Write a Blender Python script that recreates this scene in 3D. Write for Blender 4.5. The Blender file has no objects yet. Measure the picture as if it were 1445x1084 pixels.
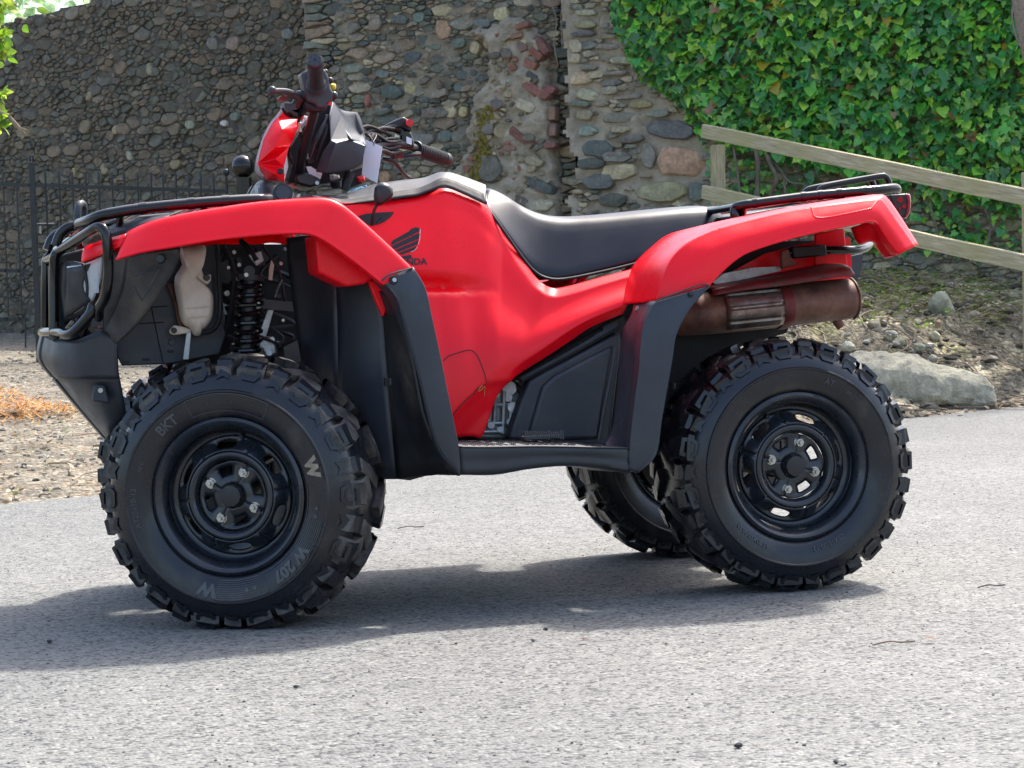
import bpy, bmesh, math, random
import numpy as np
from mathutils import Vector, Matrix
from mathutils.bvhtree import BVHTree

rnd = random.Random(7)
rng = np.random.default_rng(7)
SC = bpy.context.scene
COL = SC.collection

# ------------------------------------------------------------------ camera
IW, IH, FPX = 1445.0, 1084.0, 3214.0
CAM = np.array([-1.33778, -5.46121, 0.68914])
YAW, PITCH, ROLL = 0.25870, 0.03447, -0.03319
_f = np.array([math.sin(YAW)*math.cos(PITCH), math.cos(YAW)*math.cos(PITCH), -math.sin(PITCH)])
_r0 = np.array([math.cos(YAW), -math.sin(YAW), 0.0]); _u0 = np.cross(_r0, _f)
_r = _r0*math.cos(ROLL)+_u0*math.sin(ROLL); _u = -_r0*math.sin(ROLL)+_u0*math.cos(ROLL)
cd = bpy.data.cameras.new('camera'); cam = bpy.data.objects.new('camera', cd); COL.objects.link(cam)
cam.matrix_world = Matrix(((_r[0], _u[0], -_f[0], CAM[0]), (_r[1], _u[1], -_f[1], CAM[1]), (_r[2], _u[2], -_f[2], CAM[2]), (0, 0, 0, 1)))
cd.sensor_fit = 'HORIZONTAL'; cd.sensor_width = 36.0; cd.lens = FPX/IW*36.0
cd.clip_start = 0.1; cd.clip_end = 500
cd.dof.use_dof = True; cd.dof.focus_distance = 5.5; cd.dof.aperture_fstop = 26
SC.camera = cam
# ------------------------------------------------------------------ sky, sun, exposure
SUN_DIR = Vector((0.50, 0.42, 1.02)).normalized()       # from the ground towards the sun
w = bpy.data.worlds.new('World'); SC.world = w; w.use_nodes = True
nt = w.node_tree; bg = nt.nodes['Background']
sky = nt.nodes.new('ShaderNodeTexSky'); sky.sky_type = 'NISHITA'; sky.sun_disc = False
sky.sun_elevation = math.asin(SUN_DIR.z); sky.sun_rotation = math.atan2(SUN_DIR.x, SUN_DIR.y)
sky.air_density = 1.0; sky.dust_density = 4.0; sky.ozone_density = 1.0
nt.links.new(sky.outputs[0], bg.inputs[0]); bg.inputs[1].default_value = 0.15
sl = bpy.data.lights.new('sun', 'SUN'); sun = bpy.data.objects.new('sun', sl); COL.objects.link(sun)
sl.energy = 2.4; sl.angle = math.radians(2.6); sl.color = (1.0, 0.955, 0.88)
sun.rotation_euler = SUN_DIR.to_track_quat('Z', 'Y').to_euler()
SC.view_settings.view_transform = 'Standard'; SC.view_settings.look = 'None'
SC.view_settings.exposure = 1.52; SC.view_settings.gamma = 1.0; SC.view_settings.use_curve_mapping = False
SC.cycles.max_bounces = 8; SC.cycles.transparent_max_bounces = 8
SC.cycles.use_denoising = True

# ------------------------------------------------------------------ measuring helpers (photo pixel + real depth -> point in the place)
def ray(px, py):
    return _f+_r*((px-IW/2)/FPX)-_u*((py-IH/2)/FPX)
def U(px, py, y):
    d = ray(px, py); return Vector(CAM+d*((y-CAM[1])/d[1]))
def UX(px, py, x):
    d = ray(px, py); return Vector(CAM+d*((x-CAM[0])/d[0]))
def UZ(px, py, z):
    d = ray(px, py); return Vector(CAM+d*((z-CAM[2])/d[2]))
RH = np.array([math.cos(YAW), -math.sin(YAW)]); FH = np.array([math.sin(YAW), math.cos(YAW)])
def W(px, py, b):                      # point at horizontal distance b in front of the camera
    d = ray(px, py); t = b/(d[0]*FH[0]+d[1]*FH[1]); return Vector(CAM+d*t)
def AB(a, b, z=0.0):                   # a metres to the right, b metres ahead, on the plan
    return Vector((CAM[0]+RH[0]*a+FH[0]*b, CAM[1]+RH[1]*a+FH[1]*b, z))
def ab(p):
    d = np.array([p[0]-CAM[0], p[1]-CAM[1]]); return float(d@RH), float(d@FH)

# ------------------------------------------------------------------ object helpers
def tag(o, label=None, cat=None, group=None, kind=None):
    if label: o['label'] = label
    if cat: o['category'] = cat
    if group: o['group'] = group
    if kind: o['kind'] = kind
    return o
def empty(name, loc=(0, 0, 0)):
    o = bpy.data.objects.new(name, None); o.empty_display_size = 0.1; COL.objects.link(o); o.location = loc; return o
def obj(name, verts, faces, mat, parent=None, sharp=35, smooth=True, loc=None, tints=None, mats=None, fmat=None):
    """one mesh object; verts are world coordinates unless loc (then they are shifted so that the origin is loc)"""
    off = Vector((0, 0, 0))
    if parent is not None:
        p = parent
        while p is not None: off = off+Vector(p.location); p = p.parent
    o_loc = Vector((0, 0, 0))
    if loc is not None:
        o_loc = Vector(loc)-off; off = Vector(loc)
    vs = [(v[0]-off.x, v[1]-off.y, v[2]-off.z) for v in verts]
    me = bpy.data.meshes.new(name); me.from_pydata(vs, [], faces); me.update()
    finish(me, mat, sharp, smooth, tints)
    o = bpy.data.objects.new(name, me); COL.objects.link(o); o.location = o_loc
    if parent is not None: o.parent = parent
    return o
def finish(me, mat, sharp=35, smooth=True, tints=None):
    me.materials.append(mat)
    if smooth:
        me.shade_smooth(); me.set_sharp_from_angle(angle=math.radians(sharp))
    if tints is not None:
        at = me.color_attributes.new('tint', 'FLOAT_COLOR', 'POINT')
        arr = np.ones((len(me.vertices), 4), np.float32); arr[:, :3] = np.asarray(tints, np.float32).reshape(-1, 3)
        at.data.foreach_set('color', arr.ravel())
def bev(o, wd=0.004, seg=2, ang=30):
    m = o.modifiers.new('bevel', 'BEVEL'); m.width = wd; m.segments = seg; m.limit_method = 'ANGLE'; m.angle_limit = math.radians(ang); return o
def solid(o, t=0.004, off=-1):
    m = o.modifiers.new('solid', 'SOLIDIFY'); m.thickness = t; m.offset = off; return o
def sub(o, n=1):
    m = o.modifiers.new('sub', 'SUBSURF'); m.levels = n; m.render_levels = n; return o

class MB:
    def __init__(s): s.v = []; s.f = []; s.t = []
    def add(s, vs, fs, tint=None):
        n = len(s.v); s.v += [tuple(v) for v in vs]; s.f += [tuple(i+n for i in f) for f in fs]
        if tint is not None: s.t += [tint]*len(vs)
        return s
    def build(s, name, mat, parent=None, **k):
        if s.t: k['tints'] = s.t
        return obj(name, s.v, s.f, mat, parent, **k)

def box(c, sx, sy, sz, rot=None):
    vs = [Vector((x*sx/2, y*sy/2, z*sz/2)) for x in (-1, 1) for y in (-1, 1) for z in (-1, 1)]
    if rot is not None: vs = [rot @ v for v in vs]
    c = Vector(c)
    return [v+c for v in vs], [(0, 1, 3, 2), (4, 6, 7, 5), (0, 4, 5, 1), (2, 3, 7, 6), (0, 2, 6, 4), (1, 5, 7, 3)]
def cr(pts, n):
    """Catmull-Rom through pts, n steps per span"""
    P = [np.asarray(p, float) for p in pts]
    if len(P) < 3: return [P[0]+(P[-1]-P[0])*i/n for i in range(n+1)]
    P = [2*P[0]-P[1]]+P+[2*P[-1]-P[-2]]; out = []
    for i in range(1, len(P)-2):
        a, b, c, d = P[i-1:i+3]
        for k in range(n):
            t = k/n; out.append(0.5*((2*b)+(c-a)*t+(2*a-5*b+4*c-d)*t*t+(3*b-a-3*c+d)*t**3))
    out.append(P[-2]); return out
def tube(pts, r, seg=12, n=6, cap=True, smooth=True, rr=None):
    P = cr(pts, n) if smooth else [np.asarray(p, float) for p in pts]
    R = None
    if rr is not None:
        R = [float(x) for x in (cr([[x] for x in rr], n) if smooth else rr)]
    vs = []; fs = []; T = []
    for i in range(len(P)):
        t = P[min(i+1, len(P)-1)]-P[max(i-1, 0)]; T.append(t/(np.linalg.norm(t)+1e-12))
    up = np.array([0, 0, 1.0]) if abs(T[0][2]) < 0.9 else np.array([1.0, 0, 0])
    nrm = np.cross(T[0], up); nrm /= np.linalg.norm(nrm)
    for i, p in enumerate(P):
        nrm = nrm-T[i]*np.dot(nrm, T[i]); nrm /= np.linalg.norm(nrm); bn = np.cross(T[i], nrm)
        q = r if R is None else R[i]
        for k in range(seg):
            a = 2*math.pi*k/seg; vs.append(p+q*(math.cos(a)*nrm+math.sin(a)*bn))
    for i in range(len(P)-1):
        for k in range(seg):
            a, b = i*seg+k, i*seg+(k+1) % seg; fs.append((a, b, b+seg, a+seg))
    if cap:
        fs.append(tuple(range(seg))[::-1]); fs.append(tuple(range((len(P)-1)*seg, len(P)*seg)))
    return vs, fs
def cyl(a, b, r, seg=16, r2=None):
    return tube([a, b], r, seg, smooth=False, rr=None if r2 is None else [r, r2])
def prism(out, y0, y1, inset=0.0):
    """outline in photo pixels measured on the plane y=y0, extruded to y1"""
    A = [U(px, py, y0) for px, py in out]
    B = [Vector((p.x, y1, p.z)) for p in A]; n = len(A)
    return A+B, [tuple(range(n)), tuple(range(2*n-1, n-1, -1))]+[(i, i+n, (i+1) % n+n, (i+1) % n) for i in range(n)]
def pillow(out, y, depth, rings=5, bulge=1.0, back=True, r0=0.0):
    """rounded solid from an outline in photo pixels at plane y: swells towards the camera by depth"""
    A = [U(px, py, y) for px, py in out]; n = len(A); c = sum(A, Vector())/n; vs = []; fs = []
    ph = [(-math.pi/2+math.pi*i/(2*rings)) for i in range(2*rings+1)] if back else [math.pi*i/(2*rings) for i in range(rings+1)]
    for p in ph:
        k = 1-(1-math.cos(p))*0.55*bulge
        for v in A:
            q = c+(v-c)*k; vs.append(Vector((q.x, y-depth*math.sin(p), q.z)))
    m = len(ph)
    for i in range(m-1):
        for k in range(n): fs.append((i*n+k, i*n+(k+1) % n, (i+1)*n+(k+1) % n, (i+1)*n+k))
    fs.append(tuple(range(n))[::-1]); fs.append(tuple(range((m-1)*n, m*n)))
    return vs, fs
def P3(p):
    return np.asarray(p if isinstance(p, Vector) else U(*p), float)
def patch(rows, nu=5, nv=5):
    """smooth surface through rows of control points (px, py, y) or Vectors"""
    R = [[P3(p) for p in row] for row in rows]
    R = [cr(row, nu) for row in R]; m = len(R[0])
    cols = [cr([R[i][j] for i in range(len(R))], nv) for j in range(m)]; k = len(cols[0])
    vs = [cols[j][i] for i in range(k) for j in range(m)]
    return vs, [(i*m+j, i*m+j+1, (i+1)*m+j+1, (i+1)*m+j) for i in range(k-1) for j in range(m-1)]
def resample(pts, n):
    P = np.array(pts, float); d = np.r_[0, np.cumsum(np.linalg.norm(np.diff(P, axis=0), axis=1))]
    t = np.linspace(0, d[-1], n); return np.array([[np.interp(x, d, P[:, k]) for k in range(P.shape[1])] for x in t])
def bvh(vs, fs): return BVHTree.FromPolygons([Vector(v) for v in vs], [list(f) for f in fs])
def hit(tree, px, py, off=0.0015):
    d = Vector(ray(px, py)).normalized(); h = tree.ray_cast(Vector(CAM), d)
    if h[0] is None: return None, None
    n = h[1]; n = -n if n.dot(d) > 0 else n
    return h[0]+n*off, n
def mirror(vs, fs): return [(v[0], -v[1], v[2]) for v in vs], [tuple(reversed(f)) for f in fs]
def text_mesh(body, size, extrude=0.0, align='CENTER', bold=0.0, shear=0.0):
    c = bpy.data.curves.new('t', 'FONT'); c.body = body; c.size = size; c.extrude = extrude; c.offset = bold; c.shear = shear
    c.align_x = align; c.align_y = 'CENTER'; c.resolution_u = 3
    o = bpy.data.objects.new('t', c); COL.objects.link(o); dg = bpy.context.evaluated_depsgraph_get()
    me = bpy.data.meshes.new_from_object(o.evaluated_get(dg))
    vs = [tuple(v.co) for v in me.vertices]; fs = [tuple(p.vertices) for p in me.polygons]
    bpy.data.objects.remove(o); bpy.data.curves.remove(c); bpy.data.meshes.remove(me); return vs, fs
def noise2(x, y, s=0):
    return (math.sin(x*1.7+s)+math.sin(y*2.3+s*1.3)+math.sin((x+y)*1.1+s*2.1)+math.sin((x*0.7-y*1.9)+s*0.7))/4

# ------------------------------------------------------------------ materials
def N(nt, t, **k):
    n = nt.nodes.new(t)
    for a, b in k.items():
        if a == 'i':
            for x, y in b.items(): n.inputs[x].default_value = y
        else: setattr(n, a, b)
    return n
def newmat(name):
    m = bpy.data.materials.new(name); m.use_nodes = True; nt = m.node_tree
    return m, nt, nt.nodes['Principled BSDF'], nt.links.new
def ramp(nt, stops):
    r = N(nt, 'ShaderNodeValToRGB'); e = r.color_ramp.elements
    while len(e) < len(stops): e.new(0.5)
    for el, (p, c) in zip(e, stops): el.position = p; el.color = (*c, 1) if len(c) == 3 else c
    return r
def simple(name, col, rough=0.5, metal=0.0, var=0.2, scale=12, bump=0.0, bscale=200, spec=0.5, dirt=None, dirt_amt=0.5, dscale=6, coat=0.0, rvar=0.12, trans=0.0):
    m, nt, b, L = newmat(name); tc = N(nt, 'ShaderNodeTexCoord')
    n1 = N(nt, 'ShaderNodeTexNoise', i={'Scale': scale, 'Detail': 6.0, 'Roughness': 0.6}); L(tc.outputs['Object'], n1.inputs['Vector'])
    lo = tuple(c*(1-var) for c in col); hi = tuple(min(1, c*(1+var)) for c in col)
    r = ramp(nt, [(0.3, lo), (0.7, hi)]); L(n1.outputs['Fac'], r.inputs['Fac']); out = r.outputs['Color']
    if dirt:
        n2 = N(nt, 'ShaderNodeTexNoise', i={'Scale': dscale, 'Detail': 9.0, 'Roughness': 0.68}); L(tc.outputs['Object'], n2.inputs['Vector'])
        r2 = ramp(nt, [(0.62-0.25*dirt_amt, (0, 0, 0)), (0.78, (1, 1, 1))]); L(n2.outputs['Fac'], r2.inputs['Fac'])
        mx = N(nt, 'ShaderNodeMix', data_type='RGBA'); L(r2.outputs['Color'], mx.inputs['Factor']); L(out, mx.inputs['A']); mx.inputs['B'].default_value = (*dirt, 1)
        out = mx.outputs['Result']
    L(out, b.inputs['Base Color'])
    rr = N(nt, 'ShaderNodeMapRange', i={'From Min': 0.3, 'From Max': 0.7, 'To Min': max(0.03, rough-rvar), 'To Max': min(1, rough+rvar)})
    n3 = N(nt, 'ShaderNodeTexNoise', i={'Scale': scale*2.3, 'Detail': 5.0}); L(tc.outputs['Object'], n3.inputs['Vector']); L(n3.outputs['Fac'], rr.inputs['Value']); L(rr.outputs[0], b.inputs['Roughness'])
    b.inputs['Metallic'].default_value = metal; b.inputs['Specular IOR Level'].default_value = spec; b.inputs['Coat Weight'].default_value = coat
    if bump > 0:
        n4 = N(nt, 'ShaderNodeTexNoise', i={'Scale': bscale, 'Detail': 4.0}); L(tc.outputs['Object'], n4.inputs['Vector'])
        bp = N(nt, 'ShaderNodeBump', i={'Strength': bump, 'Distance': 0.004}); L(n4.outputs['Fac'], bp.inputs['Height']); L(bp.outputs[0], b.inputs['Normal'])
    return m

M = {}
M['red'] = simple('red_plastic', (0.90, 0.003, 0.014), 0.32, var=0.05, scale=5, bump=0.03, bscale=500, rvar=0.08, spec=0.33)
M['dark'] = simple('charcoal_plastic', (0.026, 0.031, 0.040), 0.42, var=0.18, scale=9, bump=0.12, bscale=900, dirt=(0.05, 0.048, 0.045), dirt_amt=0.25, dscale=9, rvar=0.1)
M['trim'] = simple('grey_plastic', (0.034, 0.037, 0.045), 0.47, var=0.1, scale=10, bump=0.12, bscale=900, dirt=(0.09, 0.085, 0.08), dirt_amt=0.2, dscale=12)
M['muddy'] = simple('muddy_charcoal_plastic', (0.022, 0.022, 0.026), 0.5, var=0.2, scale=7, bump=0.1, bscale=700, dirt=(0.10, 0.082, 0.062), dirt_amt=0.75, dscale=7)
M['black'] = simple('black_gloss_paint', (0.004, 0.004, 0.005), 0.16, var=0.2, scale=14, rvar=0.05, dirt=(0.03, 0.022, 0.018), dirt_amt=0.1, dscale=25)
M['satin'] = simple('black_satin', (0.012, 0.013, 0.015), 0.42, var=0.2, scale=18)
M['void'] = simple('black_frame', (0.006, 0.006, 0.008), 0.6, var=0.3, scale=10)
M['grip'] = simple('rubber_grip', (0.011, 0.011, 0.013), 0.5, var=0.2, scale=30)
M['vinyl'] = simple('seat_vinyl', (0.008, 0.0105, 0.017), 0.36, var=0.12, scale=8, bump=0.08, bscale=700, rvar=0.05, spec=0.4)
M['tyre'] = simple('tyre_rubber', (0.0085, 0.0105, 0.0145), 0.29, var=0.25, scale=9, bump=0.06, bscale=300, rvar=0.09, dirt=(0.045, 0.041, 0.036), dirt_amt=0.3, dscale=11)
M['rim'] = simple('black_wheel_paint', (0.012, 0.016, 0.022), 0.30, var=0.3, scale=12, dirt=(0.035, 0.02, 0.014), dirt_amt=0.15, dscale=14, coat=0.2)
M['dusty'] = simple('dusty_tread_rubber', (0.018, 0.018, 0.019), 0.5, var=0.3, scale=14, bump=0.2, bscale=300, dirt=(0.15, 0.14, 0.125), dirt_amt=0.7, dscale=16)
M['beadrust'] = simple('rusty_rim_edge', (0.055, 0.035, 0.03), 0.45, metal=0.3, var=0.4, scale=14, dirt=(0.11, 0.055, 0.04), dirt_amt=0.5, dscale=12)
M['letter'] = simple('moulded_rubber', (0.062, 0.065, 0.07), 0.42, var=0.2, scale=30)
M['chalk'] = simple('chalky_rubber', (0.24, 0.21, 0.155), 0.8, var=0.3, scale=60)
M['plate'] = simple('sky_sheen_plate', (0.20, 0.205, 0.215), 0.4, var=0.12, scale=25, dirt=(0.10, 0.095, 0.09), dirt_amt=0.3, dscale=20)  # pale tone stands in for sky reflected on the footboard top
M['steel'] = simple('zinc_steel', (0.45, 0.44, 0.41), 0.35, metal=0.9, var=0.2, scale=60)
M['alu'] = simple('cast_aluminium', (0.42, 0.44, 0.45), 0.42, metal=0.75, var=0.25, scale=30, bump=0.2, bscale=400, dirt=(0.06, 0.055, 0.05), dirt_amt=0.4, dscale=20)
M['rust'] = simple('heat_stained_steel', (0.075, 0.033, 0.026), 0.58, metal=0.2, var=0.5, scale=9, bump=0.15, bscale=120, dirt=(0.30, 0.135, 0.085), dirt_amt=0.95, dscale=13)
M['rustred'] = simple('rust_red_steel', (0.14, 0.018, 0.018), 0.5, metal=0.2, var=0.35, scale=14, bump=0.1, bscale=150, dirt=(0.10, 0.05, 0.035), dirt_amt=0.6, dscale=18)
M['shield'] = simple('worn_chrome_shield', (0.26, 0.21, 0.175), 0.36, metal=0.7, var=0.35, scale=25, bump=0.15, bscale=160, dirt=(0.12, 0.05, 0.035), dirt_amt=0.85, dscale=28)
M['bottle'] = simple('yellowed_poly', (0.74, 0.65, 0.54), 0.4, var=0.14, scale=14, dirt=(0.52, 0.36, 0.28), dirt_amt=0.6, dscale=9)
M['white'] = simple('white_card', (0.80, 0.82, 0.86), 0.6, var=0.02, scale=6)
M['redbit'] = simple('red_switch', (0.75, 0.02, 0.03), 0.35, var=0.05)
M['yellow'] = simple('yellow_switch', (0.8, 0.55, 0.02), 0.4, var=0.05)
M['twine'] = simple('straw_twine', (0.50, 0.33, 0.10), 0.8, var=0.2)
M['cloth'] = simple('pale_blue_cloth', (0.22, 0.42, 0.58), 0.8, var=0.2, scale=60)
M['decal'] = simple('black_decal', (0.008, 0.007, 0.008), 0.35, var=0.1)
M['edge'] = simple('pale_decal_edge', (0.75, 0.42, 0.40), 0.4, var=0.05)
M['iron'] = simple('black_iron_paint', (0.010, 0.014, 0.018), 0.35, var=0.25, scale=15)
def lens(name, col, tr):
    m, nt, b, L = newmat(name); b.inputs['Base Color'].default_value = (*col, 1); b.inputs['Roughness'].default_value = 0.06
    b.inputs['Transmission Weight'].default_value = tr; n = N(nt, 'ShaderNodeTexNoise', i={'Scale': 90.0}); bp = N(nt, 'ShaderNodeBump', i={'Strength': 0.15, 'Distance': 0.003}); L(n.outputs['Fac'], bp.inputs['Height']); L(bp.outputs[0], b.inputs['Normal']); return m
M['glass'] = lens('clear_lens', (0.80, 0.84, 0.86), 0.55)
M['redlens'] = lens('red_lens', (0.30, 0.004, 0.008), 0.3)

def stone_mat(name, lichen=0.3, gloss=0.75, mult=1.0, speck=True):
    m, nt, b, L = newmat(name); tc = N(nt, 'ShaderNodeTexCoord'); at = N(nt, 'ShaderNodeAttribute', attribute_name='tint')
    n1 = N(nt, 'ShaderNodeTexNoise', i={'Scale': 16.0, 'Detail': 10.0, 'Roughness': 0.7, 'Distortion': 0.6}); L(tc.outputs['Object'], n1.inputs['Vector'])
    r1 = ramp(nt, [(0.25, (0.4*mult,)*3), (0.5, (0.95*mult, 0.94*mult, 0.92*mult)), (0.75, (1.6*mult, 1.56*mult, 1.5*mult))]); L(n1.outputs['Fac'], r1.inputs['Fac'])
    mx = N(nt, 'ShaderNodeMix', data_type='RGBA', blend_type='MULTIPLY'); mx.inputs['Factor'].default_value = 1; L(at.outputs['Color'], mx.inputs['A']); L(r1.outputs['Color'], mx.inputs['B'])
    n2 = N(nt, 'ShaderNodeTexNoise', i={'Scale': 34.0, 'Detail': 8.0, 'Roughness': 0.75}); L(tc.outputs['Object'], n2.inputs['Vector'])
    r2 = ramp(nt, [(0.66-0.12*lichen, (0, 0, 0)), (0.72, (lichen,)*3)]); L(n2.outputs['Fac'], r2.inputs['Fac'])
    m2 = N(nt, 'ShaderNodeMix', data_type='RGBA'); L(r2.outputs['Color'], m2.inputs['Factor']); L(mx.outputs['Result'], m2.inputs['A']); m2.inputs['B'].default_value = (0.36, 0.36, 0.31, 1)
    L(m2.outputs['Result'], b.inputs['Base Color']); b.inputs['Roughness'].default_value = gloss
    n3 = N(nt, 'ShaderNodeTexNoise', i={'Scale': 60.0, 'Detail': 9.0, 'Roughness': 0.7}); L(tc.outputs['Object'], n3.inputs['Vector'])
    ad = N(nt, 'ShaderNodeMath', operation='ADD'); L(n1.outputs['Fac'], ad.inputs[0]); L(n3.outputs['Fac'], ad.inputs[1])
    bp = N(nt, 'ShaderNodeBump', i={'Strength': 1.0, 'Distance': 0.022}); L(ad.outputs[0], bp.inputs['Height']); L(bp.outputs[0], b.inputs['Normal'])
    return m
M['stone'] = stone_mat('rubble_stone', 0.35)
M['boulder'] = stone_mat('lichened_boulder', 0.5, 0.85, 1.1)
M['brick'] = stone_mat('weathered_brick', 0.45, 0.85)
def mortar_mat(name, c1, c2):
    m, nt, b, L = newmat(name); tc = N(nt, 'ShaderNodeTexCoord')
    n1 = N(nt, 'ShaderNodeTexNoise', i={'Scale': 5.0, 'Detail': 12.0, 'Roughness': 0.72}); L(tc.outputs['Object'], n1.inputs['Vector'])
    r1 = ramp(nt, [(0.32, c1), (0.62, c2)]); L(n1.outputs['Fac'], r1.inputs['Fac']); L(r1.outputs['Color'], b.inputs['Base Color']); b.inputs['Roughness'].default_value = 0.9
    n3 = N(nt, 'ShaderNodeTexNoise', i={'Scale': 30.0, 'Detail': 10.0, 'Roughness': 0.75}); L(tc.outputs['Object'], n3.inputs['Vector'])
    bp = N(nt, 'ShaderNodeBump', i={'Strength': 1.0, 'Distance': 0.05}); L(n3.outputs['Fac'], bp.inputs['Height']); L(bp.outputs[0], b.inputs['Normal']); return m
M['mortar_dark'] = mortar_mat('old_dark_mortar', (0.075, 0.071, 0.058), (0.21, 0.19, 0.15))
M['mortar_mid'] = mortar_mat('grey_lime_mortar', (0.21, 0.185, 0.135), (0.44, 0.385, 0.285))
M['mortar_pale'] = mortar_mat('pale_lime_mortar', (0.36, 0.31, 0.225), (0.70, 0.61, 0.46))
M['moss'] = simple('ochre_moss', (0.16, 0.13, 0.02), 0.95, var=0.4, scale=30, bump=0.8, bscale=120)
def leaf_mat(name, tr=0.35, rough=0.35):
    m, nt, b, L = newmat(name); at = N(nt, 'ShaderNodeAttribute', attribute_name='tint'); tc = N(nt, 'ShaderNodeTexCoord')
    oi = N(nt, 'ShaderNodeObjectInfo')
    n = N(nt, 'ShaderNodeTexNoise', i={'Scale': 25.0, 'Detail': 3.0}); L(tc.outputs['Object'], n.inputs['Vector'])
    r = ramp(nt, [(0.3, (0.75,)*3), (0.7, (1.25,)*3)]); L(n.outputs['Fac'], r.inputs['Fac'])
    mx = N(nt, 'ShaderNodeMix', data_type='RGBA', blend_type='MULTIPLY'); mx.inputs['Factor'].default_value = 1; L(at.outputs['Color'], mx.inputs['A']); L(r.outputs['Color'], mx.inputs['B'])
    m3 = N(nt, 'ShaderNodeMix', data_type='RGBA', blend_type='MULTIPLY'); m3.inputs['Factor'].default_value = 1; L(mx.outputs['Result'], m3.inputs['A']); L(oi.outputs['Color'], m3.inputs['B'])
    L(m3.outputs['Result'], b.inputs['Base Color']); b.inputs['Roughness'].default_value = rough
    t = N(nt, 'ShaderNodeBsdfTranslucent'); hs = N(nt, 'ShaderNodeHueSaturation', i={'Value': 1.7, 'Saturation': 1.1}); L(m3.outputs['Result'], hs.inputs['Color']); L(hs.outputs[0], t.inputs['Color'])
    ms = N(nt, 'ShaderNodeMixShader'); ms.inputs[0].default_value = tr; L(b.outputs[0], ms.inputs[1]); L(t.outputs[0], ms.inputs[2]); L(ms.outputs[0], nt.nodes['Material Output'].inputs[0]); return m
M['ivy'] = leaf_mat('ivy_leaf', 0.3, 0.3); M['leaf'] = leaf_mat('tree_leaf', 0.45, 0.4)
M['litter'] = leaf_mat('dry_leaf', 0.15, 0.8)
def wood_mat(name, c1, c2, green):
    m, nt, b, L = newmat(name); tc = N(nt, 'ShaderNodeTexCoord'); mp = N(nt, 'ShaderNodeMapping', i={'Scale': (1.2, 22.0, 22.0)}); L(tc.outputs['Object'], mp.inputs['Vector'])
    n1 = N(nt, 'ShaderNodeTexNoise', i={'Scale': 4.0, 'Detail': 8.0, 'Roughness': 0.65, 'Distortion': 0.5}); L(mp.outputs[0], n1.inputs['Vector'])
    r1 = ramp(nt, [(0.22, tuple(c*.55 for c in c1)), (0.4, c1), (0.68, c2)]); L(n1.outputs['Fac'], r1.inputs['Fac'])
    n2 = N(nt, 'ShaderNodeTexNoise', i={'Scale': 3.0, 'Detail': 6.0}); L(tc.outputs['Object'], n2.inputs['Vector']); r2 = ramp(nt, [(0.42, (0, 0, 0)), (0.65, (0.75,)*3)]); L(n2.outputs['Fac'], r2.inputs['Fac'])
    mx = N(nt, 'ShaderNodeMix', data_type='RGBA'); L(r2.outputs['Color'], mx.inputs['Factor']); L(r1.outputs['Color'], mx.inputs['A']); mx.inputs['B'].default_value = (*green, 1); L(mx.outputs['Result'], b.inputs['Base Color'])
    b.inputs['Roughness'].default_value = 0.85; bp = N(nt, 'ShaderNodeBump', i={'Strength': 0.6, 'Distance': 0.004}); L(n1.outputs['Fac'], bp.inputs['Height']); L(bp.outputs[0], b.inputs['Normal']); return m
M['wood'] = wood_mat('weathered_softwood', (0.30, 0.25, 0.145), (0.60, 0.53, 0.36), (0.36, 0.33, 0.15))
M['bark'] = wood_mat('pale_bark', (0.16, 0.12, 0.09), (0.36, 0.29, 0.23), (0.24, 0.20, 0.15))
M['stem'] = simple('grey_vine', (0.17, 0.14, 0.11), 0.85, var=0.3, scale=20)
M['twig'] = simple('dry_twig', (0.25, 0.19, 0.13), 0.85, var=0.4, scale=20)
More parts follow.
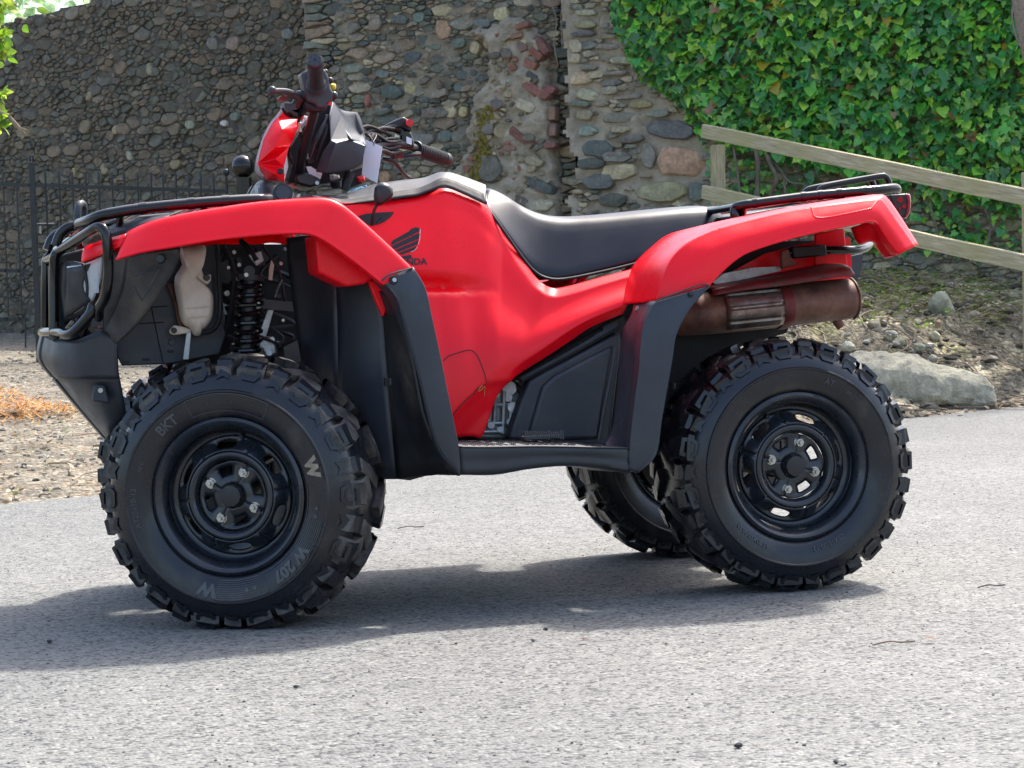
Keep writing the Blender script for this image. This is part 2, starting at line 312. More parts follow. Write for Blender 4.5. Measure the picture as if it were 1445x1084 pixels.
def asphalt():
    m, nt, b, L = newmat('worn_asphalt'); tc = N(nt, 'ShaderNodeTexCoord')
    v = N(nt, 'ShaderNodeTexVoronoi', i={'Scale': 125.0, 'Randomness': 1.0}); L(tc.outputs['Object'], v.inputs['Vector'])
    v2 = N(nt, 'ShaderNodeTexVoronoi', i={'Scale': 190.0, 'Randomness': 1.0}); L(tc.outputs['Object'], v2.inputs['Vector'])
    sep = N(nt, 'ShaderNodeSeparateColor'); L(v.outputs['Color'], sep.inputs[0])
    r = ramp(nt, [(0.0, (0.032, 0.035, 0.040)), (0.13, (0.058, 0.062, 0.066)), (0.22, (0.130, 0.133, 0.130)), (0.55, (0.168, 0.170, 0.162)), (0.9, (0.198, 0.199, 0.188)), (1.0, (0.25, 0.25, 0.235))]); L(sep.outputs[0], r.inputs['Fac'])
    # dark binder between chips
    rb = ramp(nt, [(0.45, (1, 1, 1)), (0.8, (0.5,)*3)]); L(v.outputs['Distance'], rb.inputs['Fac'])
    mx = N(nt, 'ShaderNodeMix', data_type='RGBA', blend_type='MULTIPLY'); mx.inputs['Factor'].default_value = 0.5; L(r.outputs['Color'], mx.inputs['A']); L(rb.outputs['Color'], mx.inputs['B'])
    n = N(nt, 'ShaderNodeTexNoise', i={'Scale': 0.7, 'Detail': 7.0, 'Roughness': 0.6}); L(tc.outputs['Object'], n.inputs['Vector']); rn = ramp(nt, [(0.28, (0.80,)*3), (0.7, (1.18, 1.17, 1.13))]); L(n.outputs['Fac'], rn.inputs['Fac'])
    m2 = N(nt, 'ShaderNodeMix', data_type='RGBA', blend_type='MULTIPLY'); m2.inputs['Factor'].default_value = 1; L(mx.outputs['Result'], m2.inputs['A']); L(rn.outputs['Color'], m2.inputs['B'])
    n5 = N(nt, 'ShaderNodeTexNoise', i={'Scale': 14.0, 'Detail': 6.0, 'Roughness': 0.7}); L(tc.outputs['Object'], n5.inputs['Vector']); r5 = ramp(nt, [(0.3, (0.82,)*3), (0.7, (1.16,)*3)]); L(n5.outputs['Fac'], r5.inputs['Fac'])
    m3 = N(nt, 'ShaderNodeMix', data_type='RGBA', blend_type='MULTIPLY'); m3.inputs['Factor'].default_value = 1; L(m2.outputs['Result'], m3.inputs['A']); L(r5.outputs['Color'], m3.inputs['B'])
    L(m3.outputs['Result'], b.inputs['Base Color']); b.inputs['Roughness'].default_value = 0.8
    mr = N(nt, 'ShaderNodeMath', operation='MULTIPLY', i={1: -1.0}); L(v.outputs['Distance'], mr.inputs[0])
    ml = N(nt, 'ShaderNodeMath', operation='MULTIPLY', i={1: 0.9}); L(sep.outputs[1], ml.inputs[0])
    ad = N(nt, 'ShaderNodeMath', operation='ADD'); L(mr.outputs[0], ad.inputs[0]); L(ml.outputs[0], ad.inputs[1])
    m4 = N(nt, 'ShaderNodeMath', operation='MULTIPLY', i={1: -0.4}); L(v2.outputs['Distance'], m4.inputs[0]); ad2 = N(nt, 'ShaderNodeMath', operation='ADD'); L(ad.outputs[0], ad2.inputs[0]); L(m4.outputs[0], ad2.inputs[1])
    bp = N(nt, 'ShaderNodeBump', i={'Strength': 0.6, 'Distance': 0.005}); L(ad2.outputs[0], bp.inputs['Height']); L(bp.outputs[0], b.inputs['Normal']); return m
M['asphalt'] = asphalt()
def earth():
    m, nt, b, L = newmat('gravel_and_soil'); tc = N(nt, 'ShaderNodeTexCoord'); at = N(nt, 'ShaderNodeAttribute', attribute_name='tint')
    v = N(nt, 'ShaderNodeTexVoronoi', i={'Scale': 42.0}); L(tc.outputs['Object'], v.inputs['Vector']); sep = N(nt, 'ShaderNodeSeparateColor'); L(v.outputs['Color'], sep.inputs[0])
    r = ramp(nt, [(0, (0.45, 0.43, 0.40)), (0.5, (0.9, 0.88, 0.84)), (0.9, (1.5, 1.45, 1.38)), (1.0, (2.1, 2.05, 1.95))]); L(sep.outputs[0], r.inputs['Fac'])
    mx = N(nt, 'ShaderNodeMix', data_type='RGBA', blend_type='MULTIPLY'); mx.inputs['Factor'].default_value = 1; L(at.outputs['Color'], mx.inputs['A']); L(r.outputs['Color'], mx.inputs['B'])
    n = N(nt, 'ShaderNodeTexNoise', i={'Scale': 5.0, 'Detail': 9.0, 'Roughness': 0.7}); L(tc.outputs['Object'], n.inputs['Vector']); rn = ramp(nt, [(0.3, (0.55,)*3), (0.7, (1.35,)*3)]); L(n.outputs['Fac'], rn.inputs['Fac'])
    m2 = N(nt, 'ShaderNodeMix', data_type='RGBA', blend_type='MULTIPLY'); m2.inputs['Factor'].default_value = 1; L(mx.outputs['Result'], m2.inputs['A']); L(rn.outputs['Color'], m2.inputs['B'])
    L(m2.outputs['Result'], b.inputs['Base Color']); b.inputs['Roughness'].default_value = 0.95
    ad = N(nt, 'ShaderNodeMath', operation='SUBTRACT'); L(n.outputs['Fac'], ad.inputs[0]); L(v.outputs['Distance'], ad.inputs[1])
    bp = N(nt, 'ShaderNodeBump', i={'Strength': 0.9, 'Distance': 0.02}); L(ad.outputs[0], bp.inputs['Height']); L(bp.outputs[0], b.inputs['Normal']); return m
M['earth'] = earth()
M['pebble'] = stone_mat('loose_pebble', 0.15, 0.85)
from mathutils import noise as mn
def fbm(x, y, z=0.0, oct=4):
    return mn.fractal(Vector((x, y, z)), 0.9, 2.0, oct)
# ================================================================== GROUND
E0 = UZ(0, 712, 0); E1 = UZ(1300, 588, 0)
ed = (E1-E0).normalized(); en = Vector((-ed.y, ed.x, 0))
if en.dot(Vector((FH[0], FH[1], 0))) < 0: en = -en
def st(x, y):
    q = Vector((x, y, 0))-E0; return q.dot(ed), q.dot(en)
def sstep(x, a, b):
    x = min(1, max(0, (x-a)/(b-a))); return x*x*(3-2*x)
RP = [(-1, 0), (0, 0), (0.3, 0.03), (0.7, 0.24), (1.2, 0.50), (2.2, 0.76), (3.6, 0.97), (5, 1.06), (60, 1.3)]
def zg(x, y):
    s, t = st(x, y)
    if t < 0: return -0.006
    a, b = ab((x, y)); k = sstep(a, 0.5, 1.35)
    zl = min(0.052*t, 0.62)+0.02*min(1, t*3)*fbm(x*1.3, y*1.3, 1)
    zr = float(np.interp(t, [p[0] for p in RP], [p[1] for p in RP]))+0.06*min(1, t*2)*fbm(x*2.1, y*2.1, 2)+0.045*min(1, t*2)*fbm(x*7, y*7, 5)
    return zl*(1-k)+zr*k-0.006
def G(px, py):
    """the point of the ground seen at a photo pixel"""
    d = ray(px, py); lo = 5.0
    for i in range(4000):
        p = CAM+d*lo
        if p[2] <= max(0, zg(p[0], p[1])): return Vector(p)
        lo += 0.01
    return Vector(p)
def gr(p): return Vector((p[0], p[1], zg(p[0], p[1])))

# road
ss = np.arange(-30, 31, 0.12); vs = []; fs = []
for s in ss:
    wv = 0.05*fbm(s*1.1, 3)+0.03*fbm(s*5, 8)
    p = E0+ed*float(s)+en*wv; q = E0+ed*float(s)-en*60; vs += [(p.x, p.y, 0.0), (q.x, q.y, 0.0)]
for i in range(len(ss)-1): fs.append((2*i, 2*i+1, 2*i+3, 2*i+2))
o = obj('road', vs, fs, M['asphalt'], smooth=False); o['kind'] = 'structure'
# yard and bank, one sheet beyond the road edge
s_l = np.r_[np.arange(-30, -2, 1.5), np.arange(-2, 9, 0.07), np.arange(9, 40, 1.5)]
t_l = np.r_[[-0.4, -0.05], np.arange(0.02, 8, 0.07), np.arange(8, 14, 0.3), np.arange(14, 90, 4)]
vs = []; ti = []
for t in t_l:
    for s in s_l:
        p = E0+ed*float(s)+en*float(t); z = zg(p.x, p.y) if t > 0 else -0.006; vs.append((p.x, p.y, z))
        a, b = ab(p); k = sstep(a, 0.5, 1.35); n1 = fbm(p.x*1.1, p.y*1.1, 9); n2 = fbm(p.x*3.1, p.y*3.1, 4)
        gravel = np.array((0.185, 0.165, 0.13))*(1+0.25*n1); leafy = np.array((0.17, 0.135, 0.09))
        g = sstep(n2+0.45-0.16*t, 0.1, 0.6)*0.7; L_ = gravel*(1-g)+leafy*g
        soil = np.array((0.17, 0.15, 0.105)); pale = np.array((0.52, 0.46, 0.32)); mossg = np.array((0.25, 0.25, 0.075))
        R_ = soil*(1-sstep(n1, 0.0, 0.5))+pale*sstep(n1, 0.0, 0.5); mg = sstep(n2+0.25*(t-1.6), 0.15, 0.5)*0.75; R_ = R_*(1-mg)+mossg*mg
        e = 1-sstep(t, 0.0, 0.45); R_ = R_*(1-e)+np.array((0.20, 0.165, 0.12))*e
        ti.append(tuple(L_*(1-k)+R_*k))
m = len(s_l)
fs = [(i*m+j, i*m+j+1, (i+1)*m+j+1, (i+1)*m+j) for i in range(len(t_l)-1) for j in range(m-1)]
o = obj('ground', vs, fs, M['earth'], tints=ti); o['kind'] = 'structure'

# ================================================================== STONE MAKING
def ico():
    t = (1+5**0.5)/2
    v = [(-1, t, 0), (1, t, 0), (-1, -t, 0), (1, -t, 0), (0, -1, t), (0, 1, t), (0, -1, -t), (0, 1, -t), (t, 0, -1), (t, 0, 1), (-t, 0, -1), (-t, 0, 1)]
    f = [(0, 11, 5), (0, 5, 1), (0, 1, 7), (0, 7, 10), (0, 10, 11), (1, 5, 9), (5, 11, 4), (11, 10, 2), (10, 7, 6), (7, 1, 8), (3, 9, 4), (3, 4, 2), (3, 2, 6), (3, 6, 8), (3, 8, 9), (4, 9, 5), (2, 4, 11), (6, 2, 10), (8, 6, 7), (9, 8, 1)]
    return [Vector(a).normalized() for a in v], f
ICO = ico()
def icosub(n):
    v, f = [Vector(a) for a in ICO[0]], list(ICO[1])
    for _ in range(n):
        c = {}; nf = []
        def mid(a, b):
            k = (min(a, b), max(a, b))
            if k not in c: c[k] = len(v); v.append(((v[a]+v[b])/2).normalized())
            return c[k]
        for a, b, d in f:
            x, y, z = mid(a, b), mid(b, d), mid(d, a); nf += [(a, x, z), (b, y, x), (d, z, y), (x, y, z)]
        f = nf
    return v, f
ICO2 = icosub(2); ICO3 = icosub(3)
def rock(c, sx, sy, sz, yaw=0.0, tilt=0.0, seed=0, base=None, amp=0.25, cuts=5):
    """angular rock: a ball cut by planes, roughened"""
    v, f = base or ICO2; R = Matrix.Rotation(yaw, 3, 'Z') @ Matrix.Rotation(tilt, 3, 'Y'); r2 = random.Random(seed)
    pl = []
    for _ in range(cuts):
        n = Vector((r2.uniform(-1, 1), r2.uniform(-1, 1), r2.uniform(-0.6, 1))).normalized(); pl.append((n, r2.uniform(0.55, 0.85)))
    out = []
    for p in v:
        q = p*(1+amp*0.6*mn.noise(p*1.3+Vector((seed, 0, 0)))+amp*0.25*mn.noise(p*3.5+Vector((0, seed, 0))))
        for n, d in pl:
            e = q.dot(n)-d
            if e > 0: q = q-n*e*0.9
        q = q+p*0.05*amp*mn.noise(p*9+Vector((seed, 1, 0)))
        q = R @ Vector((q.x*sx, q.y*sy, q.z*sz)); out.append(q+Vector(c))
    return out, f

# ================================================================== RUBBLE WALLS
BR = 1.6; BRH = 1.6
class Wall:
    def __init__(s, A, B):
        s.A = Vector((A.x, A.y, 0)); d = Vector((B.x-A.x, B.y-A.y, 0)); s.L = d.length; s.d = d/s.L
        n = Vector((s.d.y, -s.d.x, 0)); s.n = n if n.dot(Vector((CAM[0], CAM[1], 0))-s.A) > 0 else -n
    def pt(s, u, h, o=0.0): q = s.A+s.d*u+s.n*o; return Vector((q.x, q.y, h))
    def px(s, px, py):
        d = ray(px, py); t = (s.A-Vector(CAM)).dot(s.n)/Vector(d).dot(s.n); p = Vector(CAM+d*t); return (p-s.A).dot(s.d), p.z
def inside(poly, x, y):
    c = False; j = len(poly)-1
    for i in range(len(poly)):
        xi, yi = poly[i]; xj, yj = poly[j]
        if (yi > y) != (yj > y) and x < (xj-xi)*(y-yi)/(yj-yi)+xi: c = not c
        j = i
    return c
def voro(u0, u1, h0, h1, size, aniso, seed, jitter=1.0):
    """irregular packed polygons of uneven size"""
    g = np.random.default_rng(seed); H = (h1-h0)*aniso; n = int((u1-u0)*H/(size*size))
    cand = np.c_[g.uniform(u0-size, u1+size, n*14), g.uniform(-size, H+size, n*14)]
    rad = size*g.choice([0.42, 0.6, 0.85, 1.2], size=len(cand), p=[0.35, 0.3, 0.22, 0.13]); keep = []
    order = np.argsort(-rad[:n*14]) if jitter else np.arange(len(cand)); P = np.zeros((0, 2)); Rr = np.zeros(0)
    idx = np.r_[g.permutation(len(cand))[:n*4], g.permutation(len(cand))]
    lim = n*3
    for i in idx:
        if len(keep) > lim: break
        if len(keep):
            d = np.hypot(*(P[:len(keep)]-cand[i]).T)
            if (d < 0.62*(Rr[:len(keep)]+rad[i])).any(): continue
        if len(keep) >= len(P): P = np.r_[P, np.zeros((500, 2))]; Rr = np.r_[Rr, np.zeros(500)]
        P[len(keep)] = cand[i]; Rr[len(keep)] = rad[i]; keep.append(i)
    P = P[:len(keep)]; Rr = Rr[:len(keep)]; out = []
    for i in range(len(P)):
        d2 = ((P-P[i])**2).sum(1); nb = np.argsort(d2)[1:22]; s = size*2.2
        poly = [(P[i][0]-s, P[i][1]-s), (P[i][0]+s, P[i][1]-s), (P[i][0]+s, P[i][1]+s), (P[i][0]-s, P[i][1]+s)]
        for j in nb:
            v = P[j]-P[i]; D = math.sqrt(d2[j]); nx, ny = v/D; k = (d2[j]+Rr[i]**2-Rr[j]**2)/(2*D)
            c = nx*P[i][0]+ny*P[i][1]+k; np_ = []
            for a in range(len(poly)):
                p, q = poly[a], poly[(a+1) % len(poly)]; dp, dq = nx*p[0]+ny*p[1]-c, nx*q[0]+ny*q[1]-c
                if dp <= 0: np_.append(p)
                if dp*dq < 0: t = dp/(dp-dq); np_.append((p[0]+(q[0]-p[0])*t, p[1]+(q[1]-p[1])*t))
            poly = np_
            if len(poly) < 3: break
        if len(poly) >= 3: out.append([(x, h0+y/aniso) for x, y in poly])
    return out
def parea(p): return abs(sum(p[i][0]*p[(i+1) % len(p)][1]-p[(i+1) % len(p)][0]*p[i][1] for i in range(len(p))))/2
def chaikin(p, q=0.22):
    o = []
    for i in range(len(p)):
        a, b = p[i], p[(i+1) % len(p)]; o += [(a[0]+(b[0]-a[0])*q, a[1]+(b[1]-a[1])*q), (a[0]+(b[0]-a[0])*(1-q), a[1]+(b[1]-a[1])*(1-q))]
    return o
def stone_geo(wall, poly, joint, out_, rs, back=-0.06, rough=1.0):
    """one wall stone: outline shrunk by the joint, face domed and uneven"""
    poly = [p for i, p in enumerate(poly) if math.dist(p, poly[i-1]) > 0.004]
    if len(poly) < 3: return None
    ar = parea(poly); sz = math.sqrt(ar)
    if sz < joint*2.2: return None
    k = 1-joint/sz*rs.uniform(0.7, 1.3); cx = sum(p[0] for p in poly)/len(poly); cy = sum(p[1] for p in poly)/len(poly)
    poly = [(cx+(p[0]-cx)*k*rs.uniform(0.93, 1.03), cy+(p[1]-cy)*k*rs.uniform(0.93, 1.03)) for p in poly]
    q = []
    for i in range(len(poly)):
        a, b = poly[i], poly[(i+1) % len(poly)]; e = math.dist(a, b); q.append(a)
        if e > 0.35*sz and rough > .6:
            j = rs.uniform(-.09, .06)*e; q.append(((a[0]+b[0])/2+(b[1]-a[1])/e*j, (a[1]+b[1])/2-(b[0]-a[0])/e*j))
    poly = chaikin(q, rs.uniform(0.05, 0.15)); n = len(poly)
    o1 = out_*rs.uniform(0.5, 1.2); tx, ty = rs.uniform(-0.35, 0.35)*rough, rs.uniform(-0.45, 0.2)*rough
    vs = []
    for kk, oo in ((1.0, back), (1.0, 0.35*o1), (0.90, o1), (0.5, o1+0.12*out_)):
        for x, y in poly:
            a, b = cx+(x-cx)*kk, cy+(y-cy)*kk; e = 0 if oo == back else ((a-cx)*tx+(b-cy)*ty)+rs.uniform(-0.12, 0.12)*out_*rough
            vs.append(wall.pt(a, b, oo+e))
    vs.append(wall.pt(cx, cy, o1+0.15*out_)); fs = []
    for r in range(3):
        for i in range(n): fs.append((r*n+i, r*n+(i+1) % n, (r+1)*n+(i+1) % n, (r+1)*n+i))
    for i in range(n): fs.append((3*n+i, 3*n+(i+1) % n, 4*n))
    return vs, fs, (cx, cy), ar
def skin(name, wall, u0, u1, h0, h1, step, off, mat, parent, amp=0.02, mask=None, edge=None):
    """uneven mortar surface between the stones"""
    nu, nh = int((u1-u0)/step)+1, int((h1-h0)/step)+1; vs = []; fs = []; ok = {}
    for i in range(nu+1):
        for j in range(nh+1):
            u, h = u0+i*step, h0+j*step; o = off+amp*fbm(u*4, h*4, off*50)+amp*0.5*fbm(u*15, h*15, 3)
            if edge: o += edge(u, h)
            vs.append(wall.pt(u, h, o)); ok[i, j] = mask is None or mask(u, h)
    q = nh+1
    for i in range(nu):
        for j in range(nh):
            if ok[i, j] and ok[i+1, j+1] and ok[i+1, j] and ok[i, j+1]: fs.append((i*q+j, (i+1)*q+j, (i+1)*q+j+1, i*q+j+1))
    return obj(name, vs, fs, mat, parent, sharp=60)
def pxpoly(wall, pts): return [wall.px(x, y) for x, y in pts]
def lay(wall, root, polys, joint, out_, palette, seed, nparts=300, part='stone', skip=None, tintfn=None, mat='stone', rough=1.0):
    rs = random.Random(seed); L = []
    for p in polys:
        cx = sum(a[0] for a in p)/len(p); cy = sum(a[1] for a in p)/len(p)
        if skip and skip(cx, cy): continue
        g = stone_geo(wall, p, joint, out_, rs, rough=rough)
        if g:
            c = palette[min(int(rs.random()**1.0*len(palette)), len(palette)-1)]; k = rs.uniform(0.75, 1.25); t = tuple(x*k*BR*q for x, q in zip(c, (1.05, 1.0, .87)))
            if tintfn: t = tintfn(t, cx, cy)
            vis = -0.1 < cx < wall.L+0.1
            L.append((g[3]*(1 if vis else 0.01), g[0], g[1], t, g[2]))
    L.sort(key=lambda a: -a[0]); st_ = MB()
    for i, (ar, v, f, t, c) in enumerate(L):
        if i < nparts: obj(part, v, f, M[mat], root, tints=[t]*len(v), sharp=42, loc=wall.pt(c[0], c[1], 0))
        else: st_.add(v, f, t)
    if st_.v: st_.build('small_stones', M[mat], root, sharp=42)['kind'] = 'stuff'
def hand(wall, root, lst, name, mat, out_, seed, joint=0.004, aniso_pts=9):
    """single stones or bricks measured in the photo: (px, py, width, height, tilt, colour)"""
    rs = random.Random(seed); done = []
    for (px, py, w_, h_, rot, col) in lst:
        n = 4 if name == 'brick' else aniso_pts; poly = []
        for i in range(n):
            a = 2*math.pi*(i+0.5)/n+(0 if name == 'brick' else rs.uniform(-0.25, 0.25))
            if name == 'brick': x, y = (w_/2*(1 if math.cos(a) > 0 else -1)*rs.uniform(0.9, 1.0), h_/2*(1 if math.sin(a) > 0 else -1)*rs.uniform(0.85, 1.0))
            else:
                x, y = math.cos(a), math.sin(a); k = (abs(x)**4+abs(y)**4)**(-1/4)*rs.uniform(0.84, 1.04); x, y = x*w_/2*k, y*h_/2*k
            c, s = math.cos(math.radians(rot)), math.sin(math.radians(rot)); poly.append(wall.px(px+x*c+y*s, py+y*c-x*s))
        g = stone_geo(wall, poly, joint, out_*(0.75 if name == 'brick' else 1), rs, back=-0.08, rough=0.5)
        if g:
            obj(name, g[0], g[1], M[mat], root, tints=[tuple(x*BRH*q*rs.uniform(0.94, 1.06) for x, q in zip(col, (1.03, 1.0, .90) if name != 'brick' else (.62, .80, .80)))]*len(g[0]), sharp=42, loc=wall.pt(g[2][0], g[2][1], 0)); done.append(poly)
    return done

ZB = 0.25
# --- ivy-clad wall on the far side (right part of the picture)
WR = Wall(W(797, 430, 17.8), W(1700, 430, 16.4)); root = empty('stone_wall', WR.pt(WR.L/2, ZB)); WRO = root
tag(root, 'rubble stone wall of pale mortar and large boulders beside and under the ivy', 'wall')
big = [(961, 228, 78, 45, -4, (.40, .27, .215)), (934, 270, 79, 33, 2, (.27, .265, .18)), (947, 184, 82, 30, -6, (.12, .13, .125)), (871, 242, 56, 26, 4, (.36, .32, .22)), (845, 210, 47, 27, -4, (.10, .12, .12)),
       (845, 257, 51, 24, 3, (.11, .12, .125)), (866, 283, 46, 24, 2, (.10, .10, .10)), (831, 185, 31, 17, 3, (.22, .25, .235)), (881, 166, 64, 17, 3, (.17, .18, .16)), (877, 183, 31, 12, 0, (.28, .27, .2)), (826, 162, 28, 17, 0, (.25, .22, .17)),
       (831, 134, 37, 18, -6, (.36, .34, .26)), (820, 147, 34, 10, -4, (.14, .15, .14)), (821, 111, 38, 21, 6, (.40, .33, .23)), (813, 66, 23, 23, 10, (.36, .31, .25)), (811, 83, 23, 16, 0, (.32, .31, .24)), (825, 35, 40, 14, -2, (.22, .23, .15)),
       (824, 48, 40, 10, 3, (.12, .13, .13)), (828, 18, 34, 10, 0, (.3, .3, .25)), (917, 219, 22, 40, 5, (.22, .21, .19)), (906, 118, 28, 10, 4, (.17, .16, .15)), (906, 148, 37, 12, 6, (.30, .24, .15)), (887, 137, 50, 8, 5, (.22, .21, .18)),
       (883, 86, 56, 12, 0, (.3, .31, .23)), (930, 161, 38, 11, 3, (.2, .21, .19)), (834, 231, 46, 17, 4, (.09, .10, .10)), (985, 272, 28, 30, 6, (.15, .17, .18)), (862, 128, 26, 14, 8, (.26, .25, .2)), (856, 66, 46, 9, -3, (.24, .24, .22)), (893, 197, 40, 12, 8, (.15, .15, .14)),
       (870, 104, 40, 7, 2, (.25, .24, .2)), (832, 96, 28, 8, 0, (.2, .2, .18)), (860, 219, 20, 9, 15, (.2, .19, .17)), (803, 235, 0, 0, 0, (0, 0, 0))][:-1]
done = hand(WR, root, big, 'stone', 'stone', 0.05, 3)
ctr = [(min(p[0] for p in q)-0.01, max(p[0] for p in q)+0.01, min(p[1] for p in q)-0.01, max(p[1] for p in q)+0.01) for q in done]
def taken(u, h): return any(a < u < b and c < h < d for a, b, c, d in ctr)
polyR = voro(0.09, WR.L, ZB, 4.2, 0.115, 2.6, 11)
lay(WR, root, polyR, 0.006, 0.034, [(.20, .215, .20), (.27, .255, .22), (.36, .33, .25), (.17, .175, .17), (.33, .30, .25), (.25, .24, .21)], 5, 120, skip=lambda u, h: taken(u, h) or u < 0.13 or (u < 1.1 and h > 1.2 and rnd.random() < 0.12))
skin('mortar', WR, 0, WR.L, 0.0, 4.2, 0.03, 0.0, M['mortar_pale'], root, amp=0.035, mask=lambda u, h: u > .06+.10*fbm(h*2.6, 5)+.06*fbm(h*9, 2), edge=lambda u, h: 0.02*math.exp(-((u-0.08)/0.05)**2))
vs, fs = ([WR.pt(.12, 0, -0.02), WR.pt(.12, 4.2, -0.02), WR.pt(0, 4.2, -0.55), WR.pt(0, 0, -0.55), WR.pt(WR.L, 4.2, -0.55), WR.pt(WR.L, 0, -0.55), WR.pt(WR.L, 4.2, -0.02), WR.pt(WR.L, 0, -0.02)], [(0, 1, 2, 3), (3, 2, 4, 5), (5, 4, 6, 7), (1, 6, 4, 2)])
obj('wall_core', vs, fs, M['mortar_dark'], root, smooth=False)

# --- middle wall: slate rubble between the step and the crack
WM = Wall(W(487, 430, 18.7), W(797, 430, 18.0)); root = empty('stone_wall', WM.pt(WM.L/2, ZB)); WMO = root
tag(root, 'grey green slate rubble wall behind the handlebars, left of the brick patched buttress', 'wall')
bM = [(635, 158, 22, 24, 12, (.36, .33, .22)), (655, 158, 14, 19, -8, (.36, .33, .20)), (627, 42, 23, 31, 10, (.30, .22, .16)), (709, 21, 26, 22, 8, (.40, .35, .25)), (583, 82, 27, 18, 0, (.075, .09, .095)), (599, 196, 36, 19, -3, (.16, .17, .15)),
      (630, 192, 24, 20, 4, (.12, .145, .14)), (580, 125, 17, 22, 0, (.28, .26, .17)), (556, 131, 33, 22, -4, (.08, .105, .10)), (475, 92, 0, 0, 0, (0, 0, 0)), (650, 62, 24, 16, 20, (.12, .15, .14)), (594, 132, 0, 0, 0, (0, 0, 0)), (608, 160, 26, 20, 0, (.15, .145, .13)), (565, 28, 28, 16, 0, (.09, .10, .10)),
      (592, 25, 20, 18, 0, (.12, .15, .145)), (680, 32, 32, 16, -8, (.13, .15, .15)), (649, 125, 17, 14, 0, (.10, .14, .14)), (531, 36, 22, 20, 12, (.2, .18, .15)), (521, 142, 10, 22, 0, (.24, .12, .09)), (541, 105, 22, 14, -10, (.13, .15, .145)), (545, 250, 18, 22, 0, (.28, .19, .12)), (622, 120, 10, 14, 20, (.12, .10, .08)),
      (672, 68, 18, 22, -4, (.34, .32, .22)), (690, 60, 14, 22, 0, (.33, .30, .21)), (541, 158, 30, 12, 4, (.12, .13, .125)), (648, 192, 20, 20, 0, (.17, .16, .14))]
done = hand(WM, root, [b for b in bM if b[2]], 'stone', 'stone', 0.045, 8)
ctrM = [(min(p[0] for p in q), max(p[0] for p in q), min(p[1] for p in q), max(p[1] for p in q)) for q in done]
polyM = voro(0, WM.L, ZB, 4.2, 0.095, 2.1, 21)
lay(WM, root, polyM, 0.007, 0.026, [(.115, .135, .13), (.15, .15, .135), (.21, .195, .16), (.085, .10, .10), (.125, .14, .12), (.27, .245, .18), (.17, .155, .135), (.19, .155, .125)], 6, 300, skip=lambda u, h: any(a < u < b and c < h < d for a, b, c, d in ctrM))
skin('mortar', WM, 0, WM.L, 0.0, 4.2, 0.03, 0.006, M['mortar_mid'], root, amp=0.024)
vs = [WM.pt(0, 0, 0.01), WM.pt(0, 4.2, 0.01), WM.pt(0, 4.2, -0.6), WM.pt(0, 0, -0.6), WM.pt(WM.L, 4.2, -0.6), WM.pt(WM.L, 0, -0.6), WM.pt(WM.L, 4.2, -0.02), WM.pt(WM.L, 0, -0.02)]
obj('wall_core', vs, fs, M['mortar_dark'], root, smooth=False)

# --- buttress of crumbling mortar with bricks
bo = [(672, 48), (690, 38), (712, 27), (742, 27), (766, 42), (776, 90), (783, 140), (789, 190), (793, 240), (795, 300), (796, 400), (640, 400), (638, 300), (645, 245), (668, 205), (664, 160), (682, 128), (694, 100), (690, 70)]
root = empty('buttress', WM.pt(*WM.px(720, 430)[:1], ZB)); BUP = pxpoly(WM, bo)
tag(root, 'crumbling mortar buttress patched with red bricks, mossy on its edge, beside the crack', 'buttress')
def bdist(u, h):
    d = 9
    for i in range(len(BUP)):
        a, b = np.array(BUP[i-1]), np.array(BUP[i]); t = max(0, min(1, np.dot(np.array((u, h))-a, b-a)/(np.dot(b-a, b-a)+1e-9))); d = min(d, np.hypot(*(np.array((u, h))-a-(b-a)*t)))
    return d if inside(BUP, u, h) else -d
u0, u1 = min(p[0] for p in BUP), max(p[0] for p in BUP); h1 = max(p[1] for p in BUP)
BC = {}
def bprof(u, h):
    d = bdist(u, h)+0.045*fbm(u*7, h*7, 4)+0.02*fbm(u*25, h*25, 4); return -0.05 if d < 0 else 0.15*min(1, d/0.05)**0.6
skin('mortar', WM, u0-0.05, u1, 0.2, h1+0.05, 0.018, 0.0, M['mortar_pale'], root, amp=0.045, edge=bprof)
WB = Wall(WM.pt(0, 0, 0.145), WM.pt(WM.L, 0, 0.145))
hand(WB, root, [(757, 127, 46, 15, -32, (.36, .12, .105)), (737, 194, 46, 14, -35, (.25, .10, .08)), (776, 126, 17, 13, -30, (.30, .10, .09)), (749, 91, 23, 13, -25, (.36, .12, .085)), (757, 76, 25, 12, -38, (.28, .09, .07)), (764, 64, 34, 13, -52, (.27, .095, .08)), (737, 36, 22, 10, 18, (.27, .11, .08)), (729, 50, 20, 9, 12, (.30, .14, .10)),
    (777, 205, 20, 10, 0, (.28, .10, .09)), (780, 160, 11, 22, 0, (.33, .16, .12)), (780, 183, 11, 21, 0, (.34, .17, .12)), (738, 66, 14, 17, 20, (.26, .13, .10))], 'brick', 'brick', 0.035, 4)
hand(WB, root, [(751, 108, 19, 12, -32, (.07, .08, .085)), (716, 76, 15, 17, 10, (.13, .125, .11)), (763, 262, 48, 17, -22, (.09, .10, .105)), (702, 147, 20, 17, 10, (.12, .12, .115)), (691, 236, 40, 45, 4, (.125, .115, .10)), (744, 149, 32, 18, -20, (.38, .34, .25)), (690, 178, 20, 30, 8, (.15, .145, .125)), (716, 119, 18, 10, 0, (.18, .17, .15)), (768, 289, 38, 20, 4, (.33, .31, .24)), (726, 82, 6, 6, 0, (.12, .12, .11)),
    (755, 228, 30, 14, -20, (.27, .24, .18)), (720, 209, 18, 12, 0, (.20, .13, .10)), (732, 288, 30, 26, -30, (.12, .10, .09))], 'stone', 'stone', 0.035, 14)
